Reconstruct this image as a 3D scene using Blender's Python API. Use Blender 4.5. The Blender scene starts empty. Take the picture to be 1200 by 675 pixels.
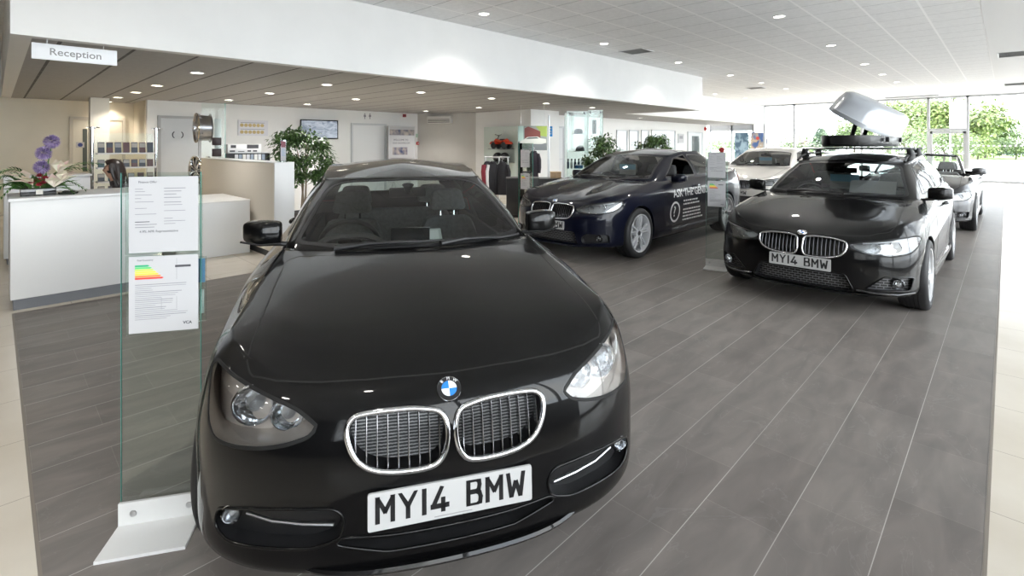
import bpy, bmesh, math, random
import numpy as np
from mathutils import Vector, Matrix, Euler
from mathutils.bvhtree import BVHTree
from mathutils.geometry import tessellate_polygon

random.seed(7)
SC = bpy.context.scene
COL = SC.collection
PI = math.pi

# ------------------------------------------------------------------ camera
CAM_H = 1.54
FPX = 593.0
YAW = math.atan(580.0 / 593.0)      # room's long axis vanishes right of the middle
HOR = 169.0
CA, SA = math.cos(YAW), math.sin(YAW)


def rd2w(r, d):
    return (r * CA - d * SA, r * SA + d * CA)


def gp(u, v, z=0.0):
    """floor-plan point seen at pixel (u,v) for a known height z"""
    d = FPX * (CAM_H - z) / (v - HOR)
    r = (u - 600.0) * d / FPX
    return rd2w(r, d)


def at_x(u, X):
    """depth and Y of the vertical plane X=const at pixel column u"""
    k = (u - 600.0) / FPX
    d = X / (k * CA - SA)
    return d, (k * SA + CA) * d


def at_y(u, Y):
    k = (u - 600.0) / FPX
    d = Y / (k * SA + CA)
    return d, (k * CA - SA) * d


def zz(v, d):
    return CAM_H - (v - HOR) * d / FPX


cam_d = bpy.data.cameras.new('camera')
cam_d.sensor_fit = 'HORIZONTAL'
cam_d.sensor_width = 36.0
cam_d.lens = FPX / 1200.0 * 36.0
cam_d.shift_y = -(337.5 - HOR) / 1200.0
cam_d.clip_start = 0.05
cam_d.clip_end = 400
cam = bpy.data.objects.new('camera', cam_d)
COL.objects.link(cam)
cam.location = (0, 0, CAM_H)
cam.rotation_euler = (PI / 2, 0, YAW)
SC.camera = cam


# ------------------------------------------------------------------ tagging
def tag(o, label=None, cat=None, group=None, kind=None):
    if label:
        o['label'] = label
    if cat:
        o['category'] = cat
    if group:
        o['group'] = group
    if kind:
        o['kind'] = kind
    return o


def empty(name, loc=(0, 0, 0), rz=0.0, label=None, cat=None, group=None):
    o = bpy.data.objects.new(name, None)
    o.empty_display_size = 0.1
    COL.objects.link(o)
    o.location = loc
    o.rotation_euler = (0, 0, rz)
    tag(o, label, cat, group)
    return o


def copy_tree(o, parent=None):
    c = o.copy()
    COL.objects.link(c)
    if parent:
        c.parent = parent
    for ch in list(o.children):
        copy_tree(ch, c)
    return c


# ------------------------------------------------------------------ materials
MATS = {}


def mat(name, col=(.8, .8, .8), rough=.5, metal=0.0, coat=0.0, spec=.5, emit=None, estr=0.0,
        noise=None, bump=None, trans=0.0, ior=1.45, coat_rough=.03, alpha=1.0, coat_ior=1.45):
    if name in MATS:
        return MATS[name]
    m = bpy.data.materials.new(name)
    m.use_nodes = True
    nt = m.node_tree
    b = nt.nodes['Principled BSDF']
    b.inputs['Base Color'].default_value = (*col, 1)
    b.inputs['Roughness'].default_value = rough
    b.inputs['Metallic'].default_value = metal
    b.inputs['Coat Weight'].default_value = coat
    b.inputs['Coat Roughness'].default_value = coat_rough
    b.inputs['Coat IOR'].default_value = coat_ior
    b.inputs['Specular IOR Level'].default_value = spec
    b.inputs['IOR'].default_value = ior
    b.inputs['Transmission Weight'].default_value = trans
    b.inputs['Alpha'].default_value = alpha
    if emit:
        b.inputs['Emission Color'].default_value = (*emit, 1)
        b.inputs['Emission Strength'].default_value = estr
    if noise or bump:
        tc = nt.nodes.new('ShaderNodeTexCoord')
        n = nt.nodes.new('ShaderNodeTexNoise')
        n.inputs['Scale'].default_value = (noise or bump)[0]
        n.inputs['Detail'].default_value = 5
        nt.links.new(tc.outputs['Object'], n.inputs['Vector'])
        if noise:
            r = nt.nodes.new('ShaderNodeValToRGB')
            k = noise[1]
            r.color_ramp.elements[0].position = .3
            r.color_ramp.elements[1].position = .7
            r.color_ramp.elements[0].color = (*[c * (1 - k) for c in col], 1)
            r.color_ramp.elements[1].color = (*[min(1, c * (1 + k)) for c in col], 1)
            nt.links.new(n.outputs['Fac'], r.inputs['Fac'])
            nt.links.new(r.outputs['Color'], b.inputs['Base Color'])
        if bump:
            bp = nt.nodes.new('ShaderNodeBump')
            bp.inputs['Strength'].default_value = bump[1]
            bp.inputs['Distance'].default_value = .01
            nt.links.new(n.outputs['Fac'], bp.inputs['Height'])
            nt.links.new(bp.outputs['Normal'], b.inputs['Normal'])
    MATS[name] = m
    return m


def glass(name, tint=(1, 1, 1), refl=1.0, rough=0.0, ior=1.5):
    """thin clear pane: tinted see-through plus a Fresnel mirror"""
    if name in MATS:
        return MATS[name]
    m = bpy.data.materials.new(name)
    m.use_nodes = True
    nt = m.node_tree
    nt.nodes.clear()
    out = nt.nodes.new('ShaderNodeOutputMaterial')
    t = nt.nodes.new('ShaderNodeBsdfTransparent')
    t.inputs['Color'].default_value = (*tint, 1)
    g = nt.nodes.new('ShaderNodeBsdfGlossy')
    g.inputs['Roughness'].default_value = rough
    g.inputs['Color'].default_value = (1, 1, 1, 1)
    f = nt.nodes.new('ShaderNodeFresnel')
    f.inputs['IOR'].default_value = ior
    ml = nt.nodes.new('ShaderNodeMath')
    ml.operation = 'MULTIPLY'
    ml.inputs[1].default_value = refl
    ml.use_clamp = True
    mx = nt.nodes.new('ShaderNodeMixShader')
    nt.links.new(f.outputs[0], ml.inputs[0])
    nt.links.new(ml.outputs[0], mx.inputs[0])
    nt.links.new(t.outputs[0], mx.inputs[1])
    nt.links.new(g.outputs[0], mx.inputs[2])
    nt.links.new(mx.outputs[0], out.inputs['Surface'])
    MATS[name] = m
    return m


# ------------------------------------------------------------------ mesh builder
class MB:
    def __init__(s):
        s.v = []
        s.f = []

    def add(s, verts, faces, M=None):
        o = len(s.v)
        for p in verts:
            p = Vector(p)
            s.v.append(M @ p if M else p)
        s.f += [tuple(o + i for i in f) for f in faces]
        return s

    def box(s, x0, x1, y0, y1, z0, z1, M=None):
        v = [(x, y, z) for z in (z0, z1) for y in (y0, y1) for x in (x0, x1)]
        f = [(0, 2, 3, 1), (4, 5, 7, 6), (0, 1, 5, 4), (2, 6, 7, 3), (0, 4, 6, 2), (1, 3, 7, 5)]
        return s.add(v, f, M)

    def rbox(s, x0, x1, y0, y1, z0, z1, r=.005, seg=2, M=None):
        bm = bmesh.new()
        bmesh.ops.create_cube(bm, size=1)
        for v in bm.verts:
            v.co = Vector(((x0 + x1) / 2 + v.co.x * (x1 - x0), (y0 + y1) / 2 + v.co.y * (y1 - y0),
                           (z0 + z1) / 2 + v.co.z * (z1 - z0)))
        r = min(r, .49 * min(x1 - x0, y1 - y0, z1 - z0))
        bmesh.ops.bevel(bm, geom=list(bm.edges), offset=r, segments=seg, profile=.5, affect='EDGES')
        return s.frombm(bm, M)

    def frombm(s, bm, M=None, free=True):
        bm.verts.index_update()
        s.add([v.co.copy() for v in bm.verts], [tuple(v.index for v in f.verts) for f in bm.faces], M)
        if free:
            bm.free()
        return s

    def tube(s, pts, r, n=8, closed=False, caps=True, M=None, flat=1.0, up=None):
        pts = [Vector(p) for p in pts]
        N = len(pts)
        rs = r if isinstance(r, (list, tuple)) else [r] * N
        rings = []
        prev = None
        for i, p in enumerate(pts):
            a = pts[(i - 1) % N] if (closed or i > 0) else pts[i]
            b = pts[(i + 1) % N] if (closed or i < N - 1) else pts[i]
            t = (b - a)
            if t.length < 1e-9:
                t = Vector((0, 0, 1))
            t.normalize()
            if up is not None:
                u = Vector(up)
            elif prev is None:
                u = Vector((0, 0, 1)) if abs(t.z) < .9 else Vector((1, 0, 0))
            else:
                u = prev
            u = u - t * u.dot(t)
            if u.length < 1e-6:
                u = Vector((1, 0, 0)) - t * t.x
            u.normalize()
            prev = u
            w = t.cross(u)
            rings.append([p + (u * math.cos(2 * PI * k / n) * flat + w * math.sin(2 * PI * k / n)) * rs[i] for k in range(n)])
        verts = [q for rg in rings for q in rg]
        faces = []
        M2 = N if closed else N - 1
        for i in range(M2):
            j = (i + 1) % N
            for k in range(n):
                l = (k + 1) % n
                faces.append((i * n + k, i * n + l, j * n + l, j * n + k))
        if caps and not closed:
            faces.append(tuple(range(n - 1, -1, -1)))
            faces.append(tuple((N - 1) * n + k for k in range(n)))
        return s.add(verts, faces, M)

    def cyl(s, p0, p1, r, n=16, M=None, r1=None):
        return s.tube([p0, p1], [r, r if r1 is None else r1], n, M=M)

    def lathe(s, prof, n=32, M=None, closed=False, axis='z'):
        """prof: list of (radius, height)"""
        verts = []
        for (r, h) in prof:
            for k in range(n):
                a = 2 * PI * k / n
                if axis == 'z':
                    verts.append((r * math.cos(a), r * math.sin(a), h))
                elif axis == 'y':
                    verts.append((r * math.cos(a), h, r * math.sin(a)))
                else:
                    verts.append((h, r * math.cos(a), r * math.sin(a)))
        faces = []
        P = len(prof)
        for i in range(P if closed else P - 1):
            j = (i + 1) % P
            for k in range(n):
                l = (k + 1) % n
                faces.append((i * n + k, i * n + l, j * n + l, j * n + k))
        return s.add(verts, faces, M)

    def prism(s, poly, h0, h1, axis='z', M=None):
        """extrude a 2-D polygon; axis z: (x,y); axis x: (y,z); axis y: (x,z)"""
        def P(p, h):
            return {'z': (p[0], p[1], h), 'x': (h, p[0], p[1]), 'y': (p[0], h, p[1])}[axis]
        n = len(poly)
        v = [P(p, h0) for p in poly] + [P(p, h1) for p in poly]
        tris = tessellate_polygon([[Vector((p[0], p[1], 0)) for p in poly]])
        f = [tuple(t) for t in tris] + [tuple(i + n for i in reversed(t)) for t in tris]
        f += [(i, (i + 1) % n, n + (i + 1) % n, n + i) for i in range(n)]
        return s.add(v, f, M)

    def sphere(s, c, r, seg=16, rings=10, M=None):
        c = Vector(c)
        rr = r if isinstance(r, (tuple, list)) else (r, r, r)
        bm = bmesh.new()
        bmesh.ops.create_uvsphere(bm, u_segments=seg, v_segments=rings, radius=1)
        for v in bm.verts:
            v.co = Vector((c.x + v.co.x * rr[0], c.y + v.co.y * rr[1], c.z + v.co.z * rr[2]))
        return s.frombm(bm, M)

    def grid(s, P, M=None):
        """P[i][j] points"""
        ni, nj = len(P), len(P[0])
        return s.add([p for row in P for p in row],
                     [(i * nj + j, (i + 1) * nj + j, (i + 1) * nj + j + 1, i * nj + j + 1)
                      for i in range(ni - 1) for j in range(nj - 1)], M)

    def build(s, name, m, parent=None, smooth=35, sub=0, fix=True, shift=None):
        me = bpy.data.meshes.new(name)
        vs = s.v if shift is None else [p + Vector(shift) for p in s.v]
        me.from_pydata([tuple(p) for p in vs], [], s.f)
        if fix:
            bm = bmesh.new()
            bm.from_mesh(me)
            bmesh.ops.recalc_face_normals(bm, faces=bm.faces)
            bm.to_mesh(me)
            bm.free()
        if smooth:
            me.polygons.foreach_set('use_smooth', [True] * len(me.polygons))
            me.set_sharp_from_angle(angle=math.radians(smooth))
        ms = m if isinstance(m, (list, tuple)) else [m]
        for q in ms:
            me.materials.append(q)
        o = bpy.data.objects.new(name, me)
        COL.objects.link(o)
        if parent:
            o.parent = parent
        if sub:
            md = o.modifiers.new('sub', 'SUBSURF')
            md.levels = md.render_levels = sub
        return o


def text_mb(txt, size, M, depth=.001, align='CENTER', sx=1.0, offset=0.0, res=3):
    """real letters (built-in face) in the local XY plane, turned by M"""
    cu = bpy.data.curves.new('t', 'FONT')
    cu.body = txt
    cu.size = size
    cu.align_x = align
    cu.align_y = 'CENTER'
    cu.extrude = depth / 2
    cu.offset = offset
    cu.resolution_u = res
    o = bpy.data.objects.new('t', cu)
    COL.objects.link(o)
    dg = bpy.context.evaluated_depsgraph_get()
    dg.update()
    me = bpy.data.meshes.new_from_object(o.evaluated_get(dg))
    mb = MB()
    mb.add([Vector((v.co.x * sx, v.co.y, v.co.z)) for v in me.vertices], [tuple(p.vertices) for p in me.polygons], M)
    bpy.data.objects.remove(o)
    bpy.data.curves.remove(cu)
    bpy.data.meshes.remove(me)
    return mb


def frame(o, xa, ya):
    """matrix with origin o and axes xa (right), ya (up)"""
    xa = Vector(xa).normalized()
    ya = Vector(ya)
    ya = (ya - xa * ya.dot(xa)).normalized()
    za = xa.cross(ya)
    M = Matrix.Identity(4)
    for i in range(3):
        M[i][0], M[i][1], M[i][2], M[i][3] = xa[i], ya[i], za[i], Vector(o)[i]
    return M


def struct(mb, name, m, smooth=0):
    o = mb.build(name, m, None, smooth=smooth)
    o['kind'] = 'structure'
    return o


def lerp(a, b, t):
    return a + (b - a) * t


def interp(keys, x):
    """monotone cubic through sorted (x, value) pairs"""
    xs = [k[0] for k in keys]
    ys = [k[1] for k in keys]
    n = len(xs)
    if x <= xs[0]:
        return ys[0]
    if x >= xs[-1]:
        return ys[-1]
    h = [xs[i + 1] - xs[i] for i in range(n - 1)]
    dl = [(ys[i + 1] - ys[i]) / h[i] for i in range(n - 1)]
    m = [0.0] * n
    m[0], m[-1] = dl[0], dl[-1]
    for i in range(1, n - 1):
        if dl[i - 1] * dl[i] <= 0:
            m[i] = 0
        else:
            w1, w2 = 2 * h[i] + h[i - 1], h[i] + 2 * h[i - 1]
            m[i] = (w1 + w2) / (w1 / dl[i - 1] + w2 / dl[i])
    i = max(j for j in range(n - 1) if xs[j] <= x)
    t = (x - xs[i]) / h[i]
    return ((2 * t ** 3 - 3 * t ** 2 + 1) * ys[i] + (t ** 3 - 2 * t ** 2 + t) * h[i] * m[i]
            + (-2 * t ** 3 + 3 * t ** 2) * ys[i + 1] + (t ** 3 - t ** 2) * h[i] * m[i + 1])
# ================================================================== CAR BODY
NC = 23          # columns of the wrap-around half: 0 nose centre ... 22 tail centre


def col_keys(keys):
    return [interp(keys, c) for c in range(NC)]


def coons(c0, c1, d0, d1):
    """c0,c1: runs along j at i=0 / i=n ; d0,d1: runs along i at j=0 / j=m -> P[i][j]"""
    n, m = len(d0) - 1, len(c0) - 1
    P = [[None] * (m + 1) for _ in range(n + 1)]
    for i in range(n + 1):
        for j in range(m + 1):
            s, t = i / n, j / m
            a = (1 - s) * c0[j] + s * c1[j]
            b = (1 - t) * d0[i] + t * d1[i]
            q = ((1 - s) * (1 - t) * c0[0] + (1 - s) * t * c0[m] + s * (1 - t) * c1[0] + s * t * c1[m])
            P[i][j] = a + b - q
    return P


def V(*a):
    return np.array(a, dtype=float)


def fit_limit(verts, faces, it=4):
    """move the cage so that the subdivided surface passes through the listed points"""
    bm = bmesh.new()
    vs = [bm.verts.new(v) for v in verts]
    for f in faces:
        bm.faces.new([vs[i] for i in f])
    bm.verts.index_update()
    n = len(verts)
    E = [[] for _ in range(n)]
    F = [[] for _ in range(n)]
    bd = [False] * n
    BE = [[] for _ in range(n)]
    for v in bm.verts:
        for e in v.link_edges:
            o = e.other_vert(v).index
            E[v.index].append(o)
            if len(e.link_faces) == 1:
                bd[v.index] = True
                BE[v.index].append(o)
        for f in v.link_faces:
            if len(f.verts) == 4:
                ids = [w.index for w in f.verts]
                F[v.index].append(ids[(ids.index(v.index) + 2) % 4])
    bm.free()
    T = np.array(verts, dtype=float)
    P = T.copy()
    for _ in range(it):
        L = P.copy()
        for i in range(n):
            if bd[i]:
                if len(BE[i]) == 2:
                    L[i] = (4 * P[i] + P[BE[i][0]] + P[BE[i][1]]) / 6
                continue
            k = len(E[i])
            if len(F[i]) != k:
                continue
            L[i] = (k * k * P[i] + 4 * P[E[i]].sum(0) + P[F[i]].sum(0)) / (k * (k + 5))
        P += .85 * (T - L)
    return P


def car_cage(S):
    pl = S['plan']
    # template normals (outward, plan view)
    N = []
    for c in range(NC):
        a = pl[max(0, c - 1)]
        b = pl[min(NC - 1, c + 1)]
        t = V(b[0] - a[0], b[1] - a[1])
        t /= np.linalg.norm(t)
        N.append(V(-t[1], t[0]))
    N[0] = V(-1, 0)
    N[-1] = V(1, 0)
    rows = []
    for R in S['rows']:
        off, zz_ = col_keys(R['off']), col_keys(R['z'])
        row = []
        for c in range(NC):
            p = V(*pl[c]) - N[c] * off[c]
            if c in (0, NC - 1):
                p[1] = 0
            row.append(V(p[0], max(p[1], 0.0), zz_[c]))
        rows.append(row)
    verts, faces = [], []

    def grid(P):
        o = len(verts)
        ni, nj = len(P), len(P[0])
        for r in P:
            verts.extend(r)
        for i in range(ni - 1):
            for j in range(nj - 1):
                faces.append((o + i * nj + j, o + i * nj + j + 1, o + (i + 1) * nj + j + 1, o + (i + 1) * nj + j))
    grid(rows)
    sh = rows[-1]
    cp = S['cp']
    # hood
    cw = S['cowl']
    A = sh[10]
    cowl = [V(lerp(cw[0], A[0], (i / 5) ** cw[2]), A[1] * i / 5, lerp(cw[1], A[2], (i / 5) ** 2.2)) for i in range(6)]
    hx = [sh[0][0], *[lerp(sh[0][0], cw[0], t) for t in (.12, .32, .56, .8)], cw[0]]
    hc = [V(x, 0, interp(S['hoodz'] + [(cw[0], cw[1])], x)) for x in hx]
    hc[0] = sh[0]
    hood = coons(hc, sh[5:11], sh[0:6], cowl)
    for (i, amp) in S.get('hoodline', []):
        for j in range(1, 5):
            hood[i][j] = hood[i][j] + V(0, 0, amp * math.sin(PI * j / 5) ** .6)
    grid(hood)
    # deck (booted cars)
    if S.get('deck'):
        dk = S['deck']
        B = sh[cp]
        dfr = [V(lerp(dk[0], B[0], (i / 5) ** 2), B[1] * i / 5, lerp(dk[1], B[2], (i / 5) ** 2)) for i in range(6)]
        rear = [sh[22 - i] for i in range(6)]
        m = 17 - cp
        dc = [V(lerp(dk[0], sh[22][0], j / m), 0, lerp(dk[1], sh[22][2], j / m) + .02 * math.sin(PI * j / m)) for j in range(m + 1)]
        grid(coons(dc, sh[cp:18], dfr, rear))
        rb = dfr[::-1]
    else:
        rb = sh[cp:23]
    base = cowl + list(sh[11:cp]) + rb
    # roof edge
    rf, rc, qc, qr = S['rf'], S['rc'], S['qc'], S['qr']
    edge = [V(lerp(rf[0], rc[0], (i / 5) ** 2), rc[1] * i / 5, lerp(rf[1], rc[2], (i / 5) ** 2)) for i in range(6)]
    ns = cp - 10
    xs0 = [base[5 + k][0] for k in range(ns + 1)]
    for k in range(1, ns):
        t = (xs0[k] - xs0[0]) / (xs0[-1] - xs0[0])
        x = lerp(rc[0], qc[0], t)
        tt = (x - rc[0]) / (qc[0] - rc[0])
        edge.append(V(x, interp(S['raily'], tt), interp(S['railz'], tt)))
    edge += [V(lerp(qr[0], qc[0], (i / 5) ** 2), qc[1] * i / 5, lerp(qr[1], qc[2], (i / 5) ** 2)) for i in (5, 4, 3, 2, 1, 0)]
    G = len(base)
    if not S.get('open'):
        out = []
        for g in range(G):
            h = V(*(edge[g] - base[g])[:2])
            h /= max(1e-6, np.linalg.norm(h))
            if g == 0:
                h = V(1, 0)
            if g == G - 1:
                h = V(-1, 0)
            out.append(h)
        B = []
        for g in range(G):
            side = 5 < g < 5 + ns
            fr = g <= 5
            led = .03 if side else (.055 if fr else .03)
            lz = .018 if side else (.012 if fr else .012)
            B.append(base[g] + V(out[g][0] * led, out[g][1] * led, lz))
        bz = S.get('bulge', (.03, .035, .03))
        gr = [base, B]
        for t in (.28, .58, .84):
            row = []
            for g in range(G):
                a = bz[0] if g < 5 else (bz[1] if g <= 5 + ns else bz[2])
                row.append(B[g] * (1 - t) + edge[g] * t - V(out[g][0], out[g][1], -.35) * a * math.sin(PI * t) ** .9)
            gr.append(row)
        gr.append(edge)
        grid(gr)
        xr = [edge[0][0]] + [lerp(edge[0][0], edge[-1][0], (edge[5 + k][0] - edge[5][0]) / (edge[5 + ns][0] - edge[5][0])) for k in range(1, ns)] + [edge[-1][0]]
        rcn = [V(x, 0, interp(S['roofz'], x)) for x in xr]
        rcn[0], rcn[-1] = edge[0], edge[-1]
        grid(coons(rcn, edge[5:6 + ns], edge[0:6], edge[::-1][0:6]))
    # mirror + weld
    nv = len(verts)
    allv = [tuple(v) for v in verts] + [(v[0], -v[1], v[2]) for v in verts]
    allf = list(faces) + [tuple(nv + i for i in reversed(f)) for f in faces]
    key, idx, mp = {}, [], []
    for v in allv:
        k = (round(v[0], 4), round(v[1], 4) + 0.0, round(v[2], 4))
        if k not in key:
            key[k] = len(idx)
            idx.append(v)
        mp.append(key[k])
    nf, seen = [], set()
    for f in allf:
        q = tuple(mp[i] for i in f)
        if len(set(q)) < 3:
            continue
        w = []
        for i in q:
            if i not in w:
                w.append(i)
        ks = frozenset(w)
        if ks in seen:
            continue
        seen.add(ks)
        nf.append(tuple(w))
    return idx, nf


class Shell:
    """smooth body surface that panels, panes and lamps are cut from"""

    def __init__(s, S, level):
        verts, faces = car_cage(S)
        P = fit_limit(verts, faces)
        me = bpy.data.meshes.new('shell')
        me.from_pydata([tuple(p) for p in P], [], faces)
        o = bpy.data.objects.new('shell', me)
        COL.objects.link(o)
        md = o.modifiers.new('s', 'SUBSURF')
        md.levels = level
        md.boundary_smooth = 'ALL'
        dg = bpy.context.evaluated_depsgraph_get()
        dg.update()
        m2 = bpy.data.meshes.new_from_object(o.evaluated_get(dg))
        bpy.data.objects.remove(o)
        s.bm = bmesh.new()
        s.bm.from_mesh(m2)
        bmesh.ops.recalc_face_normals(s.bm, faces=s.bm.faces)
        s.bm.faces.ensure_lookup_table()
        # outward check: roof/hood must look up
        top = max(s.bm.faces, key=lambda f: f.calc_center_median().z)
        if top.normal.z < 0:
            bmesh.ops.reverse_faces(s.bm, faces=s.bm.faces)
        s.bm.normal_update()
        ref = s.bm.copy()
        ref.normal_update()
        s.rv = [v.co.copy() for v in ref.verts]
        s.rn = [v.normal.copy() for v in ref.verts]
        ref.verts.index_update()
        s.rf = [[v.index for v in f.verts] for f in ref.faces]
        s.tree = BVHTree.FromBMesh(ref)
        ref.free()
        bpy.data.meshes.remove(m2)
        s.shift = Vector((-S['L'] / 2, 0, 0))
        s.seen = []

    # -- smooth normal at the nearest point of the uncut surface
    def normal(s, p):
        loc, n, i, d = s.tree.find_nearest(p)
        if loc is None:
            return Vector((0, 0, 1))
        a = Vector((0, 0, 0))
        for k in s.rf[i]:
            w = 1.0 / ((s.rv[k] - p).length + 1e-5) ** 2
            a += s.rn[k] * w
        return a.normalized()

    def hit(s, q, ax):
        """project a 2-D point along an axis: front (y,z) ; side+/side- (x,z) ; top (x,y) ; rear (y,z)"""
        if ax == 'front':
            o, d = Vector((-2, q[0], q[1])), Vector((1, 0, 0))
        elif ax == 'rear':
            o, d = Vector((9, q[0], q[1])), Vector((-1, 0, 0))
        elif ax == 'side+':
            o, d = Vector((q[0], 3, q[1])), Vector((0, -1, 0))
        elif ax == 'side-':
            o, d = Vector((q[0], -3, q[1])), Vector((0, 1, 0))
        else:
            o, d = Vector((q[0], q[1], 4)), Vector((0, 0, -1))
        loc, n, i, dd = s.tree.ray_cast(o, d)
        return loc

    @staticmethod
    def to2(p, ax):
        if ax in ('front', 'rear'):
            return (p.y, p.z)
        if ax in ('side+', 'side-'):
            return (p.x, p.z)
        return (p.x, p.y)

    def cut(s, poly, ax, lim=None):
        """cut a 2-D outline into the shell; returns the faces inside it"""
        bm = s.bm
        x0, x1 = min(p[0] for p in poly), max(p[0] for p in poly)
        y0, y1 = min(p[1] for p in poly), max(p[1] for p in poly)

        def facing(f):
            n = f.normal
            c = f.calc_center_median()
            if lim and not lim(c):
                return False
            if ax == 'front':
                return n.x < .04
            if ax == 'rear':
                return n.x > -.04
            if ax == 'side+':
                return c.y > 0 and n.y > .02
            if ax == 'side-':
                return c.y < 0 and n.y < -.02
            return n.z > .05

        def bb(f):
            a = [s.to2(v.co, ax) for v in f.verts]
            return min(q[0] for q in a), max(q[0] for q in a), min(q[1] for q in a), max(q[1] for q in a)
        cand = []
        for f in bm.faces:
            b = bb(f)
            if b[1] < x0 - 1e-4 or b[0] > x1 + 1e-4 or b[3] < y0 - 1e-4 or b[2] > y1 + 1e-4:
                continue
            if facing(f):
                cand.append(f)
        cand = set(cand)
        n = len(poly)
        for i in range(n):
            a, b = poly[i], poly[(i + 1) % n]
            ex, ey = b[0] - a[0], b[1] - a[1]
            ln = math.hypot(ex, ey)
            if ln < 1e-6:
                continue
            nx, ny = -ey / ln, ex / ln
            sx0, sx1 = min(a[0], b[0]) - 1e-5, max(a[0], b[0]) + 1e-5
            sy0, sy1 = min(a[1], b[1]) - 1e-5, max(a[1], b[1]) + 1e-5
            sel = []
            for f in cand:
                if not f.is_valid:
                    continue
                q = bb(f)
                if q[1] < sx0 or q[0] > sx1 or q[3] < sy0 or q[2] > sy1:
                    continue
                ds = [(s.to2(v.co, ax)[0] - a[0]) * nx + (s.to2(v.co, ax)[1] - a[1]) * ny for v in f.verts]
                if min(ds) < -1e-6 and max(ds) > 1e-6:
                    sel.append(f)
            if not sel:
                continue
            if ax in ('front', 'rear'):
                co, no = Vector((0, a[0], a[1])), Vector((0, nx, ny))
            elif ax in ('side+', 'side-'):
                co, no = Vector((a[0], 0, a[1])), Vector((nx, 0, ny))
            else:
                co, no = Vector((a[0], a[1], 0)), Vector((nx, ny, 0))
            geom = set(sel)
            for f in sel:
                geom.update(f.edges)
                geom.update(f.verts)
            before = set(sel)
            res = bmesh.ops.bisect_plane(bm, geom=list(geom), dist=1e-6, plane_co=co, plane_no=no)
            for g in res['geom']:
                if isinstance(g, bmesh.types.BMFace):
                    cand.add(g)
            for g in res['geom_cut']:
                for f in g.link_faces:
                    cand.add(f)
        ins = []
        for f in cand:
            if not f.is_valid:
                continue
            c = s.to2(f.calc_center_median(), ax)
            if x0 <= c[0] <= x1 and y0 <= c[1] <= y1 and inpoly(c, poly) and facing(f):
                ins.append(f)
        return ins

    def loops(s, faces):
        """ordered boundary loops (positions) of a face set"""
        fs = set(faces)
        nxt = {}
        for f in faces:
            for l in f.loops:
                e = l.edge
                if sum(1 for g in e.link_faces if g in fs) == 1:
                    nxt.setdefault(l.vert.index, []).append((l.vert, l.link_loop_next.vert))
        used, out = set(), []
        for f in faces:
            for l in f.loops:
                pass
        ed = {}
        for lst in nxt.values():
            for a, b in lst:
                ed.setdefault(a, []).append(b)
        while ed:
            a = next(iter(ed))
            lp = [a]
            b = ed[a].pop()
            if not ed[a]:
                del ed[a]
            while b is not a and b in ed:
                lp.append(b)
                c = ed[b].pop()
                if not ed[b]:
                    del ed[b]
                b = c
            out.append([v.co.copy() for v in lp])
        out.sort(key=len, reverse=True)
        return out

    def take(s, faces, push=None):
        """copy faces out as vertex / face lists and delete them from the shell"""
        vi, vs, fs = {}, [], []
        for f in faces:
            q = []
            for v in f.verts:
                if v not in vi:
                    vi[v] = len(vs)
                    vs.append(v.co.copy())
                q.append(vi[v])
            fs.append(q)
        bmesh.ops.delete(s.bm, geom=list(faces), context='FACES')
        return vs, fs

    def make(s, name, vs, fs, m, parent, normals=True, off=0.0):
        """mesh object that keeps the smooth normals of the uncut surface"""
        if off:
            vs = [p + s.normal(p) * off for p in vs]
        me = bpy.data.meshes.new(name)
        me.from_pydata([tuple(p + s.shift) for p in vs], [], fs)
        me.polygons.foreach_set('use_smooth', [True] * len(me.polygons))
        if normals:
            me.normals_split_custom_set_from_vertices([tuple(s.normal(p)) for p in vs])
        me.materials.append(m)
        o = bpy.data.objects.new(name, me)
        COL.objects.link(o)
        o.parent = parent
        return o

    def finish(s, name, m, parent):
        bm = s.bm
        loose = [v for v in bm.verts if not v.link_faces]
        bmesh.ops.delete(bm, geom=loose, context='VERTS')
        bm.verts.index_update()
        vs = [v.co.copy() for v in bm.verts]
        fs = [[v.index for v in f.verts] for f in bm.faces]
        bm.free()
        return s.make(name, vs, fs, m, parent)

    # -- thin dark line lying on the surface (panel gaps, rubber strips)
    def strip(s, pts, ax, w=.005, off=.0012, closed=False, step=.03, lim=None):
        dense = []
        n = len(pts)
        for i in range(n if closed else n - 1):
            a, b = pts[i], pts[(i + 1) % n]
            k = max(1, int(math.hypot(b[0] - a[0], b[1] - a[1]) / step))
            for j in range(k):
                dense.append((lerp(a[0], b[0], j / k), lerp(a[1], b[1], j / k)))
        if not closed:
            dense.append(pts[-1])
        P = [s.hit(q, ax) for q in dense]
        P = [p for p in P if p is not None and (lim is None or lim(p))]
        return s.ribbon(P, w, off, closed)

    def ribbon(s, P, w, off=.0012, closed=False):
        mb = MB()
        n = len(P)
        if n < 2:
            return mb
        A = []
        for i, p in enumerate(P):
            a = P[(i - 1) % n] if (closed or i) else p
            b = P[(i + 1) % n] if (closed or i < n - 1) else p
            t = (b - a).normalized()
            nn = s.normal(p)
            q = t.cross(nn).normalized()
            A.append([p + q * w / 2 + nn * off * .2, p + q * w / 2 * .7 + nn * off, p - q * w / 2 * .7 + nn * off, p - q * w / 2 + nn * off * .2])
        if closed:
            A.append(A[0])
        mb.grid(A)
        return mb


def inpoly(p, poly):
    x, y = p
    r = False
    j = len(poly) - 1
    for i in range(len(poly)):
        xi, yi = poly[i]
        xj, yj = poly[j]
        if (yi > y) != (yj > y) and x < (xj - xi) * (y - yi) / (yj - yi) + xi:
            r = not r
        j = i
    return r


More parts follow.
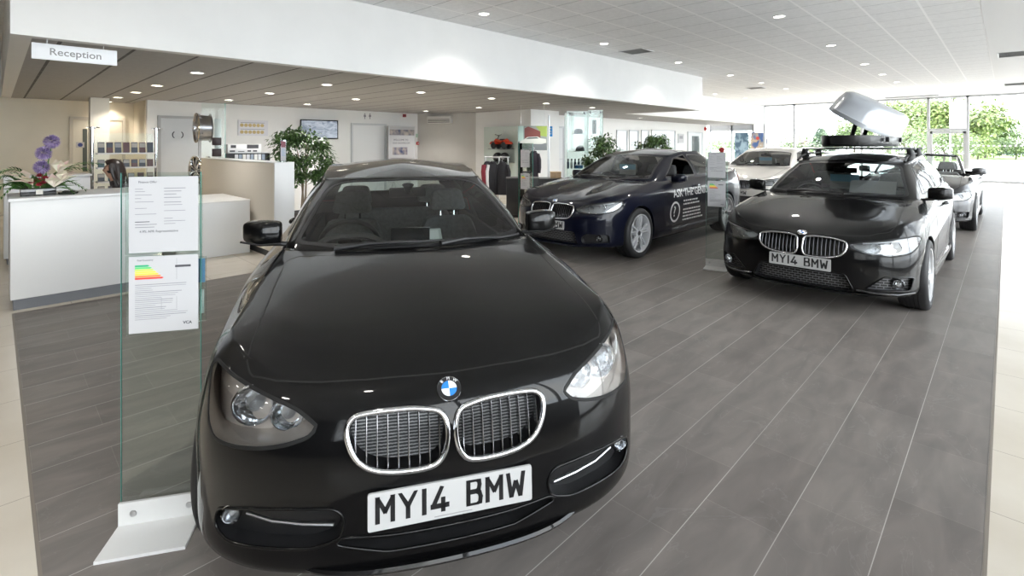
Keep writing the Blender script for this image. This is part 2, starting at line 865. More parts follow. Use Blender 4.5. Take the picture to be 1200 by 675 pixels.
def rounded(poly, r, seg=5):
    """round the corners of a 2-D outline (r: one radius or one per corner)"""
    n = len(poly)
    out = []
    for i in range(n):
        p = Vector(poly[i]).to_2d() if False else Vector((poly[i][0], poly[i][1]))
        a = Vector((poly[i - 1][0], poly[i - 1][1]))
        b = Vector((poly[(i + 1) % n][0], poly[(i + 1) % n][1]))
        rr = r[i] if isinstance(r, (list, tuple)) else r
        u, w = a - p, b - p
        k = min(rr, .48 * u.length, .48 * w.length)
        if k < 1e-4:
            out.append((p.x, p.y))
            continue
        s0, s1 = p + u.normalized() * k, p + w.normalized() * k
        for j in range(seg + 1):
            t = j / seg
            q = (1 - t) ** 2 * s0 + 2 * t * (1 - t) * p + t * t * s1
            out.append((q.x, q.y))
    return out


def mir(poly):
    return [(-p[0], p[1]) for p in reversed(poly)]


def simp(P, d=.012):
    """thin out a closed loop of points"""
    out = [P[0]]
    for p in P[1:]:
        if (p - out[-1]).length > d:
            out.append(p)
    if (out[0] - out[-1]).length < d * .6:
        out.pop()
    return out
# ================================================================== CAR PARTS
M_CHROME = mat('chrome', (.66, .67, .69), .08, 1.0)
M_SATIN = mat('satin_metal', (.62, .63, .65), .28, 1.0)
M_ALLOY = mat('alloy_silver', (.68, .69, .71), .25, .45, coat=.6)
M_TYRE = mat('tyre_rubber', (.018, .018, .019), .6)
M_PLAST = mat('black_plastic', (.012, .012, .013), .42)
M_GAP = mat('gap_black', (.004, .004, .004), .7)
M_INT = mat('cabin_trim', (.06, .06, .062), .55)
M_SEAT = mat('seat_cloth', (.14, .14, .143), .8, noise=(40, .2))
M_CARPET = mat('cabin_carpet', (.02, .02, .021), .95)
M_WIND = glass('windscreen_glass', (.88, .94, .925), 1.0, 0, 1.5)
M_SIDEG = glass('side_glass', (.62, .70, .69), 1.0, 0, 1.5)
M_LENS = glass('lamp_lens', (.93, .95, .96), 1.3, 0, 1.55)
M_BULB = mat('lamp_crystal', (.9, .92, .95), .05, .0, trans=.85, ior=1.45)
M_REFL = mat('lamp_reflector', (.75, .76, .78), .12, 1.0)
M_MIRROR = mat('mirror_glass', (.75, .8, .82), .02, 1.0)
M_PLATEW = mat('plate_white', (.50, .50, .50), .35)
M_INK = mat('ink_black', (.012, .012, .013), .4)
M_BLUE = mat('roundel_blue', (.02, .19, .60), .25, coat=.6)
M_ROUNDW = mat('roundel_white', (.85, .86, .87), .25, coat=.6)
M_AMBER = mat('amber_lens', (.75, .25, .03), .2, coat=.5)
M_REDL = mat('red_lens', (.4, .01, .012), .15, coat=.7)


def mat_radiator():
    m = mat('radiator_fins', (.02, .02, .022), .35, .6)
    nt = m.node_tree
    b = nt.nodes['Principled BSDF']
    tc = nt.nodes.new('ShaderNodeTexCoord')
    w = nt.nodes.new('ShaderNodeTexWave')
    w.bands_direction = 'Z'
    w.inputs['Scale'].default_value = 34
    w.inputs['Distortion'].default_value = 1.2
    w.inputs['Detail Scale'].default_value = 4
    r = nt.nodes.new('ShaderNodeValToRGB')
    r.color_ramp.elements[0].color = (.01, .01, .011, 1)
    r.color_ramp.elements[1].color = (.12, .122, .125, 1)
    r.color_ramp.elements[0].position = .55
    r.color_ramp.elements[1].position = .8
    nt.links.new(tc.outputs['Object'], w.inputs['Vector'])
    nt.links.new(w.outputs['Fac'], r.inputs['Fac'])
    nt.links.new(r.outputs['Color'], b.inputs['Base Color'])
    return m


M_RAD = mat_radiator()


def mat_mesh():
    m = mat('honeycomb_mesh', (.02, .02, .022), .4)
    nt = m.node_tree
    b = nt.nodes['Principled BSDF']
    tc = nt.nodes.new('ShaderNodeTexCoord')
    mp = nt.nodes.new('ShaderNodeMapping')
    mp.inputs['Rotation'].default_value = (0, PI / 2, 0)
    mp.inputs['Scale'].default_value = (1, 1, 1)
    w = nt.nodes.new('ShaderNodeTexBrick')
    w.inputs['Scale'].default_value = 1
    w.inputs['Brick Width'].default_value = .05
    w.inputs['Row Height'].default_value = .022
    w.inputs['Mortar Size'].default_value = .003
    w.inputs['Color1'].default_value = (.006, .006, .006, 1)
    w.inputs['Color2'].default_value = (.006, .006, .006, 1)
    w.inputs['Mortar'].default_value = (.16, .16, .17, 1)
    sw = nt.nodes.new('ShaderNodeSeparateXYZ')
    cb = nt.nodes.new('ShaderNodeCombineXYZ')
    nt.links.new(tc.outputs['Object'], sw.inputs[0])
    nt.links.new(sw.outputs['Y'], cb.inputs['X'])
    nt.links.new(sw.outputs['Z'], cb.inputs['Y'])
    nt.links.new(cb.outputs[0], w.inputs['Vector'])
    nt.links.new(w.outputs['Color'], b.inputs['Base Color'])
    return m


M_MESH = mat_mesh()


def paint(name, col, metal=0.0, rough=.35):
    return mat(name, col, rough, metal, coat=1.0, coat_rough=.012, coat_ior=1.33 if not metal else 1.45, spec=.5 if metal else .08)


WHEELS = {}


def wheel_data(kind, R, w):
    """tyre / rim / hub meshes about the origin, axle along y, outer face at -y"""
    k = (kind, R)
    if k in WHEELS:
        return WHEELS[k]
    rim = R - .088 if kind != 'small' else R - .11
    t = MB()
    hw = w / 2
    prof = [(rim - .004, -hw * .86), (rim + .012, -hw * .97), (rim + .04, -hw * 1.04), (R - .03, -hw * 1.02), (R - .012, -hw * .93),
            (R - .001, -hw * .78), (R, -hw * .4)]
    for g in (-.42, -.14, .14, .42):
        prof += [(R, hw * (g - .05)), (R - .008, hw * (g - .04)), (R - .008, hw * (g + .04)), (R, hw * (g + .05))]
    prof += [(R, hw * .7), (R - .012, hw * .93), (R - .03, hw * 1.02), (rim + .03, hw * 1.0), (rim, hw * .9)]
    prof = sorted(prof[:7], key=lambda p: 0) + prof[7:]
    t.lathe(prof, 56, axis='y')
    r = MB()
    # barrel
    r.lathe([(rim + .008, -hw * .93), (rim + .006, -hw * .99), (rim - .008, -hw * .97), (rim - .014, -hw * .8), (rim - .028, -hw * .3),
             (rim - .03, hw * .8), (rim + .004, hw * .92)], 56, axis='y')
    n = {'double': 5, 'vee': 7, 'small': 5, 'star': 10}[kind]
    yo = -hw * .84

    def spoke(a0, a1, w0, w1):
        ca, sa = math.cos, math.sin
        P = []
        for (rr, a, ww, y, th) in ((.045, a0, w0, yo + .012, .045), (rim * .45, lerp(a0, a1, .4), lerp(w0, w1, .4) * .85, yo - .004, .04),
                                   (rim * .78, lerp(a0, a1, .8), lerp(w0, w1, .8), yo + .002, .036), (rim - .006, a1, w1 * 1.25, yo + .012, .04)):
            c, s_ = ca(a), sa(a)
            q = []
            for (du, dy) in ((-1, .3), (-.62, 0), (.62, 0), (1, .3), (1, 1), (-1, 1)):
                u = du * ww / 2
                q.append((rr * c - u * s_, y + dy * th, rr * s_ + u * c))
            P.append(q + [q[0]])
        r.grid(P)
    for i in range(n):
        a = 2 * PI * i / n + .2
        if kind in ('double', 'small'):
            spoke(a - .14, a - .22, .030, .028)
            spoke(a + .14, a + .22, .030, .028)
        elif kind == 'vee':
            spoke(a - .05, a - .21, .026, .022)
            spoke(a + .05, a + .21, .026, .022)
        else:
            spoke(a, a, .034, .026)
    r.lathe([(.0, yo + .012), (.03, yo + .01), (.034, yo + .018), (.07, yo + .02), (.078, yo + .03), (.078, yo + .07)], 28, axis='y')
    d = MB()   # brake disc
    d.lathe([(.0, hw * .05), (.07, hw * .05), (.075, -.02), (rim * .8, -.02), (rim * .8, .01), (.07, .01)], 40, axis='y')
    h = MB()
    h.lathe([(0, yo + .003), (.027, yo + .004), (.031, yo + .010), (.031, yo + .02)], 20, axis='y')
    res = []
    for mb, nm, m in ((t, 'wheel', M_TYRE), (r, 'rim', M_ALLOY), (d, 'brake_disc', M_SATIN), (h, 'hub_cap', M_INK)):
        o = mb.build(nm, m, None, smooth=40)
        res.append(o.data)
        bpy.data.objects.remove(o)
    WHEELS[k] = res
    return res


def add_wheel(root, S, x, side, kind, steer=0.0):
    R = S['tyre']
    dt = wheel_data(kind, R, S['tw'])
    o = bpy.data.objects.new('wheel', dt[0])
    COL.objects.link(o)
    o.parent = root
    o.location = (x - S['L'] / 2, side * S['track'], R)
    o.rotation_euler = (0, 0, (PI if side > 0 else 0) + steer)
    for nm, d in (('rim', dt[1]), ('brake_disc', dt[2]), ('hub_cap', dt[3])):
        c = bpy.data.objects.new(nm, d)
        COL.objects.link(c)
        c.parent = o
    return o


def wall_of(loop, dx, sc, c=None):
    """inward fold of an opening: loop pushed back by dx and drawn in by sc"""
    c = c or sum(loop, Vector()) / len(loop)
    L2 = [Vector((p.x + dx, c.y + (p.y - c.y) * sc, c.z + (p.z - c.z) * sc)) for p in loop]
    mb = MB()
    A = [loop + [loop[0]], L2 + [L2[0]]]
    mb.grid(A)
    return mb, L2


def roundel(parent, c, n, r, shift, up=(0, 0, 1)):
    """round enamel badge: black ring with letters, blue and white quarters"""
    n = Vector(n).normalized()
    xa = Vector(up).cross(n)
    M = frame(Vector(c) + Vector(shift) + n * .001, xa, Vector(up) - n * Vector(up).dot(n))
    mb = MB()
    mb.lathe([(0, -.004), (r, -.004), (r, .003), (r * .96, .0055), (r * .92, .003), (r * .66, .003), (r * .63, .005), (r * .60, .003), (0, .003)], 40, M)
    ring = mb.build('badge', M_CHROME, parent)
    e = MB()
    e.lathe([(r * .655, .0032), (r * .93, .0032), (r * .93, .0042), (r * .655, .0042)], 40, M, closed=True)
    e.build('badge_ring', M_INK, ring)
    for k in range(4):
        q = MB()
        a0 = k * PI / 2
        pl = [(0, 0)] + [(r * .61 * math.cos(a0 + PI / 2 * i / 10), r * .61 * math.sin(a0 + PI / 2 * i / 10)) for i in range(11)]
        q.prism(pl, .003, .0046, 'z', M)
        q.build('badge_quarter', M_BLUE if k in (1, 3) else M_ROUNDW, ring, smooth=0)
    if r > .03:
        for ch, a in (('B', 132), ('M', 90), ('W', 48)):
            ar = math.radians(a)
            L = M @ Matrix.Translation((r * .79 * math.cos(ar), r * .79 * math.sin(ar), .0048)) @ Matrix.Rotation(ar - PI / 2, 4, 'Z')
            text_mb(ch, r * .34, L, .0006, offset=0).build('badge_letter', M_ROUNDW, ring, smooth=0)
    return ring


GLYPH = {
    'M': (.62, [[(0, 0), (0, 1)], [(0, 1), (.31, .42), (.62, 1)], [(.62, 1), (.62, 0)]]),
    'Y': (.62, [[(0, 1), (.31, .47), (.62, 1)], [(.31, .50), (.31, 0)]]),
    '1': (.10, [[(.05, 0), (.05, 1)]]),
    '4': (.60, [[(.40, 1), (.02, .27)], [(-.02, .24), (.62, .24)], [(.44, .0), (.44, .56)]]),
    'B': (.54, [[(0, 0), (0, 1)], [(0, 1), (.36, 1), (.48, .93), (.50, .78), (.46, .60), (.36, .53), (0, .53)],
                [(.36, .53), (.50, .46), (.55, .30), (.52, .08), (.38, 0), (0, 0)]]),
    'W': (.72, [[(0, 1), (.15, 0)], [(.15, 0), (.36, .66)], [(.36, .66), (.57, 0)], [(.57, 0), (.72, 1)]]),
    ' ': (.30, []),
}


def strokes(txt, h, M, t=.19, gap=.32, depth=.001):
    """plate characters built from straight strokes"""
    tot = sum(GLYPH[c][0] for c in txt) + gap * (len(txt) - 1)
    x = -tot / 2
    mb = MB()
    ky = .80
    for c in txt:
        w, ls = GLYPH[c]
        for ln in ls:
            for (a, b) in zip(ln, ln[1:]):
                p, q = Vector((a[0], a[1])), Vector((b[0], b[1]))
                u = (q - p).normalized()
                n = Vector((-u.y, u.x)) * t / 2
                e = u * (t / 2 * (.9 if len(ln) > 2 or abs(u.x) > .9 else .5))
                if abs(u.y) > .05:
                    e = u * (t / 2 * (.55 if len(ln) > 2 else .0))
                cs = [p - n - e, q - n + e, q + n + e, p + n - e]
                mb.prism([((x + k.x) * h * .92, (min(1.0, max(0.0, k.y)) - .5) * h) for k in cs], -depth / 2, depth / 2, 'z', M)
        x += w + gap
    return mb


M_SLAT = mat('slat_dark_chrome', (.22, .22, .23), .2, 1.0)


def plate(parent, S, x, zc, txt, rear=False, tilt=.05):
    sgn = 1 if rear else -1
    o = Vector((x + S['shift'].x, 0, zc))
    M = frame(o, (0, sgn, 0), (-sgn * tilt, 0, 1))
    mb = MB()
    pl = rounded([(-.26, -.0555), (.26, -.0555), (.26, .0555), (-.26, .0555)], .008, 3)
    mb.prism(pl, -.006, .002, 'z', M)
    p = mb.build('license_plate', M_PLATEW, parent, smooth=0)
    for part_, cx in ((txt[:4], -.1258), (txt[5:], .1396)):
        strokes(part_, .079, M @ Matrix.Translation((cx, .004, .0025))).build('plate_lettering', M_INK, p, smooth=0)
    MB_ = MB()
    MB_.box(-.06, .06, -.049, -.0465, .002, .0026, M)
    MB_.build('plate_footer', mat('grey_ink', (.3, .3, .3), .5), p, smooth=0)
    return p


def lamp_unit(mb_ring, mb_bowl, mb_glass, c, r, ax=Vector((-1, 0, 0))):
    """round projector: ring, bowl and lens, looking along ax"""
    up = Vector((0, 0, 1))
    M = frame(c, up.cross(ax), up)
    mb_ring.lathe([(r, -.02), (r * 1.08, -.004), (r * 1.1, .006), (r * 1.02, .012), (r * .93, .006), (r * .9, -.01)], 32, M, closed=True)
    mb_bowl.lathe([(r * .93, .0), (r * .86, -.010), (r * .76, -.018), (r * .62, -.026), (r * .45, -.032), (r * .25, -.036), (0, -.038)], 18, M)
    mb_glass.lathe([(r * .5, -.028), (r * .46, -.008), (r * .3, .004), (0, .009)], 28, M)


def mirror_part(root, S, side, paint_m, body_w):
    x0, y0, z0 = S['mirror']
    sh_ = S['shift']
    bm = bmesh.new()
    bmesh.ops.create_cube(bm, size=1)
    bmesh.ops.subdivide_edges(bm, edges=bm.edges, cuts=3, use_grid_fill=True)
    for v in bm.verts:
        x, y, z = v.co * 2            # -1..1
        # front (-x) domed, rear flat ; outboard end tapers, lower edge tucked
        d = max(0, 1 - .35 * y * y - .3 * z * z)
        xx = x * .06 * (d if x < 0 else 1)
        zz_ = z * (.068 - .018 * max(0, y) ** 2 - .004 * (y < -.9))
        yy = y * .100
        v.co = Vector((xx + .045 * max(0, y) ** 2, yy, zz_ + .006 * y))
    q = MB().frombm(bm)
    o = Vector((x0, side * (y0 + .06), z0)) + sh_
    for i, p in enumerate(q.v):
        q.v[i] = Vector((o.x + p.x, o.y + side * p.y, o.z + p.z))
    h = q.build('door_mirror', paint_m, root, smooth=60, sub=2)
    a = MB()
    a.tube([Vector((x0 + .05, side * (y0 - .13), z0 - .075)) + sh_, Vector((x0 + .03, side * (y0 - .07), z0 - .072)) + sh_, Vector((x0, side * (y0 + .0), z0 - .06)) + sh_],
           [.03, .022, .026], 10, flat=.6)
    a.build('mirror_arm', M_PLAST, h, smooth=50)
    g = MB()
    gp_ = rounded([(-.085, -.046), (.07, -.038), (.075, .042), (-.08, .052)], .025, 4)
    Mx = frame(o + Vector((.064, 0, 0)), (.25 * side, 1, 0), (0, 0, 1))
    g.prism([(p[0] * side, p[1]) for p in gp_], -.002, .002, 'z', Mx)
    g.build('mirror_glass', M_MIRROR, h, smooth=0)
    tr = MB()
    tr.tube([o + Vector((-.045, -side * .11, -.055)), o + Vector((-.052, 0, -.058)), o + Vector((-.03, side * .10, -.04))], .008, 8, flat=.7)
    tr.build('mirror_trim', S.get('mirror_trim', M_PLAST), h, smooth=50)
    return h


def cabin(root, S, light=False):
    """dashboard, wheel, seats, floor and headliner inside the body"""
    sx = S['shift']
    cw = S['cowl']
    zc = cw[1]
    xd = cw[0]
    W = S['cabw']
    top_open = S.get('open')
    d = MB()
    # dashboard: swept profile across
    prof = [(xd + .02, zc - .06), (xd + .20, zc - .03), (xd + .45, zc - .035), (xd + .58, zc - .07), (xd + .62, zc - .16), (xd + .56, zc - .34), (xd + .5, zc - .5)]
    P = []
    for k in range(9):
        y = lerp(-W, W, k / 8)
        e = 1 - .05 * abs(k - 4) / 4
        P.append([Vector((xd + (x - xd) * e, y, z - .012 * (abs(k - 4) / 4) ** 2)) + sx for x, z in prof])
    d.grid(P)
    dash = d.build('dashboard', M_INT, root, smooth=60)
    hd = MB()   # instrument hood and central screen
    for (yy, ww) in ((.36, .19),):
        pts = []
        for k in range(9):
            t = -1 + k / 4
            pts.append(Vector((xd + .50, yy + t * ww, zc - .045 + .055 * (1 - abs(t) ** 3))) + sx)
        hd.tube(pts, .022, 8, up=(1, 0, 0), flat=2.2)
    hd.build('instrument_hood', M_INT, dash, smooth=60)
    sc = MB()
    sc.rbox(xd + .50, xd + .515, -.12, .12, zc - .04, zc + .045, .006, 2, Matrix.Translation(sx))
    sc.build('display_screen', mat('screen_dark', (.01, .012, .015), .12), dash)
    # steering wheel on the right-hand side
    o = Vector((xd + .80, .37, zc - .10)) + sx
    ax = Vector((.9, 0, .42)).normalized()
    M = frame(o, Vector((0, 1, 0)), ax.cross(Vector((0, 1, 0))))
    st = MB()
    n = 40
    st.tube([M @ Vector((.185 * math.cos(2 * PI * i / n), .185 * math.sin(2 * PI * i / n), 0)) for i in range(n)], .016, 10, closed=True)
    sw = st.build('steering_wheel', mat('wheel_leather', (.05, .05, .052), .38), root, smooth=60)
    hb = MB()
    hb.lathe([(0, .03), (.06, .028), (.085, .01), (.085, -.02)], 24, M)
    for a in (0, PI, -PI / 2):
        hb.tube([M @ Vector((.07 * math.cos(a), .07 * math.sin(a), 0)), M @ Vector((.18 * math.cos(a), .18 * math.sin(a), 0))], [.022, .014], 8, flat=.6)
    hb.cyl(M @ Vector((0, 0, -.02)), M @ Vector((-.0, -.02, -.25)), .03, 12)
    hb.build('wheel_hub', M_INT, sw, smooth=60)

    def seat(x, y, w, hb_, hr=True, bench=False):
        q = MB()
        z0 = .30
        cush = [(x, z0 + .02), (x + .02, z0 + .17), (x + .10, z0 + .21), (x + .42, z0 + .17), (x + .50, z0 + .12), (x + .5, z0)]
        q2 = bmesh.new()
        bmesh.ops.create_cube(q2, size=1)
        bmesh.ops.subdivide_edges(q2, edges=q2.edges, cuts=4, use_grid_fill=True)
        for v in q2.verts:
            u = v.co * 2
            zz_ = .5 + .5 * u.z
            xx = .5 + .5 * u.x
            ww = w / 2 * (1 - .10 * zz_ ** 2 - (.16 if not bench else .02) * max(0, zz_ - .7) / .3)
            bol = .05 * abs(u.y) ** 3 * (1 - zz_ * .4) * (u.x < 0) * (0 if bench else 1)
            v.co = Vector((x + .44 + .19 * zz_ + u.x * .06 * (1 - .25 * zz_) - bol, y + u.y * ww, z0 + .1 + zz_ * hb_))
        q.frombm(q2)
        q2 = bmesh.new()
        bmesh.ops.create_cube(q2, size=1)
        bmesh.ops.subdivide_edges(q2, edges=q2.edges, cuts=3, use_grid_fill=True)
        for v in q2.verts:
            u = v.co * 2
            v.co = Vector((x + .25 + u.x * .26, y + u.y * w / 2, z0 + .09 + u.z * .09 + .03 * abs(u.y) ** 3 * (u.z > 0) - .02 * u.x))
        q.frombm(q2)
        s_ = q.build('seat', M_SEAT, root, smooth=60, sub=1, shift=sx)
        if hr:
            for yy in ([y] if not bench else [-.36, .36]):
                q2 = bmesh.new()
                bmesh.ops.create_cube(q2, size=1)
                bmesh.ops.subdivide_edges(q2, edges=q2.edges, cuts=2, use_grid_fill=True)
                for v in q2.verts:
                    u = v.co * 2
                    v.co = Vector((x + .66 + u.x * .045 + .02 * u.z - .015 * abs(u.y), yy + u.y * (.135 - .02 * u.z), z0 + .1 + hb_ + .13 + u.z * .085))
                h = MB().frombm(q2)
                ho = h.build('headrest', M_SEAT, s_, smooth=60, sub=2, shift=sx)
                for dy in (-.055, .055):
                    pz = MB()
                    pz.cyl(Vector((x + .64, yy + dy, z0 + .08 + hb_)) + sx, Vector((x + .66, yy + dy, z0 + hb_ + .18)) + sx, .006, 8)
                    pz.build('headrest_post', M_CHROME, s_)
        return s_
    xs = xd + .78
    hs = S['seath']
    for y in (-.37, .37):
        seat(xs, y, .50, hs)
    seat(xs + .88, 0, 2 * W - .1, hs - .03, True, True)
    f = MB()
    f.box(xd + .0, S['cabend'], -W - .03, W + .03, .22, .26, Matrix.Translation(sx))
    f.box(xd - .02, xd + .02, -W, W, .22, zc - .09, Matrix.Translation(sx))
    f.box(S['cabend'] - .02, S['cabend'], -W, W, .22, zc - .12, Matrix.Translation(sx))
    for s_ in (-1, 1):
        f.box(xd + .1, S['cabend'], s_ * (W + .035) - .012, s_ * (W + .035) + .012, .22, zc - .08, Matrix.Translation(sx))
    f.box(xd + .3, xs + .9, -.11, .11, .25, .55, Matrix.Translation(sx))
    f.build('cabin_floor', M_CARPET, root, smooth=0)
    # inner rear-view mirror
    if not top_open:
        xm, zm = S['rvm']
        rm = MB()
        rm.rbox(xm - .012, xm + .018, -.12, .12, zm - .033, zm + .033, .012, 3, Matrix.Translation(sx))
        rm.tube([Vector((xm, 0, zm)) + sx, Vector((xm - .03, 0, zm + .035)) + sx, Vector((xm - .035, 0, zm + .052)) + sx], [.02, .028, .04], 8)
        rm.build('rear_view_mirror', M_PLAST, root, smooth=40)
    return dash


def build_car(S, root, paint_m, level=2, plate_txt='MY14 BMW', wheel='double', steer=0.0, skip_window=None):
    sh = Shell(S, level)
    S['shift'] = sh.shift
    L = S['L']
    # wheel arches
    for ax, R in ((S['axf'], S['tyre'] + S.get('archgap', .035)), (S['axr'], S['tyre'] + S.get('archgap', .035))):
        poly = [(ax + R * math.cos(2 * PI * i / 36), S['tyre'] + R * math.sin(2 * PI * i / 36)) for i in range(36)]
        for sd, s_ in (('side+', 1), ('side-', -1)):
            fs = sh.cut(poly, sd, lim=lambda c: abs(c.y) > .45 and c.z < .78)
            if not fs:
                continue
            lp = sh.loops(fs)[0]
            sh.take(fs)
            A = [p for p in lp]
            mb = MB()
            inn = [Vector((p.x, p.y - s_ * .03, S['tyre'] + (p.z - S['tyre']) * .985)) for p in A]
            mb.grid([A + [A[0]], inn + [inn[0]]])
            mb.build('arch_lip', paint_m, root, smooth=50, shift=sh.shift)
            ln = MB()
            pp = []
            for k in range(19):
                a = PI * (-.08 + 1.16 * k / 18)
                pp.append([Vector((ax + (R + .004) * math.cos(a), y, S['tyre'] + (R + .004) * math.sin(a))) for y in (s_ * .45, s_ * (S['track'] + .07))])
            ln.grid(pp)
            ln.add([pp[k][0] for k in range(19)], [tuple(range(19))])
            ln.build('wheel_liner', M_PLAST, root, smooth=50, shift=sh.shift)
    # glass
    if not S.get('open'):
        fs = sh.cut(S['wind'], 'front', lim=lambda c: c.x > S['cowl'][0] - .05 and c.x < S['rc'][0] + .3)
        lp = simp(sh.loops(fs)[0], .02)
        vs, ff = sh.take(fs)
        wo = sh.make('windscreen', vs, ff, M_WIND, root)
        sh.ribbon(lp, .03, .0015, True).build('windscreen_seal', M_PLAST, wo, shift=sh.shift)
        fs = sh.cut(S['rearw'], 'rear', lim=lambda c: c.x > S['qc'][0] - .3)
        if fs:
            vs, ff = sh.take(fs)
            sh.make('rear_window', vs, ff, M_SIDEG, root)
        for sd, s_ in (('side+', 1), ('side-', -1)):
            for wi, pw in enumerate(S['sidew']):
                fs = sh.cut(rounded(pw, .03, 3), sd, lim=lambda c: c.z > .9)
                if not fs:
                    continue
                lp = simp(sh.loops(fs)[0], .02)
                vs, ff = sh.take(fs)
                if skip_window != (sd, wi):
                    wo = sh.make('side_window', vs, ff, M_SIDEG, root)
                else:
                    wo = root
                sh.ribbon(lp, .022, .002, True).build('window_trim', S.get('wtrim', M_PLAST), wo, shift=sh.shift)
    if S.get('open'):
        cw, rf, rc = S['cowl'], S['rf'], S['rc']
        A, G_ = [], []
        for k in range(-8, 9):
            t = abs(k) / 8
            bx, by, bz = cw[0] + .06 + .24 * t ** 2, .69 * k / 8, cw[1] + .012 - .015 * t ** 2
            tx, ty, tz = lerp(rf[0], rc[0], t ** 2), rc[1] * k / 8, lerp(rf[1], rc[2], t ** 2)
            A.append([Vector((lerp(bx, tx, s), lerp(by, ty, s), lerp(bz, tz, s) + .03 * math.sin(PI * s))) for s in (0, .25, .5, .75, 1)])
        gm = MB()
        gm.grid(A)
        wo = gm.build('windscreen', M_WIND, root, smooth=60, shift=sh.shift)
        fm = MB()
        fm.tube([p for p in A[0]] + [a[-1] for a in A[1:-1]] + [p for p in reversed(A[-1])], .026, 10)
        fm.build('windscreen_frame', paint_m, wo, smooth=60, shift=sh.shift)
    # grille kidneys
    for s_ in (1, -1):
        poly = S['kidney'] if s_ > 0 else mir(S['kidney'])
        fs = sh.cut(poly, 'front', lim=lambda c: c.x < .5)
        lp = simp(sh.loops(fs)[0], .010)
        vs, ff = sh.take(fs)
        lp = [(lp[k - 1] + lp[k] * 4 + lp[(k + 1) % len(lp)]) / 6 for k in range(len(lp))]
        cen = sum(lp, Vector()) / len(lp)
        fr = MB()
        w = S.get('kframe', .009)
        fr.tube([p + sh.normal(p) * .003 for p in lp], w, 10, closed=True)
        k_o = fr.build('kidney_grille', M_CHROME, root, smooth=60, shift=sh.shift)
        wl, L2 = wall_of(lp, .07, .97)
        wl.build('grille_surround', M_PLAST, k_o, shift=sh.shift)
        bk = MB()
        bk.add(L2 + [sum(L2, Vector()) / len(L2)], [(i, (i + 1) % len(L2), len(L2)) for i in range(len(L2))])
        bk.build('radiator', M_RAD, k_o, shift=sh.shift)
        sl = MB()
        y0, y1 = min(p.y for p in lp), max(p.y for p in lp)
        ns = S.get('slats', 9)
        for i in range(ns):
            y = lerp(y0, y1, (i + .8) / (ns + .6))
            zs = []
            for a, b in zip(lp, lp[1:] + lp[:1]):
                if (a.y - y) * (b.y - y) < 0:
                    t = (y - a.y) / (b.y - a.y)
                    zs.append(a.z + (b.z - a.z) * t)
            if len(zs) < 2:
                continue
            zl, zh = min(zs), max(zs)
            pts = []
            for k in range(6):
                z = lerp(zl, zh, k / 5)
                h = sh.hit((y, z), 'front')
                if h:
                    pts.append(h)
            A = [[p + Vector((.004, -.002, 0)), p + Vector((.001, -.002, 0)), p + Vector((-.0005, 0, 0)), p + Vector((.001, .002, 0)), p + Vector((.004, .002, 0)),
                  p + Vector((.035, .0016, 0)), p + Vector((.035, -.0016, 0)), p + Vector((.004, -.002, 0))] for p in pts]
            sl.grid(A)
        sl.build('grille_slats', S.get('slatmat', M_SATIN), k_o, smooth=40, shift=sh.shift)
    # headlamps
    for s_ in (1, -1):
        poly = S['lamp'] if s_ > 0 else mir(S['lamp'])
        fs = sh.cut(poly, 'front', lim=lambda c: c.x < .9)
        lp = simp(sh.loops(fs)[0], .012)
        vs, ff = sh.take(fs)
        lens = sh.make('headlight', vs, ff, M_LENS, root)
        c = sum(lp, Vector()) / len(lp)
        hb = MB()
        dep = S.get('lampd', .055)
        mid = [Vector((p.x + dep * .35, c.y + (p.y - c.y) * .955, c.z + (p.z - c.z) * .93)) for p in lp]
        v2 = [Vector((p.x + dep, c.y + (p.y - c.y) * .93, c.z + (p.z - c.z) * .90)) for p in vs]
        hb.add(v2, [tuple(f) for f in ff])
        L3 = [Vector((p.x + dep, c.y + (p.y - c.y) * .93, c.z + (p.z - c.z) * .90)) for p in lp]
        hb.grid([lp + [lp[0]], mid + [mid[0]], L3 + [L3[0]]])
        hb.build('lamp_housing', S['lampmat'], lens, smooth=40, shift=sh.shift)
        sh.ribbon(lp, .012, .002, True).build('lamp_seal', M_GAP, lens, shift=sh.shift)
        for (y, z, r) in S['units']:
            rg, bw, gl = MB(), MB(), MB()
            h = sh.hit((s_ * y, z), 'front')
            ax = Vector((-1, s_ * .12, 0)).normalized()
            lamp_unit(rg, bw, gl, h + Vector((S.get('unitd', .042), 0, 0)), r, ax)
            rg.build('lamp_ring', M_CHROME, lens, smooth=50, shift=sh.shift)
            bw.build('lamp_reflector', M_REFL, lens, smooth=0, shift=sh.shift)
            gl.build('lamp_bulb', M_BULB, lens, smooth=50, shift=sh.shift)
        for (yy0, zz0, yy1, zz1, th) in S.get('blades', []):
            bl = MB()
            P = []
            for k in range(8):
                h = sh.hit((s_ * lerp(yy0, yy1, k / 7), lerp(zz0, zz1, k / 7)), 'front')
                if h:
                    P.append(h + Vector((.018, 0, 0)))
            if len(P) > 2:
                bl.tube(P, th, 8)
                bl.build('lamp_blade', M_SATIN, lens, smooth=50, shift=sh.shift)
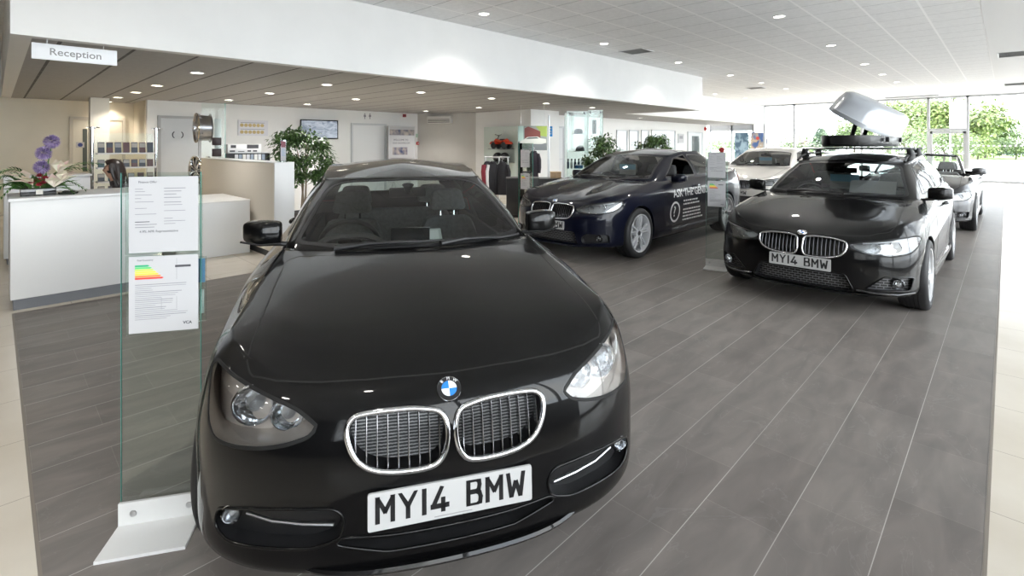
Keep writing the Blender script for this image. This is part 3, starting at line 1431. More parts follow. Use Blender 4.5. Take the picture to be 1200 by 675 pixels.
    # lower openings
    for (poly, kind, both) in S['intakes']:
        for s_ in ((1, -1) if both else (1,)):
            pl_ = poly if s_ > 0 else mir(poly)
            fs = sh.cut(pl_, 'front', lim=lambda c: c.x < .8)
            if not fs:
                continue
            lp = simp(sh.loops(fs)[0], .012)
            vs, ff = sh.take(fs)
            c = sum(lp, Vector()) / len(lp)
            wl, L2 = wall_of(lp, .055, .95)
            o = wl.build('bumper_intake', M_PLAST if kind != 'gloss' else paint_m, root, smooth=40, shift=sh.shift)
            bk = MB()
            bk.add([Vector((p.x + .055, c.y + (p.y - c.y) * .95, c.z + (p.z - c.z) * .95)) for p in vs], [tuple(f) for f in ff])
            bk.build('intake_mesh', M_MESH if kind == 'mesh' else M_PLAST, o, smooth=40, shift=sh.shift)
            if S.get('intake_rim'):
                rb = MB()
                rb.tube([p + sh.normal(p) * .001 for p in lp], S['intake_rim'], 8, closed=True)
                rb.build('intake_rim', paint_m, o, smooth=50, shift=sh.shift)
    for s_ in (1, -1):
        for (y, z, r) in S['fogs']:
            h = sh.hit((s_ * y, z), 'front')
            ax = (Vector((-1, 0, 0)) * .8 + sh.normal(h) * .4).normalized()
            rg, bw, gl = MB(), MB(), MB()
            lamp_unit(rg, bw, gl, h + Vector((S.get('fogd', .015), 0, 0)), r, ax)
            f0 = rg.build('fog_light', M_CHROME, root, smooth=50, shift=sh.shift)
            bw.build('fog_reflector', M_REFL, f0, smooth=50, shift=sh.shift)
            gl.build('fog_bulb', M_BULB, f0, smooth=50, shift=sh.shift)
        for (pts, th, m, dx) in S.get('trims', []):
            P = []
            for (y, z) in pts:
                h = sh.hit((s_ * y, z), 'front')
                if h:
                    P.append(h + Vector((dx, 0, 0)))
            mb = MB()
            mb.tube(P, th, 8, up=(0, 0, 1), flat=.8)
            mb.build('bumper_trim', m, root, smooth=50, shift=sh.shift)
    # splitter lip
    if S.get('lip'):
        z, y1, dx = S['lip']
        mb = MB()
        A = []
        for k in range(25):
            y = lerp(-y1, y1, k / 24)
            h = sh.hit((y, .25), 'front')
            t = abs(y) / y1
            zz_ = z + .02 * t ** 6
            dx = S['lip'][2] * (1 - t ** 6) - .03 * t ** 6
            A.append([Vector((h.x + .06, y, zz_ + .012)), Vector((h.x - dx, y, zz_ + .012)), Vector((h.x - dx - .006, y, zz_ + .004)), Vector((h.x - dx, y, zz_ - .006)), Vector((h.x + .06, y, zz_ - .006))])
        mb.grid(A)
        mb.build('bumper_lip', paint_m, root, smooth=50, shift=sh.shift)
    # badge
    bz = S['badge']
    h = sh.hit((0, bz), 'front')
    roundel(root, h, sh.normal(h), .041, sh.shift)
    if S.get('plate'):
        x, z = S['plate']
        plate(root, S, x, z, plate_txt)
        plate(root, S, L + .012, .62, plate_txt, True)
    # bonnet cut out as a panel of its own
    hp = S['hood']
    poly = [(x, y) for x, y in hp] + [(x, -y) for x, y in reversed(hp) if y > 1e-4]
    fs = sh.cut(poly, 'top', lim=lambda c: c.z > .60 and c.x < S['cowl'][0] + .05 + .4)
    fs = [f for f in fs if f.is_valid]
    lp = simp(sh.loops(fs)[0], .02)
    vs, ff = sh.take(fs)
    ho = sh.make('hood', vs, ff, paint_m, root)
    sh.ribbon(lp, .006, .0009, True).build('hood_gap', M_GAP, ho, shift=sh.shift)
    # door lines, handles
    for s_, sd in ((1, 'side+'), (-1, 'side-')):
        for pts in S['doors']:
            mb = sh.strip(pts, sd, .006, .001, step=.04)
            if mb.f:
                mb.build('door_gap', M_GAP, root, shift=sh.shift)
        for (x, z) in S['handles']:
            h = sh.hit((x, z), sd)
            mb = MB()
            hm = [h + Vector((-.10, s_ * .004, .004)), h + Vector((-.085, s_ * .028, .004)), h + Vector((0, s_ * .034, .002)), h + Vector((.085, s_ * .028, 0)), h + Vector((.10, s_ * .004, 0))]
            mb.tube(hm, .013, 8, flat=1.2)
            mb.build('door_handle', paint_m, root, smooth=60, shift=sh.shift)
        if S.get('sill'):
            x0, x1, z = S['sill']
            mb = MB()
            A = []
            for k in range(12):
                x = lerp(x0, x1, k / 11)
                h = sh.hit((x, z), sd)
                A.append([h + Vector((0, -s_ * .05, .03)), h + Vector((0, s_ * .012, .03)), h + Vector((0, s_ * .02, 0)), h + Vector((0, s_ * .01, -.04)), h + Vector((0, -s_ * .06, -.045))])
            mb.grid(A)
            mb.build('side_skirt', S.get('sillmat', paint_m), root, smooth=40, shift=sh.shift)
        mirror_part(root, S, s_, S.get('mirpaint', paint_m), None)
        # tail lamps
        fs = sh.cut(S['tail'] if s_ > 0 else mir(S['tail']), 'rear', lim=lambda c: c.x > L - .42)
        if fs:
            vs, ff = sh.take(fs)
            tl_ = sh.make('tail_light', vs, ff, M_REDL, root, off=.002)
            hb = MB()
            hb.add([Vector((p.x - .03, p.y * .985, p.z)) for p in vs], [tuple(f) for f in ff])
            hb.build('lamp_backing', M_PLAST, tl_, smooth=40, shift=sh.shift)
    # wipers
    if not S.get('open') or True:
        for (ya, yb, dz) in S['wipers']:
            P = []
            for k in range(8):
                y = lerp(ya, yb, k / 7)
                x = lerp(S['cowl'][0], S['wipx'], (abs(y) / .7) ** 2) + .07
                h = sh.hit((x, y), 'top')
                if h:
                    P.append(h + sh.normal(h) * .022)
            if len(P) < 7:
                continue
            mb = MB()
            mb.tube(P, .007, 8)
            w_ = mb.build('wiper', M_PLAST, root, smooth=50, shift=sh.shift)
            mb = MB()
            q = [p + Vector((.018, 0, .002)) for p in P]
            mb.tube([P[0] + Vector((-.03, 0, -.012)), P[2], q[5]], [.016, .011, .007], 8)
            mb.build('wiper_arm', M_PLAST, w_, smooth=50, shift=sh.shift)
    body = sh.finish('body', paint_m, root)
    for x, st in ((S['axf'], steer), (S['axr'], 0)):
        for s_ in (1, -1):
            add_wheel(root, S, x, s_, wheel, st)
    cabin(root, S)
    # underside tray
    u = MB()
    u.box(.3, L - .3, -.62, .62, .20, .23, Matrix.Translation(sh.shift))
    u.build('underbody', M_PLAST, root, smooth=0)
    return sh


def place_nose(root, S, X, Y, ang):
    """nose at (X,Y); ang = world direction of the car's rear"""
    root.location = (X + math.cos(ang) * S['L'] / 2, Y + math.sin(ang) * S['L'] / 2, 0)
    root.rotation_euler = (0, 0, ang)
# ------------------------------------------------------------------ body shapes (metres; x back from the nose)
def plan_of(L, W, nose, xs, tail):
    """plan outline: nose / tail points given as fractions of half width"""
    h = W / 2
    return [(x, y * h) for x, y in nose] + xs + [(L - x, y * h) for x, y in tail]


HATCH = dict(
    L=4.324, cp=17,
    plan=plan_of(4.324, 1.765,
                 [(0, 0), (.006, .19), (.026, .37), (.066, .555), (.13, .715), (.23, .85), (.35, .925), (.50, .965)],
                 [(.76, .865), (1.03, .872), (1.38, .876), (1.80, .88), (2.35, .8825), (2.85, .8825), (3.25, .882), (3.55, .875)],
                 [(.42, .965), (.22, .88), (.12, .74), (.055, .55), (.02, .3), (.006, .15), (0, 0)]),
    rows=[
        dict(z=[(0, .205), (5, .20), (8, .19), (13, .17), (17, .25), (22, .27)], off=[(0, .075), (5, .07), (8, .07), (13, .07), (22, .09)]),
        dict(z=[(0, .235), (5, .235), (8, .24), (13, .23), (17, .33), (22, .35)], off=[(0, .012), (5, .012), (8, .02), (13, .028), (22, .02)]),
        dict(z=[(0, .33), (5, .335), (8, .37), (13, .37), (22, .47)], off=[(0, 0), (5, 0), (8, .012), (13, .022), (22, 0)]),
        dict(z=[(0, .44), (5, .45), (8, .50), (13, .51), (22, .6)], off=[(0, 0), (5, .0), (8, .004), (13, .010), (22, 0)]),
        dict(z=[(0, .53), (5, .55), (8, .61), (13, .63), (22, .72)], off=[(0, .008), (5, .004), (8, 0), (13, .002), (22, .01)]),
        dict(z=[(0, .655), (3, .655), (5, .66), (8, .73), (10, .76), (13, .765), (22, .83)], off=[(0, .035), (3, .035), (5, .025), (8, .02), (13, .006), (22, .04)]),
        dict(z=[(0, .73), (3, .73), (5, .745), (8, .83), (10, .87), (13, .875), (17, .9), (22, .92)], off=[(0, .085), (3, .085), (5, .06), (8, .055), (10, .035), (13, .025), (22, .08)]),
        dict(z=[(0, .765), (3, .77), (5, .80), (6, .83), (7, .852), (8, .882), (9, .918), (10, .955), (13, .965), (16, .985), (22, 1.0)],
             off=[(0, .16), (3, .15), (5, .12), (6, .12), (7, .125), (8, .14), (9, .16), (10, .175), (11, .135), (13, .08), (16, .07), (22, .12)]),
    ],
    cowl=(1.12, .975, 2.0), hoodz=[(.16, .765), (.35, .832), (.6, .89), (.85, .94)], hoodline=[(4, .012), (3, .006)],
    rf=(1.93, 1.322), rc=(2.16, .522, 1.298), qc=(3.95, .47, 1.285), qr=(4.10, 1.33),
    raily=[(0, .522), (.3, .548), (.7, .54), (1, .47)], railz=[(0, 1.298), (.25, 1.345), (.5, 1.356), (.8, 1.328), (1, 1.285)],
    roofz=[(1.93, 1.322), (2.2, 1.385), (2.6, 1.42), (3.1, 1.415), (3.7, 1.375), (4.1, 1.33)],
    axf=.755, axr=3.445, track=.765, tyre=.318, tw=.205)

HATCH.update(
    kidney=rounded([(.036, .680), (.115, .693), (.213, .694), (.300, .687), (.322, .665), (.323, .64), (.312, .598), (.285, .558), (.24, .536), (.18, .526), (.09, .524), (.04, .533), (.017, .57), (.011, .62), (.017, .66)], .02, 2),
    lamp=rounded([(.408, .664), (.436, .636), (.503, .615), (.579, .602), (.66, .596), (.735, .598), (.762, .64), (.772, .70), (.785, .765), (.765, .788), (.731, .782), (.654, .760), (.552, .730), (.471, .705)],
                 [.012, .01, .02, .02, .02, .03, .02, .02, .02, .012, .02, .02, .02, .02], 3),
    units=[(.618, .688, .062), (.508, .670, .048)], lampd=.10, unitd=.062,
    lampmat=mat('lamp_bezel_taupe', (.58, .51, .46), .3, .1, coat=.3),
    badge=.727, plate=(-.006, .426),
    intakes=[(rounded([(.325, .40), (.352, .434), (.506, .436), (.62, .426), (.715, .40), (.725, .338), (.68, .308), (.549, .315), (.42, .316), (.335, .345)], .025, 3), 'plain', True),
             (rounded([(-.36, .325), (-.20, .288), (.20, .288), (.36, .325), (.34, .345), (.18, .338), (-.18, .338), (-.34, .345)], .012, 3), 'mesh', False)],
    fogs=[(.668, .390, .028)], fogd=.014, intake_rim=.005,
    trims=[([(.36, .372), (.45, .376), (.54, .382), (.62, .396)], .006, M_SATIN, .022)],
    lip=(.232, .50, .016),
    hood=[(.138, 0), (.143, .12), (.153, .26), (.178, .40), (.215, .55), (.255, .632), (.30, .652), (.40, .652), (.60, .652), (.90, .655), (1.18, .655), (1.235, .60), (1.16, .36), (1.105, .15), (1.095, 0)],
    wind=rounded([(-.635, 1.0), (-.40, .990), (0, .9935), (.40, .990), (.635, 1.0), (.50, 1.262), (.36, 1.292), (0, 1.306), (-.36, 1.292), (-.50, 1.262)], [.03, .03, .03, .03, .03, .07, .05, .03, .05, .07], 4),
    rearw=[(-.56, 1.03), (.56, 1.03), (.44, 1.28), (-.44, 1.28)],
    sidew=[[(1.62, 1.005), (2.12, 1.27), (2.50, 1.325), (2.52, 1.01)], [(2.60, 1.012), (2.58, 1.325), (3.15, 1.31), (3.42, 1.06), (3.35, 1.02)]],
    doors=[[(1.42, .35), (1.36, .55), (1.38, .9)], [(2.52, 1.0), (2.54, .6), (2.46, .32)], [(3.42, 1.02), (3.3, .75), (3.05, .5), (3.0, .35)], [(1.42, .35), (2.46, .32)]],
    handles=[(2.30, .86), (3.12, .88)], sill=(1.15, 3.05, .24),
    tail=[(.45, .80), (.84, .82), (.84, .95), (.45, .93)],
    wipers=[(.42, -.16, 0), (-.12, -.62, 0)], wipx=1.36, mirror=(1.50, .765, 1.045),
    cabw=.62, cabend=3.5, seath=.56, rvm=(1.86, 1.218), archgap=.035, kframe=.0095, slats=9, slatmat=M_SLAT)

SEDAN = dict(
    L=4.907, cp=14,
    plan=plan_of(4.907, 1.86,
                 [(0, 0), (.006, .19), (.026, .37), (.066, .555), (.13, .715), (.23, .84), (.36, .92), (.53, .965)],
                 [(.83, .922), (1.12, .925), (1.46, .928), (2.0, .93), (2.62, .93), (3.3, .93), (3.98, .925), (4.2, .91)],
                 [(.50, .96), (.26, .89), (.14, .75), (.065, .55), (.025, .3), (.006, .15), (0, 0)]),
    rows=[
        dict(z=[(0, .20), (5, .20), (8, .19), (13, .18), (17, .25), (22, .27)], off=[(0, .075), (5, .07), (8, .07), (13, .07), (22, .09)]),
        dict(z=[(0, .235), (5, .235), (8, .24), (13, .235), (17, .33), (22, .35)], off=[(0, .012), (5, .012), (8, .02), (13, .028), (22, .02)]),
        dict(z=[(0, .34), (5, .345), (8, .38), (13, .38), (22, .47)], off=[(0, 0), (5, 0), (8, .012), (13, .022), (22, 0)]),
        dict(z=[(0, .48), (5, .48), (8, .52), (13, .53), (22, .6)], off=[(0, 0), (5, .0), (8, .004), (13, .010), (22, 0)]),
        dict(z=[(0, .57), (5, .59), (8, .64), (13, .66), (22, .72)], off=[(0, .010), (5, .006), (8, 0), (13, .002), (22, .01)]),
        dict(z=[(0, .66), (3, .665), (5, .68), (8, .76), (10, .79), (13, .80), (22, .85)], off=[(0, .035), (3, .035), (5, .025), (8, .015), (13, .006), (22, .04)]),
        dict(z=[(0, .735), (3, .74), (5, .765), (8, .86), (10, .90), (13, .91), (17, .94), (22, .98)], off=[(0, .08), (3, .08), (5, .06), (8, .045), (10, .04), (13, .03), (22, .06)]),
        dict(z=[(0, .775), (3, .79), (5, .825), (6, .85), (7, .873), (8, .91), (9, .95), (10, .985), (13, .995), (14, 1.01), (17, 1.04), (22, 1.07)],
             off=[(0, .15), (3, .14), (5, .115), (6, .11), (7, .115), (8, .125), (9, .145), (10, .16), (11, .125), (13, .085), (14, .10), (17, .10), (22, .10)]),
    ],
    cowl=(1.24, 1.005, 2.0), hoodz=[(.15, .775), (.35, .845), (.65, .915), (.95, .965)], hoodline=[(4, .020), (3, .024)],
    rf=(2.12, 1.375), rc=(2.28, .57, 1.355), qc=(3.60, .53, 1.345), qr=(3.76, 1.39),
    raily=[(0, .57), (.4, .60), (.8, .58), (1, .53)], railz=[(0, 1.355), (.3, 1.405), (.6, 1.41), (1, 1.36)],
    roofz=[(2.12, 1.375), (2.4, 1.435), (2.75, 1.464), (3.25, 1.445), (3.76, 1.39)],
    deck=(4.30, 1.085),
    axf=.832, axr=3.80, track=.80, tyre=.338, tw=.245,
    kidney=rounded([(.022, .725), (.10, .738), (.24, .735), (.352, .718), (.366, .67), (.352, .60), (.30, .558), (.12, .543), (.035, .548), (.013, .61)], [.02, .02, .02, .03, .03, .04, .04, .04, .03, .04], 4),
    lamp=rounded([(.385, .690), (.42, .655), (.55, .635), (.72, .640), (.84, .675), (.868, .745), (.855, .795), (.78, .792), (.62, .765), (.48, .738)], [.012, .02, .03, .03, .03, .02, .02, .03, .03, .02], 3),
    units=[(.70, .712, .043), (.565, .695, .038)], blades=[(.50, .722, .80, .772, .006)],
    lampmat=mat('lamp_bezel_grey', (.42, .43, .45), .22, .5, coat=.3),
    badge=.765, plate=(-.006, .462),
    intakes=[(rounded([(-.44, .24), (.44, .24), (.40, .395), (-.40, .395)], .03, 3), 'mesh', False),
             (rounded([(.50, .25), (.80, .27), (.80, .37), (.56, .385), (.49, .33)], .03, 3), 'plain', True)],
    fogs=[(.70, .325, .036)], fogd=.02,
    lip=(.205, .60, .004),
    hood=[(.115, 0), (.12, .2), (.15, .36), (.20, .52), (.27, .66), (.33, .70), (.50, .71), (.83, .71), (1.1, .705), (1.28, .69), (1.34, .62), (1.28, .36), (1.23, .15), (1.22, 0)],
    wind=rounded([(-.68, 1.032), (-.40, 1.022), (0, 1.026), (.40, 1.022), (.68, 1.032), (.545, 1.325), (.36, 1.35), (0, 1.362), (-.36, 1.35), (-.545, 1.325)], .03, 3),
    rearw=[(-.55, 1.12), (.55, 1.12), (.46, 1.34), (-.46, 1.34)],
    sidew=[[(1.78, 1.04), (2.30, 1.315), (2.66, 1.372), (2.72, 1.045)], [(2.80, 1.047), (2.76, 1.375), (3.36, 1.345), (3.80, 1.12), (3.74, 1.055)]],
    doors=[[(1.52, .35), (1.46, .6), (1.48, .95)], [(2.74, 1.04), (2.76, .6), (2.68, .34)], [(3.62, 1.05), (3.5, .8), (3.36, .5), (3.3, .36)], [(1.52, .35), (3.3, .36)]],
    handles=[(2.52, .89), (3.42, .91)], sill=(1.28, 3.36, .27),
    tail=[(.50, .84), (.90, .86), (.90, 1.0), (.50, .98)],
    wipers=[(.48, -.16, 0), (-.12, -.66, 0)], wipx=1.46, mirror=(1.86, .885, 1.03),
    cabw=.68, cabend=3.7, seath=.58, rvm=(2.02, 1.262), kframe=.009, slats=11, slatmat=M_SLAT)

TOURING = dict(
    L=4.633, cp=17,
    plan=plan_of(4.633, 1.811,
                 [(0, 0), (.006, .19), (.026, .37), (.066, .555), (.13, .715), (.225, .845), (.34, .92), (.50, .965)],
                 [(.776, .896), (1.05, .90), (1.38, .903), (1.85, .905), (2.45, .9055), (3.0, .905), (3.58, .90), (3.85, .893)],
                 [(.42, .965), (.22, .89), (.12, .74), (.055, .55), (.02, .3), (.006, .15), (0, 0)]),
    rows=[
        dict(z=[(0, .19), (5, .19), (8, .19), (13, .17), (17, .25), (22, .27)], off=[(0, .075), (5, .07), (8, .07), (13, .07), (22, .09)]),
        dict(z=[(0, .225), (5, .225), (8, .24), (13, .23), (17, .33), (22, .35)], off=[(0, .012), (5, .012), (8, .02), (13, .028), (22, .02)]),
        dict(z=[(0, .33), (5, .335), (8, .37), (13, .37), (22, .47)], off=[(0, 0), (5, 0), (8, .012), (13, .022), (22, 0)]),
        dict(z=[(0, .45), (5, .455), (8, .50), (13, .51), (22, .6)], off=[(0, 0), (5, .0), (8, .004), (13, .010), (22, 0)]),
        dict(z=[(0, .53), (5, .545), (8, .61), (13, .63), (22, .72)], off=[(0, .008), (5, .006), (8, 0), (13, .002), (22, .01)]),
        dict(z=[(0, .61), (3, .61), (5, .63), (8, .72), (10, .76), (13, .77), (22, .83)], off=[(0, .025), (3, .025), (5, .025), (8, .015), (13, .006), (22, .04)]),
        dict(z=[(0, .675), (3, .68), (5, .71), (8, .82), (10, .87), (13, .88), (17, .90), (22, .92)], off=[(0, .06), (3, .06), (5, .055), (8, .045), (10, .038), (13, .028), (22, .08)]),
        dict(z=[(0, .71), (3, .725), (5, .775), (6, .81), (7, .838), (8, .875), (9, .915), (10, .95), (13, .965), (16, .985), (22, 1.0)],
             off=[(0, .13), (3, .125), (5, .11), (6, .11), (7, .115), (8, .125), (9, .145), (10, .165), (11, .13), (13, .08), (16, .08), (22, .12)]),
    ],
    cowl=(1.17, .968, 2.0), hoodz=[(.13, .71), (.35, .80), (.62, .875), (.90, .93)], hoodline=[(4, .016), (3, .016)],
    rf=(2.0, 1.335), rc=(2.16, .55, 1.318), qc=(4.18, .50, 1.30), qr=(4.36, 1.345),
    raily=[(0, .55), (.3, .59), (.7, .58), (1, .50)], railz=[(0, 1.318), (.25, 1.372), (.5, 1.38), (.8, 1.355), (1, 1.30)],
    roofz=[(2.0, 1.335), (2.3, 1.395), (2.7, 1.428), (3.3, 1.425), (3.9, 1.39), (4.36, 1.345)],
    axf=.776, axr=3.586, track=.785, tyre=.326, tw=.225,
    kidney=rounded([(.028, .668), (.12, .680), (.26, .676), (.365, .655), (.372, .60), (.335, .535), (.25, .507), (.12, .498), (.035, .505), (.018, .56)], [.02, .02, .02, .03, .03, .04, .04, .04, .03, .04], 4),
    lamp=rounded([(.378, .640), (.40, .600), (.52, .562), (.68, .555), (.80, .58), (.845, .635), (.855, .705), (.83, .725), (.74, .712), (.58, .682), (.46, .664)], [.012, .02, .03, .03, .03, .03, .02, .02, .03, .03, .02], 3),
    units=[(.70, .632, .045), (.565, .618, .040)], blades=[(.48, .652, .80, .695, .007)],
    lampmat=mat('lamp_bezel_grey', (.42, .43, .45), .22, .5, coat=.3),
    badge=.697, plate=(-.006, .438),
    intakes=[(rounded([(-.43, .225), (.43, .225), (.36, .376), (-.36, .376)], .03, 3), 'mesh', False),
             (rounded([(.50, .258), (.80, .262), (.82, .38), (.64, .385)], .02, 3), 'mesh', True)],
    fogs=[(.725, .322, .042)], fogd=.012, intake_rim=.006,
    trims=[([(.44, .245), (.58, .232), (.72, .228), (.82, .24)], .014, mat('gloss_black', (.006, .006, .007), .15, coat=1), -.004)],
    lip=(.20, .66, .004),
    hood=[(.105, 0), (.11, .2), (.135, .36), (.185, .52), (.26, .655), (.32, .69), (.50, .69), (.776, .685), (1.0, .68), (1.19, .665), (1.26, .61), (1.20, .36), (1.155, .15), (1.145, 0)],
    wind=rounded([(-.655, .995), (-.40, .984), (0, .988), (.40, .984), (.655, .995), (.525, 1.285), (.36, 1.31), (0, 1.322), (-.36, 1.31), (-.525, 1.285)], .03, 3),
    rearw=[(-.56, 1.03), (.56, 1.03), (.44, 1.29), (-.44, 1.29)],
    sidew=[[(1.68, 1.0), (2.18, 1.28), (2.56, 1.335), (2.60, 1.01)], [(2.68, 1.012), (2.65, 1.34), (3.22, 1.335), (3.32, 1.02)], [(3.40, 1.025), (3.32, 1.33), (3.9, 1.29), (4.1, 1.08)]],
    doors=[[(1.44, .35), (1.38, .55), (1.40, .9)], [(2.62, 1.0), (2.64, .6), (2.56, .32)], [(3.42, 1.02), (3.35, .75), (3.16, .5), (3.1, .35)], [(1.44, .35), (3.1, .35)]],
    handles=[(2.40, .86), (3.24, .88)], sill=(1.17, 3.18, .25),
    tail=[(.45, .80), (.86, .82), (.86, .95), (.45, .93)],
    wipers=[(.46, -.16, 0), (-.12, -.62, 0)], wipx=1.38, mirror=(1.56, .845, 1.025),
    cabw=.64, cabend=3.6, seath=.56, rvm=(1.90, 1.225), kframe=.009, slats=10, slatmat=mat('slat_black_chrome', (.06, .06, .065), .2, 1.0))


def variant(B, **k):
    d = dict(B)
    d.update(k)
    return d


CONV = variant(
    TOURING, cp=14, deck=(3.75, .985), open=True, L=4.638,
    rf=(1.98, 1.325), rc=(2.10, .56, 1.30), qc=(3.3, .5, 1.3), qr=(3.4, 1.33),
    sidew=[], rearw=[], cabend=3.55,
    rows=TOURING['rows'][:-1] + [dict(z=[(0, .71), (3, .725), (5, .775), (6, .81), (7, .838), (8, .875), (9, .91), (10, .94), (13, .935), (16, .95), (22, .96)],
                                      off=[(0, .13), (3, .125), (5, .11), (6, .11), (7, .115), (8, .125), (9, .145), (10, .165), (11, .14), (13, .12), (14, .14), (17, .12), (22, .10)])])
# ================================================================== THE SHOWROOM
H2 = 3.55        # showroom ceiling
H1 = 2.56        # lower ceiling over reception and shop
XB = -6.55       # bulkhead over the edge of the dark floor
YW = 28.0        # end glazing
XR = 1.9         # glazed side
XW = -14.1       # wall behind reception
XO = -11.2       # office wall
YG = -4.2          # side glazing starts here

GEO = []


def geo_nodes(name, rough=.5, spec=.5, coat=0.0):
    m = bpy.data.materials.new(name)
    m.use_nodes = True
    nt = m.node_tree
    b = nt.nodes['Principled BSDF']
    b.inputs['Roughness'].default_value = rough
    b.inputs['Specular IOR Level'].default_value = spec
    b.inputs['Coat Weight'].default_value = coat
    g = nt.nodes.new('ShaderNodeNewGeometry')
    s = nt.nodes.new('ShaderNodeSeparateXYZ')
    nt.links.new(g.outputs['Position'], s.inputs[0])
    return m, nt, b, g, s


def nmath(nt, op, a, b=None):
    n = nt.nodes.new('ShaderNodeMath')
    n.operation = op
    for i, x in enumerate((a, b)):
        if x is None:
            continue
        if isinstance(x, (int, float)):
            n.inputs[i].default_value = x
        else:
            nt.links.new(x, n.inputs[i])
    return n.outputs[0]


def line_mask(nt, sock, off, step, w):
    """1 on lines repeated every step"""
    t = nmath(nt, 'ADD', sock, off + 100 * step)
    f = nmath(nt, 'MODULO', t, step)
    return nmath(nt, 'LESS_THAN', f, w)


def mixc(nt, fac, a, b):
    n = nt.nodes.new('ShaderNodeMix')
    n.data_type = 'RGBA'
    if isinstance(fac, (int, float)):
        n.inputs[0].default_value = fac
    else:
        nt.links.new(fac, n.inputs[0])
    for i, x in ((6, a), (7, b)):
        if isinstance(x, tuple):
            n.inputs[i].default_value = (*x, 1)
        else:
            nt.links.new(x, n.inputs[i])
    return n.outputs[2]


def ramp(nt, sock, a, b, p0=.3, p1=.7):
    r = nt.nodes.new('ShaderNodeValToRGB')
    r.color_ramp.elements[0].position = p0
    r.color_ramp.elements[1].position = p1
    r.color_ramp.elements[0].color = (*a, 1)
    r.color_ramp.elements[1].color = (*b, 1)
    nt.links.new(sock, r.inputs[0])
    return r.outputs[0]


def noise(nt, vec, scale, detail=4, sc=(1, 1, 1), dist=0):
    mp = nt.nodes.new('ShaderNodeMapping')
    mp.inputs['Scale'].default_value = sc
    nt.links.new(vec, mp.inputs[0])
    n = nt.nodes.new('ShaderNodeTexNoise')
    n.inputs['Scale'].default_value = scale
    n.inputs['Detail'].default_value = detail
    n.inputs['Distortion'].default_value = dist
    nt.links.new(mp.outputs[0], n.inputs['Vector'])
    return n.outputs['Fac']


def mat_darkfloor():
    m, nt, b, g, s = geo_nodes('slate_tiles', .34, .22)
    tw = .291
    cb = nt.nodes.new('ShaderNodeCombineXYZ')
    nt.links.new(nmath(nt, 'ADD', s.outputs[1], .167 + 58.2), cb.inputs[0])
    nt.links.new(nmath(nt, 'ADD', s.outputs[0], .063 + 100 * tw), cb.inputs[1])
    br = nt.nodes.new('ShaderNodeTexBrick')
    br.inputs['Scale'].default_value = 1
    br.inputs['Brick Width'].default_value = tw * 2
    br.inputs['Row Height'].default_value = tw
    br.inputs['Mortar Size'].default_value = .0012
    br.inputs['Mortar Smooth'].default_value = 0
    br.inputs['Color1'].default_value = (.176, .157, .145, 1)
    br.inputs['Color2'].default_value = (.210, .190, .176, 1)
    br.inputs['Mortar'].default_value = (.26, .24, .22, 1)
    nt.links.new(cb.outputs[0], br.inputs['Vector'])
    n1 = noise(nt, g.outputs['Position'], 9, 8, (1, .28, 1), .6)
    n2 = noise(nt, g.outputs['Position'], 2.2, 6, (1, .6, 1), 2.5)
    c = nt.nodes.new('ShaderNodeMix')
    c.data_type = 'RGBA'
    c.blend_type = 'MULTIPLY'
    c.inputs[0].default_value = 1
    nt.links.new(br.outputs['Color'], c.inputs[6])
    nt.links.new(ramp(nt, n1, (.78, .78, .78), (1.15, 1.14, 1.13), .3, .7), c.inputs[7])
    vein = nmath(nt, 'LESS_THAN', nmath(nt, 'ABSOLUTE', nmath(nt, 'SUBTRACT', n2, .56)), .004)
    c2 = mixc(nt, nmath(nt, 'MULTIPLY', vein, .14), c.outputs[2], (.34, .33, .32))
    n3 = noise(nt, g.outputs['Position'], .55, 3)
    gm = nmath(nt, 'MULTIPLY', line_mask(nt, s.outputs[0], .063 + .0018, tw, .0036), ramp(nt, n3, (.25, .25, .25), (1, 1, 1), .35, .6))
    c3 = mixc(nt, gm, c2, (.50, .47, .44))
    nt.links.new(c3, b.inputs['Base Color'])
    rr = nt.nodes.new('ShaderNodeMapRange')
    rr.inputs[3].default_value = .36
    rr.inputs[4].default_value = .54
    nt.links.new(n1, rr.inputs[0])
    nt.links.new(rr.outputs[0], b.inputs['Roughness'])
    bp = nt.nodes.new('ShaderNodeBump')
    bp.inputs['Strength'].default_value = .12
    bp.inputs['Distance'].default_value = .004
    nt.links.new(n1, bp.inputs['Height'])
    nt.links.new(bp.outputs[0], b.inputs['Normal'])
    return m


def mat_lightfloor():
    m, nt, b, g, s = geo_nodes('cream_tiles', .22, .5)
    n = noise(nt, g.outputs['Position'], 1.5, 5)
    c = ramp(nt, n, (.60, .54, .45), (.70, .645, .56))
    c = mixc(nt, line_mask(nt, s.outputs[0], .063, .6, .004), c, (.36, .32, .27))
    c = mixc(nt, line_mask(nt, s.outputs[1], .08, .6, .004), c, (.36, .32, .27))
    nt.links.new(c, b.inputs['Base Color'])
    return m


def mat_ceiling(name, base, bar, gap, step, off, rough=.8, yoff=0.0, ws=(.014, .03)):
    m, nt, b, g, s = geo_nodes(name, rough, .3)
    n = noise(nt, g.outputs['Position'], 14, 4)
    n2 = noise(nt, g.outputs['Position'], 160, 2)
    k = .04
    c = ramp(nt, n, tuple(x * (1 - k) for x in base), tuple(min(1, x * (1 + k)) for x in base))
    c = mixc(nt, nmath(nt, 'MULTIPLY', nmath(nt, 'GREATER_THAN', n2, .64), .25), c, tuple(x * .6 for x in base))
    c = mixc(nt, line_mask(nt, s.outputs[1], yoff, step, ws[0]), c, gap)
    c = mixc(nt, line_mask(nt, s.outputs[0], off, step, ws[1]), c, bar)
    nt.links.new(c, b.inputs['Base Color'])
    return m


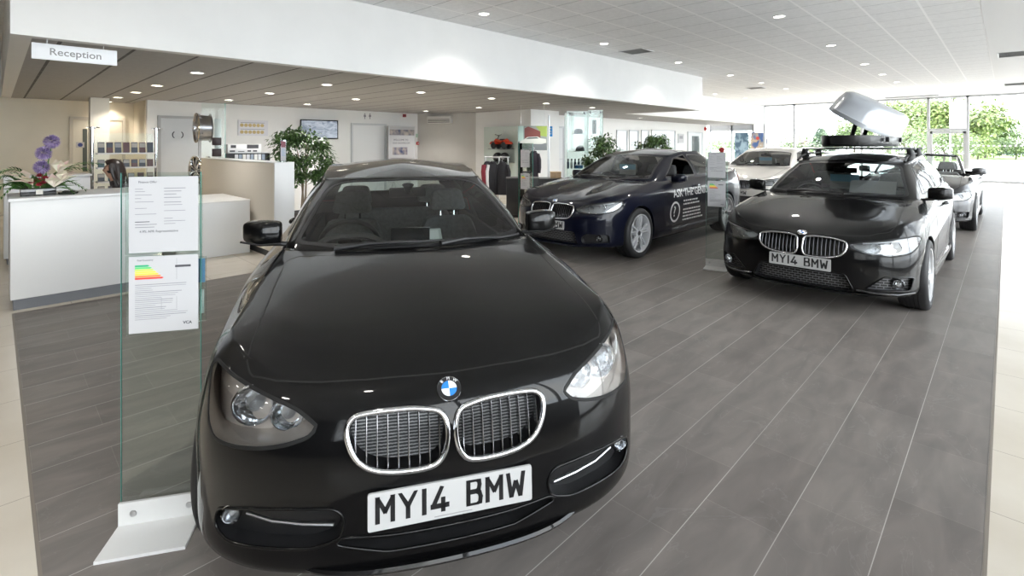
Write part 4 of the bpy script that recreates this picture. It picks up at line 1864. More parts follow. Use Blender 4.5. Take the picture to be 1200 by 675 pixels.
M_WALL = mat('wall_white', (.80, .80, .79), .7, noise=(3, .015))
M_WARM = mat('wall_cream', (.76, .70, .58), .75, noise=(3, .02))
M_SHADED = mat('wall_shaded', (.52, .50, .47), .75, noise=(3, .02))  # grey holds the shade on the angled wall, not another paint
M_WHITE = mat('white_laminate', (.76, .77, .78), .32)
M_FRAME = mat('window_aluminium', (.55, .56, .58), .35, .3)
M_PANE = glass('window_glass', (.97, .985, .98), .8, 0, 1.45)
M_CLEAR = glass('clear_glass', (.93, .975, .96), 1.0, 0, 1.5)
M_GEDGE = mat('glass_edge_green', (.10, .38, .32), .1, 0, coat=.5)
M_DOORG = mat('door_grey', (.56, .58, .60), .45)
M_LED = mat('lamp_disc', (1, 1, 1), .4, emit=(1, .93, .82), estr=9)
M_LED_W = mat('lamp_disc_warm', (1, 1, 1), .4, emit=(1, .86, .66), estr=9)

# ---- floor
mb = MB()
X0, X1, Y0, Y1 = -6.45, -.063, .12, 22.8
mb.box(X0, X1, Y0, Y1, -.12, 0)
struct(mb, 'floor', mat_darkfloor())
mb = MB()
for (a, b_, c, d) in ((-16.2, X0, -6, YW), (X1, XR, -6, YW), (X0, X1, -6, Y0), (X0, X1, Y1, YW)):
    mb.box(a, b_, c, d, -.12, 0)
struct(mb, 'floor', mat_lightfloor())
mb = MB()
for (a, b_, c, d) in ((X0 - .012, X0, Y0, Y1), (X1, X1 + .012, Y0, Y1), (X0 - .012, X1 + .012, Y0 - .012, Y0)):
    mb.box(a, b_, c, d, -.02, .0015)
struct(mb, 'trim_1', mat('floor_trim', (.22, .19, .16), .5))

# ---- ceilings and bulkheads
M_CE = mat_ceiling('ceiling_tiles', (.86, .865, .87), (.99, .99, .99), (.50, .505, .51), .635, .27 + .012)
M_CL = mat_ceiling('low_ceiling_tiles', (.40, .392, .382), (.44, .43, .42), (.11, .105, .10), .6, .05, .8, .16, (.032, .012))
mb = MB()
mb.box(XB, -.27, -6, YW, H2, H2 + .15)
mb.box(-9.0, XB, 14.9, YW, H2, H2 + .15)
mb.box(-16.2, XB, -6, .1, H2, H2 + .15)
struct(mb, 'ceiling', M_CE)
mb = MB()
mb.box(-.27, XR + .3, -6, YW, H2 - .004, H2 + .15)
struct(mb, 'ceiling', mat('plaster_white', (.82, .82, .82), .7))
mb = MB()
mb.box(-16.2, XB - .02, .12, 14.88, H1, H1 + .12)
mb.box(-16.2, -9.02, 14.88, YW, H1, H1 + .12)
struct(mb, 'ceiling', M_CL)
mb = MB()
mb.box(XB - .15, XB, .1, 14.9, H1 - .002, H2)
mb.box(-16.2, XB - .15, .1, .25, H1 - .002, H2)
mb.box(-9.15, XB - .15, 14.75, 14.9, H1 - .002, H2)
mb.box(-9.15, -9.0, 14.9, YW, H1 - .002, H2)
struct(mb, 'wall_bulkhead', M_WALL)

# ---- walls
mb = MB()
mb.box(XW - .15, XW, 2.45, 9.9, 0, H1)
mb.box(-15.75, XW - .15, 2.45, 2.6, 0, H1)
struct(mb, 'wall_west', M_WALL)
mb = MB()
mb.box(-15.75, -15.6, -6, 2.45, 0, H1)
mb.box(-15.6, XW - .15, 2.43, 2.45, 0, H1)
struct(mb, 'wall_reception', M_WARM)
mb = MB()
mb.box(-14.50, -14.2, 1.45, 1.78, 0, H1)
struct(mb, 'wall_column', mat('column_white', (.80, .78, .72), .7))
mb = MB()
mb.prism([(-14.25, 9.9), (-14.1, 9.9), (-12.3, 10.9), (-12.3, 11.05), (-14.25, 10.05)], 0, H1)
struct(mb, 'wall_corridor', M_SHADED)
mb = MB()
mb.box(-12.3, -9.9, 10.9, 11.05, 0, H1)
mb.box(-10.05, -9.9, 11.05, 12.2, 0, H1)
mb.box(XO - .15, -10.05, 12.05, 12.2, 0, H1)
struct(mb, 'wall_shop', M_WALL)
mb = MB()
mb.box(XO - .15, XO, 12.2, YW - 2.2, 0, H1)
struct(mb, 'wall_office', M_WALL)
mb = MB()
mb.box(-16.2, XR, -6.15, -6, 0, H2)
struct(mb, 'wall_south', mat('wall_dark_grey', (.09, .087, .083), .7))
mb = MB()
mb.box(-16.2, -15.75, -6, .1, 0, H2)
mb.box(-16.2, -15.75, .1, YW, 0, H1)
struct(mb, 'wall_far_west', M_WALL)
# skirting
mb = MB()
mb.box(XW, XW + .015, 2.45, 9.9, 0, .1)
mb.box(-12.3, -9.9, 10.885, 10.9, 0, .1)
mb.box(XO, XO + .015, 12.2, YW - 2.2, 0, .1)
struct(mb, 'baseboard_west', mat('skirting_grey', (.35, .35, .36), .5))


# ---- end glazing (Y = YW) and side glazing (X = XR)
def ux(u, Y=YW):
    return at_y(u, Y)[1]


mull = [ux(833), ux(858), ux(883), ux(896), ux(931), ux(1010), ux(1088), ux(1134), 1.0]
FR = MB()
for x in mull:
    w = .045
    FR.box(x - w, x + w, YW - .06, YW + .06, 0, H2)
FR.box(XO, XR, YW - .06, YW + .06, 0, .08)
FR.box(XO, XR, YW - .06, YW + .06, H2 - .08, H2)
FR.box(ux(833), ux(883), YW - .06, YW + .06, H1 - .3, H1)
dx0, dx1 = ux(1088), ux(1134)
FR.box(dx0, dx1, YW - .065, YW + .065, 2.10, 2.20)
struct(FR, 'window_1', M_FRAME)
dr = MB()
for x in (dx0 + .09, dx1 - .09):
    dr.box(x - .045, x + .045, YW - .03, YW + .03, .02, 2.09)
for z in (.06, 2.04):
    dr.box(dx0 + .05, dx1 - .05, YW - .03, YW + .03, z - .05, z + .05)
dr.cyl((dx0 + .17, YW - .07, .85), (dx0 + .17, YW - .07, 1.25), .014, 10)
struct(dr, 'door_1', M_FRAME)
pn = MB()
pn.box(XO, XR, YW - .006, YW + .006, .08, H2 - .08)
o = struct(pn, 'window_2', M_PANE)
dots = MB()
x = XO + .1
while x < XR:
    dots.box(x, x + .07, YW - .010, YW - .007, 1.44, 1.51)
    x += .155
struct(dots, 'trim_2', mat('frosted_dot', (.92, .92, .92), .6))

FR = MB()
mb = MB()
mb.box(XR - .1, XR + .1, -6, YG, 0, H2)  # unseen solid stretch, added to cut side light near the camera
mb.box(XR - .1, XR - .051, YG, 2.6, 0, .9)  # unseen dado, added to darken reflections in the front car
struct(mb, 'wall_east_unseen', mat('wall_dark_grey', (.09, .087, .083), .7))
y = YG + .04
while y < YW:
    FR.box(XR - .05, XR + .05, y - .04, y + .04, 0, H2)
    y += 2.1
for z in (.04, H2 - .04):
    FR.box(XR - .05, XR + .05, YG, YW, z - .04, z + .04)
struct(FR, 'window_3', M_FRAME)
pn = MB()
pn.box(XR - .005, XR + .005, YG, YW, .08, H2 - .08)
struct(pn, 'window_4', M_PANE)
# white end wall beside the office, left of the glazing
mb = MB()
mb.box(-15.75, XO, YW - 2.2, YW - 2.05, 0, H1)
struct(mb, 'wall_north', M_WALL)


# ---- interior doors
def door_x(name, X, u0, u1, vtop, m, fm, glassy=None):
    """door leaf set in a wall X=const, between pixel columns, facing +X"""
    y0, y1 = at_x(u0, X)[1], at_x(u1, X)[1]
    zt = zz(vtop, at_x((u0 + u1) / 2, X)[0])
    f = MB()
    f.box(X, X + .05, y0 - .06, y0, 0, zt + .06)
    f.box(X, X + .05, y1, y1 + .06, 0, zt + .06)
    f.box(X, X + .05, y0, y1, zt, zt + .06)
    fo = struct(f, name, fm)
    l = MB()
    l.box(X + .001, X + .03, y0 + .003, y1 - .003, .005, zt - .003)
    lo = l.build('door_leaf', m, fo, smooth=0)
    h = MB()
    hy = y1 - .08
    h.tube([(X + .03, hy, 1.02), (X + .07, hy, 1.02), (X + .07, hy - .11, 1.02)], .010, 8)
    h.build('door_handle', M_SATIN, lo)
    if glassy:
        g = MB()
        g.box(X + .028, X + .033, lerp(y0, y1, glassy[0]), lerp(y0, y1, glassy[1]), glassy[2], glassy[3])
        g.build('door_window', mat('door_window_dark', (.10, .12, .12), .1), lo, smooth=0)
    return fo, y0, y1, zt


door_x('door_2', XW, 188, 232, 139, M_DOORG, mat('door_frame_grey', (.40, .41, .42), .5))
door_x('door_3', XW, 413, 450, 147, mat('door_white', (.72, .73, .74), .45), M_DOORG)
door_x('door_4', -15.6, 85, 106, 140, mat('door_cream', (.68, .64, .55), .5), mat('door_frame_cream', (.55, .51, .44), .5), (.55, .8, .9, 1.9))
door_x('door_5', -15.6, 126, 143, 141, mat('door_cream', (.68, .64, .55), .5), mat('door_frame_cream', (.55, .51, .44), .5))
door_x('door_6', XO, 644, 659, 150, mat('door_white', (.72, .73, .74), .45), M_DOORG, (.40, .66, .4, 1.95))
door_x('door_7', XO, 806, 822, 156, mat('door_glassy', (.62, .68, .71), .3), M_DOORG, (.25, .8, .3, 1.95))
# office windows in the office wall
for n, (u0, u1) in enumerate(((722, 735), (737, 748), (751, 760), (763, 791))):
    y0, y1 = at_x(u0, XO)[1], at_x(u1, XO)[1]
    d = at_x((u0 + u1) / 2, XO)[0]
    zt = zz(152.5, d)
    f = MB()
    f.box(XO, XO + .04, y0, y0 + .05, .9, zt)
    f.box(XO, XO + .04, y1 - .05, y1, .9, zt)
    f.box(XO, XO + .04, y0, y1, zt - .05, zt)
    f.box(XO, XO + .04, y0, y1, .9, .95)
    fo = struct(f, 'window_%d' % (5 + n), M_DOORG)
    g = MB()
    g.box(XO + .002, XO + .014, y0 + .05, y1 - .05, .95, zt - .05)
    g.build('pane', mat('office_pane', ((.45, .50, .54), (.66, .68, .69), (.58, .62, .64), (.62, .66, .67))[n], .12), fo, smooth=0)


# ---- downlights
def downlight(u, v, z, warm=False, power=30, ring=None, label=None, group=None):
    x, y = gp(u, v, z)
    t = empty('ceiling_downlight', (x, y, z), 0, label, 'ceiling light', group)
    r = MB()
    r.lathe([(.095, 0.0), (.10, -.006), (.092, -.012), (.078, -.010), (.074, -.001)], 28)
    r.build('trim_ring', M_WHITE, t, smooth=50)
    d = MB()
    d.lathe([(0, -.005), (.076, -.005), (.076, -.002), (0, -.002)], 24)
    d.build('diffuser', M_LED_W if warm else M_LED, t, smooth=0)
    l = bpy.data.lights.new('downlight_lamp', 'SPOT')
    l.energy = power
    l.spot_size = math.radians(125)
    l.spot_blend = .8
    l.shadow_soft_size = .07
    l.color = (1, .88, .72) if warm else (1, .965, .92)
    lo = bpy.data.objects.new('downlight_lamp', l)
    COL.objects.link(lo)
    lo.location = (x, y, z - .03)
    return t


UP = [(567, 16), (708, 51), (795, 73), (856, 88), (892, 97), (921, 104), (950, 112), (968, 117),
      (913, 19), (974, 53), (1013, 75), (1034, 87), (1051, 96), (1068, 106), (1078, 112), (838, 110), (873, 115), (896, 120)]
for (u, v) in UP:
    downlight(u, v, H2, False, 75, label='unseen downlight added in the showroom ceiling for fill and glints', group='downlights in the high showroom ceiling')
LOW = [(231, 85), (184, 100), (159, 108), (138, 114), (127, 119), (268, 117), (316, 109), (383, 99), (360, 122), (417, 116),
       (493, 108), (499, 130), (576, 115), (561, 126), (640, 121), (615, 130), (694, 126), (750, 138)]
for i, (u, v) in enumerate(LOW):
    w = i in (1, 2, 3, 4)
    downlight(u, v, H1, w, 75 if not w else 42, label='round downlight in the grey low ceiling over reception', group='downlights in the low reception ceiling')
for xx in (-5.4, -3.6, -1.6):  # unseen downlights added around the camera for fill and glints
    for yy in (-4.6, -2.9, -1.2, .5):
        q = cam.location
        t_ = empty('ceiling_downlight', (xx, yy, H2), 0, 'unseen downlight added in the showroom ceiling for fill and glints', 'ceiling light', 'downlights in the high showroom ceiling')
        r = MB()
        r.lathe([(.095, 0.0), (.10, -.006), (.092, -.012), (.078, -.010), (.074, -.001)], 28)
        r.build('trim_ring', M_WHITE, t_, smooth=50)
        d_ = MB()
        d_.lathe([(0, -.005), (.076, -.005), (.076, -.002), (0, -.002)], 24)
        d_.build('diffuser', M_LED, t_, smooth=0)
        l = bpy.data.lights.new('downlight_lamp', 'SPOT')
        l.energy = 14
        l.spot_size = math.radians(140)
        l.spot_blend = .8
        l.shadow_soft_size = .07
        l.color = (1, .95, .89)
        lo = bpy.data.objects.new('downlight_lamp', l)
        COL.objects.link(lo)
        lo.location = (xx, yy, H2 - .03)
# two wall-washer pools on the cream wall beside the white corner
for yy, xx in ((1.9, -15.1), (2.25, -14.7)):
    pass


# ---- ceiling vents
def vent(name, u, v, z, lx, ly, label, n=7, dark=(.12, .12, .12)):
    x, y = gp(u, v, z)
    t = empty(name, (x, y, z), 0, label, 'vent')
    f = MB()
    for (a, b_, c, d) in ((-lx, lx, -ly, -ly + .02), (-lx, lx, ly - .02, ly), (-lx, -lx + .02, -ly, ly), (lx - .02, lx, -ly, ly)):
        f.box(a, b_, c, d, -.012, -.0005)
    f.build('vent_frame', M_WHITE, t, smooth=0)
    g = MB()
    g.box(-lx + .02, lx - .02, -ly + .02, ly - .02, -.004, -.001)
    g.build('vent_duct', mat('vent_dark', dark, .6), t, smooth=0)
    s = MB()
    for k in range(n):
        yy = lerp(-ly + .03, ly - .03, (k + .5) / n)
        s.box(-lx + .02, lx - .02, yy - .006, yy + .006, -.011, -.005)
    s.build('vent_slats', mat('vent_grey', (.34, .34, .34), .5), t, smooth=0)
    return t


vent('ceiling_vent', 746, 60, H2, .28, .28, 'square grey louvred vent in the showroom ceiling near the bulkhead')
vent('ceiling_vent', 886, 103, H2, .28, .28, 'small flat vent in the showroom ceiling between two downlights')
vent('slot_diffuser', 1200, 62, H2, .42, .45, 'nearer grey slot diffuser at the right edge of the ceiling', 9)
vent('slot_diffuser', 1197, 98, H2, .42, .5, 'farther grey slot diffuser at the right edge of the ceiling', 9)
vent('ceiling_vent', 1068, 113, H2 - .005, .9, .25, 'wide dark vent slot in the ceiling above the glass door', 6, (.03, .03, .03))

# ---- light outside
w = bpy.data.worlds.new('overcast_sky')
SC.world = w
w.use_nodes = True
nt = w.node_tree
bg = nt.nodes['Background']
tc = nt.nodes.new('ShaderNodeTexCoord')
sp = nt.nodes.new('ShaderNodeSeparateXYZ')
nt.links.new(tc.outputs['Generated'], sp.inputs[0])
nz = nt.nodes.new('ShaderNodeTexNoise')
nz.inputs['Scale'].default_value = 2.5
nz.inputs['Detail'].default_value = 5
nt.links.new(tc.outputs['Generated'], nz.inputs['Vector'])
cl = ramp(nt, nz.outputs['Fac'], (.80, .88, 1.0), (1.0, 1.0, 1.0), .35, .6)
nt.links.new(cl, bg.inputs['Color'])
bg.inputs['Strength'].default_value = 6.5
# ================================================================== THE CARS
BLACK = paint('paint_black', (.0025, .0025, .0028))
NAVY = paint('paint_navy', (.0035, .0045, .012))
PEARL = paint('paint_pearl', (.62, .60, .56), .25)
GREY = paint('paint_grey', (.03, .03, .033), .35)

yaw = math.radians(16)
wx, wy = rd2w(-math.sin(yaw), math.cos(yaw))
nx, ny = rd2w(-.187, 1.603)
hatch = empty('hatchback_car', label='black hatchback in the foreground, nearest car, with silver kidney grilles', cat='car')
place_nose(hatch, HATCH, nx, ny, math.atan2(wy, wx))
build_car(HATCH, hatch, BLACK, 3)

saloon = empty('saloon_car', label='dark blue saloon with white lettering on its door, parked beside the shop', cat='car')
place_nose(saloon, SEDAN, -4.45, 5.27, PI / 2)
build_car(SEDAN, saloon, NAVY, 2, skip_window=('side-', 0))

estate = empty('estate_car', label='black estate car carrying an open roof box on crossbars', cat='car')
place_nose(estate, TOURING, -1.40, 5.30, PI / 2)
build_car(TOURING, estate, BLACK, 2, wheel='vee')

white_car = empty('saloon_car', label='pale silver saloon parked behind the dark blue saloon', cat='car')
S4 = variant(SEDAN)
place_nose(white_car, S4, -4.35, 11.6, PI / 2)
build_car(S4, white_car, PEARL, 2)

conv = empty('convertible_car', label='grey open-topped convertible parked behind the black estate car', cat='car')
place_nose(conv, CONV, -1.28, 11.46, PI / 2)
build_car(CONV, conv, GREY, 2)
# ================================================================== FURNISHINGS
random.seed(11)
M_PAPER = mat('paper_white', (.46, .46, .475), .5)
M_GREYINK = mat('print_grey', (.24, .24, .26), .6)
M_DKINK = mat('print_dark', (.06, .06, .07), .6)
M_STEEL = mat('brushed_steel', (.6, .6, .61), .3, 1.0)
M_BASEW = mat('stand_white', (.74, .74, .73), .3)


def sheet_print(par, M, w, h, kind, x0=0, y0=0, seed=0):
    """printed matter on a sheet: M maps (x right, y up, z out) with origin at the sheet's centre"""
    rg = random.Random(seed)
    ink, dk = MB(), MB()

    def bar(b, x, y, l, t=.0022):
        b.box(x, x + l, y - t / 2, y + t / 2, 0, .0004, M)
    L = -w / 2 + .022
    if kind == 'finance':
        y = h / 2 - .05
        for k in range(5):
            bar(ink, L, y, rg.uniform(.02, .08))
            bar(ink, .0, y + rg.uniform(-.003, .003), rg.uniform(.04, .09), .003)
            y -= .014 if k else .010
        for k in range(4):
            bar(ink, L if k % 2 else .0, y, rg.uniform(.03, .08))
            y -= .012
        y = -h / 2 + .125
        for k in range(3):
            bar(dk if k == 0 else ink, L, y, rg.uniform(.05, .1), .003)
            bar(ink, .0, y + .012, rg.uniform(.03, .08))
            y -= .011
        text_mb('Finance Offer', .012, M @ Matrix.Translation((L + .045, h / 2 - .022, .0004)), .0003).build('sheet_heading', M_DKINK, par, smooth=0)
        text_mb('4.9% APR Representative', .0135, M @ Matrix.Translation((L + .085, -h / 2 + .085, .0004)), .0003).build('sheet_headline', M_DKINK, par, smooth=0)
    else:
        cols = [(.02, .35, .16), (.10, .52, .16), (.50, .66, .10), (.90, .78, .08), (.92, .55, .06), (.85, .25, .05), (.62, .05, .04)]
        y = h / 2 - .035
        for i, c in enumerate(cols):
            a = MB()
            l = .045 + .0085 * i
            a.prism([(L, y - .007), (L + l, y - .007), (L + l + .006, y - .0035), (L + l, y), (L, y)], 0, .0006, 'z', M)
            a.build('rating_arrow', mat('rating_%d' % i, c, .5), par, smooth=0)
            y -= .0085
        b = MB()
        b.box(w / 2 - .085, w / 2 - .028, h / 2 - .050, h / 2 - .041, 0, .0005, M)
        b.build('sheet_banner', M_DKINK, par, smooth=0)
        text_mb('Fuel Economy', .010, M @ Matrix.Translation((L + .036, h / 2 - .016, .0004)), .0003).build('sheet_heading', M_DKINK, par, smooth=0)
        text_mb('VCA', .016, M @ Matrix.Translation((w / 2 - .04, -h / 2 + .03, .0004)), .0003, offset=.0006).build('sheet_mark', M_DKINK, par, smooth=0)
        y = h / 2 - .115
        k = 0
        while y > -h / 2 + .05:
            bar(ink, L, y, rg.uniform(.05, w - .06), .0018 if k % 4 else .0026)
            y -= .0078
            k += 1
        for xx in (-.01, .045):
            ink.box(xx, xx + .001, -h / 2 + .09, -h / 2 + .14, 0, .0004, M)
        ink.box(.045, .046, h / 2 - .10, h / 2 - .012, 0, .0004, M)
    ink.build('print_lines', M_GREYINK, par, smooth=0)
    if dk.f:
        dk.build('print_bold', M_DKINK, par, smooth=0)


def doc_stand(p0, p1, ztop, label, sheets, group=None, depth=.19, s0=.03, zs=((1.08, 1.385), (.715, 1.045)), pw=.232):
    """glass document stand: panel foot runs from p0 to p1 (plan), base plate towards the viewer's side"""
    a, b = Vector((*p0, 0)), Vector((*p1, 0))
    u = (b - a).normalized()
    W = (b - a).length
    n = Vector((u.y, -u.x, 0))
    c = (a + b) / 2
    t = empty('document_stand', c, 0, label, 'stand', group)
    M = frame(Vector((0, 0, 0)), u, (0, 0, 1))      # local z = towards the reader
    bs = MB()
    bs.prism([(-W / 2 + .0, 0), (W / 2, 0), (W / 2 + .004, depth), (-W / 2 - .0, depth)], 0, .012, 'z',
             Matrix(((u.x, n.x, 0, 0), (u.y, n.y, 0, 0), (0, 0, 1, 0), (0, 0, 0, 1))))
    bs.box(-W / 2, W / 2, .0, .10, 0, .012, M)
    bs.build('base_plate', M_BASEW, t, smooth=0)
    for x in (-W * .32, W * .36):
        s = MB()
        s.lathe([(0, .0175), (.011, .0165), (.013, .012), (0, .012)], 20, M @ Matrix.Translation((x, .055, 0)))
        s.build('screw_cap', M_STEEL, t)
    g = MB()
    g.box(-W / 2 + .004, W / 2 - .004, .012, ztop, -.010, -.002, M)
    go = g.build('glass_panel', M_CLEAR, t, smooth=0)
    for (e0, e1, f0, f1) in ((-W / 2 + .0028, -W / 2 + .0042, .1, ztop), (W / 2 - .0042, W / 2 - .0028, .1, ztop)):
        e = MB()
        e.box(e0, e1, f0, f1, -.010, -.002, M)
        e.build('glass_edge', M_GEDGE, go, smooth=0)
    for (kind, zr, sd) in sheets:
        z0, z1 = zr
        h = z1 - z0
        hd = MB()
        hd.box(-pw / 2 + s0 - .012, pw / 2 + s0 + .016, z0 - .006, z1 + .004, .001, .003, M)
        ho = hd.build('sheet_holder', M_CLEAR, t, smooth=0)
        p = MB()
        p.box(-pw / 2 + s0, pw / 2 + s0, z0, z1, .0035, .0042, M)
        po = p.build('printed_sheet', M_PAPER, t, smooth=0)
        sheet_print(po, M @ Matrix.Translation((s0, (z0 + z1) / 2, .0043)), pw, h, kind, seed=sd)
    return t, M


A0, A1 = gp(140, 618), gp(236, 602.5)
st1, M1 = doc_stand(A0, A1, 1.425, 'tall glass document stand beside the front black hatchback holding a finance sheet',
                    [('finance', (1.10, 1.408), 1), ('rating', (.775, 1.085), 2)], pw=.25, s0=.012)
# leaflets behind the lower holder
lf = MB()
lf.box(.075, .160, .80, 1.07, -.020, -.0105, M1)
lo = lf.build('leaflet_pocket', M_CLEAR, st1, smooth=0)
lf = MB()
lf.box(.080, .150, .83, .93, -.024, -.0205, M1)
lf.build('leaflet', M_PAPER, lo, smooth=0)
lf = MB()
lf.box(.080, .154, .96, 1.06, -.024, -.0205, M1)
lf.build('leaflet_picture', mat('print_blue', (.10, .22, .40), .5), lo, smooth=0)

c2 = Vector(gp(841, 317)).to_2d()
st2, M2_ = doc_stand(gp(827, 312), gp(853, 315), 1.50, 'glass document stand between the dark blue saloon and the black estate',
                     [('finance', (1.12, 1.44), 3), ('rating', (.76, 1.08), 4)], pw=.21, s0=.0)
rb = MB()
rb.lathe([(0, .012), (.03, .01), (.034, 0), (.03, -.006), (0, -.006)], 20, M2_ @ Matrix.Translation((.06, 1.47, .006)))
rb.build('clip_badge', mat('badge_red_dark', (.28, .03, .03), .4), st2)
d3 = 9.0
q0, q1 = rd2w((607 - 600) / FPX * d3, d3 + .12), rd2w((624 - 600) / FPX * d3, d3 - .12)
st3, M3_ = doc_stand(q0, q1, 1.56, 'glass document stand in front of the clothes rails, left of the dark blue saloon',
                     [('finance', (1.13, 1.44), 5), ('rating', (.74, 1.02), 6)], pw=.21, s0=.0)
kb = MB()
kb.box(-.07, .12, 1.03, 1.06, .004, .012, M3_)
kb.build('clip_bar', M_DKINK, st3, smooth=0)


# ---- reception desk
t = empty('reception_desk', (-6.95, .72, 0), 0, 'white reception desk with grey plinth carrying the flowers', 'desk')
zt = 1.02
L_ = .62
mb = MB()
mb.rbox(.36, .40, -.62, .55, .10, zt - .012, .004)
mb.rbox(-.36, .36, -.62, -.58, .10, zt - .012, .004)
mb.rbox(-.36, .36, .51, .55, .10, zt - .012, .004)
mb.build('front_panel', M_WHITE, t, smooth=30)
mb = MB()
mb.box(.37, .385, -.60, .53, 0, .10)
mb.box(-.34, .37, -.60, -.585, 0, .10)
mb.box(-.34, .37, .515, .53, 0, .10)
mb.build('plinth', mat('plinth_grey', (.16, .17, .19), .5), t, smooth=0)
mb = MB()
mb.rbox(-.40, .415, -.635, .565, zt - .012, zt + .016, .004)
mb.build('desk_top', M_WHITE, t, smooth=30)
mb = MB()
mb.box(-.38, .34, -.57, .50, .70, .73)
mb.build('work_shelf', M_WHITE, t, smooth=0)

t = empty('back_counter', (-9.35, .5, 0), 0, 'white raised back counter behind the flowers on the reception desk', 'counter')
mb = MB()
mb.rbox(-.25, .25, -.42, .43, .08, 1.10, .006)
mb.build('cabinet', M_WHITE, t)
mb = MB()
mb.rbox(-.27, .27, -.44, .45, 1.10, 1.125, .004)
mb.build('counter_top', M_WHITE, t)
mb = MB()
mb.box(-.22, .22, -.39, .33, 0, .08)
mb.build('plinth', mat('plinth_grey', (.16, .17, .19), .5), t, smooth=0)

t = empty('side_table', (-8.0, -.55, 0), 0, 'dark brown table at the left edge beyond the reception desk', 'table')
mb = MB()
mb.rbox(-.7, .7, -.33, .33, .98, 1.03, .006)
mb.build('table_top', mat('dark_walnut', (.09, .06, .045), .4, noise=(12, .3)), t)
for sx in (-.62, .62):
    for sy in (-.27, .27):
        mb = MB()
        mb.box(sx - .03, sx + .03, sy - .03, sy + .03, 0, .98)
        mb.build('leg', mat('dark_walnut', (.09, .06, .045), .4), t, smooth=0)

# high partition and low return
t = empty('partition', (-8.7, 2.73, 0), 0, 'half-height partition tinted as if warmly lit, with a white end, left of the foreground car', 'partition')
mb = MB()
mb.box(-1.7, 1.72, -.125, .125, .09, 1.285)
mb.build('partition_panel', mat('partition_warm_shade', (.64, .59, .51), .5), t, smooth=0)  # greyish-white panel with warm light and shade put into its colour
mb = MB()
mb.rbox(1.72, 1.75, -.13, .13, .09, 1.295, .003)
mb.build('end_panel', M_WHITE, t)
mb = MB()
mb.rbox(-1.71, 1.72, -.132, .132, 1.285, 1.297, .003)
mb.build('cap_rail', M_WHITE, t)
mb = MB()
mb.box(-1.68, 1.73, -.11, .11, 0, .09)
mb.build('plinth', mat('plinth_black', (.03, .03, .032), .5), t, smooth=0)

t = empty('low_counter', (-8.35, 2.1, 0), 0, 'low white counter block standing against the half-height partition', 'counter')
mb = MB()
mb.rbox(-.62, .62, -.45, .45, .0, .735, .004)
mb.build('cabinet', M_WHITE, t)
mb = MB()
mb.rbox(-.625, .625, -.455, .455, .735, .752, .003)
mb.build('counter_top', M_BASEW, t)


# ---- hanging sign
t = empty('hanging_sign', (-6.66, .57, 2.36), 0, 'white hanging sign reading Reception below the ceiling', 'sign')
mb = MB()
mb.rbox(-.012, .012, -.325, .325, 0, .155, .003)
mb.build('sign_board', mat('sign_white', (.84, .86, .89), .4), t)
Ms = frame(Vector((.0125, 0, .078)), (0, 1, 0), (0, 0, 1))
text_mb('Reception', .098, Ms, .001, offset=.0008).build('sign_lettering', mat('sign_grey', (.22, .22, .23), .4), t, smooth=0)
for y in (-.215, .215):
    mb = MB()
    mb.cyl((0, y, .155), (0, y, .2), .004, 8)
    mb.build('hanger', M_STEEL, t)


# ---- foliage helpers
def leaf_mesh(mb, p, d, L, W, up=(0, 0, 1), bend=.3):
    d = Vector(d).normalized()
    s = d.cross(Vector(up))
    if s.length < 1e-3:
        s = Vector((1, 0, 0))
    s.normalize()
    n = s.cross(d)
    p = Vector(p)
    m = p + d * L * .5 + n * L * bend * .25
    e = p + d * L - n * L * bend * .3
    mb.add([p, m + s * W / 2 - n * W * .15, e, m - s * W / 2 - n * W * .15, m], [(0, 1, 4), (1, 2, 4), (2, 3, 4), (3, 0, 4)])


def leafmat(name, a, b):
    m = mat(name, a, .4)
    nt = m.node_tree
    bb = nt.nodes['Principled BSDF']
    g = nt.nodes.new('ShaderNodeNewGeometry')
    nt.links.new(ramp(nt, g.outputs['Random Per Island'], a, b, .1, .9), bb.inputs['Base Color'])
    bb.inputs['Subsurface Weight'].default_value = 0
    return m


LEAF = leafmat('ficus_leaf', (.018, .05, .012), (.09, .17, .045))


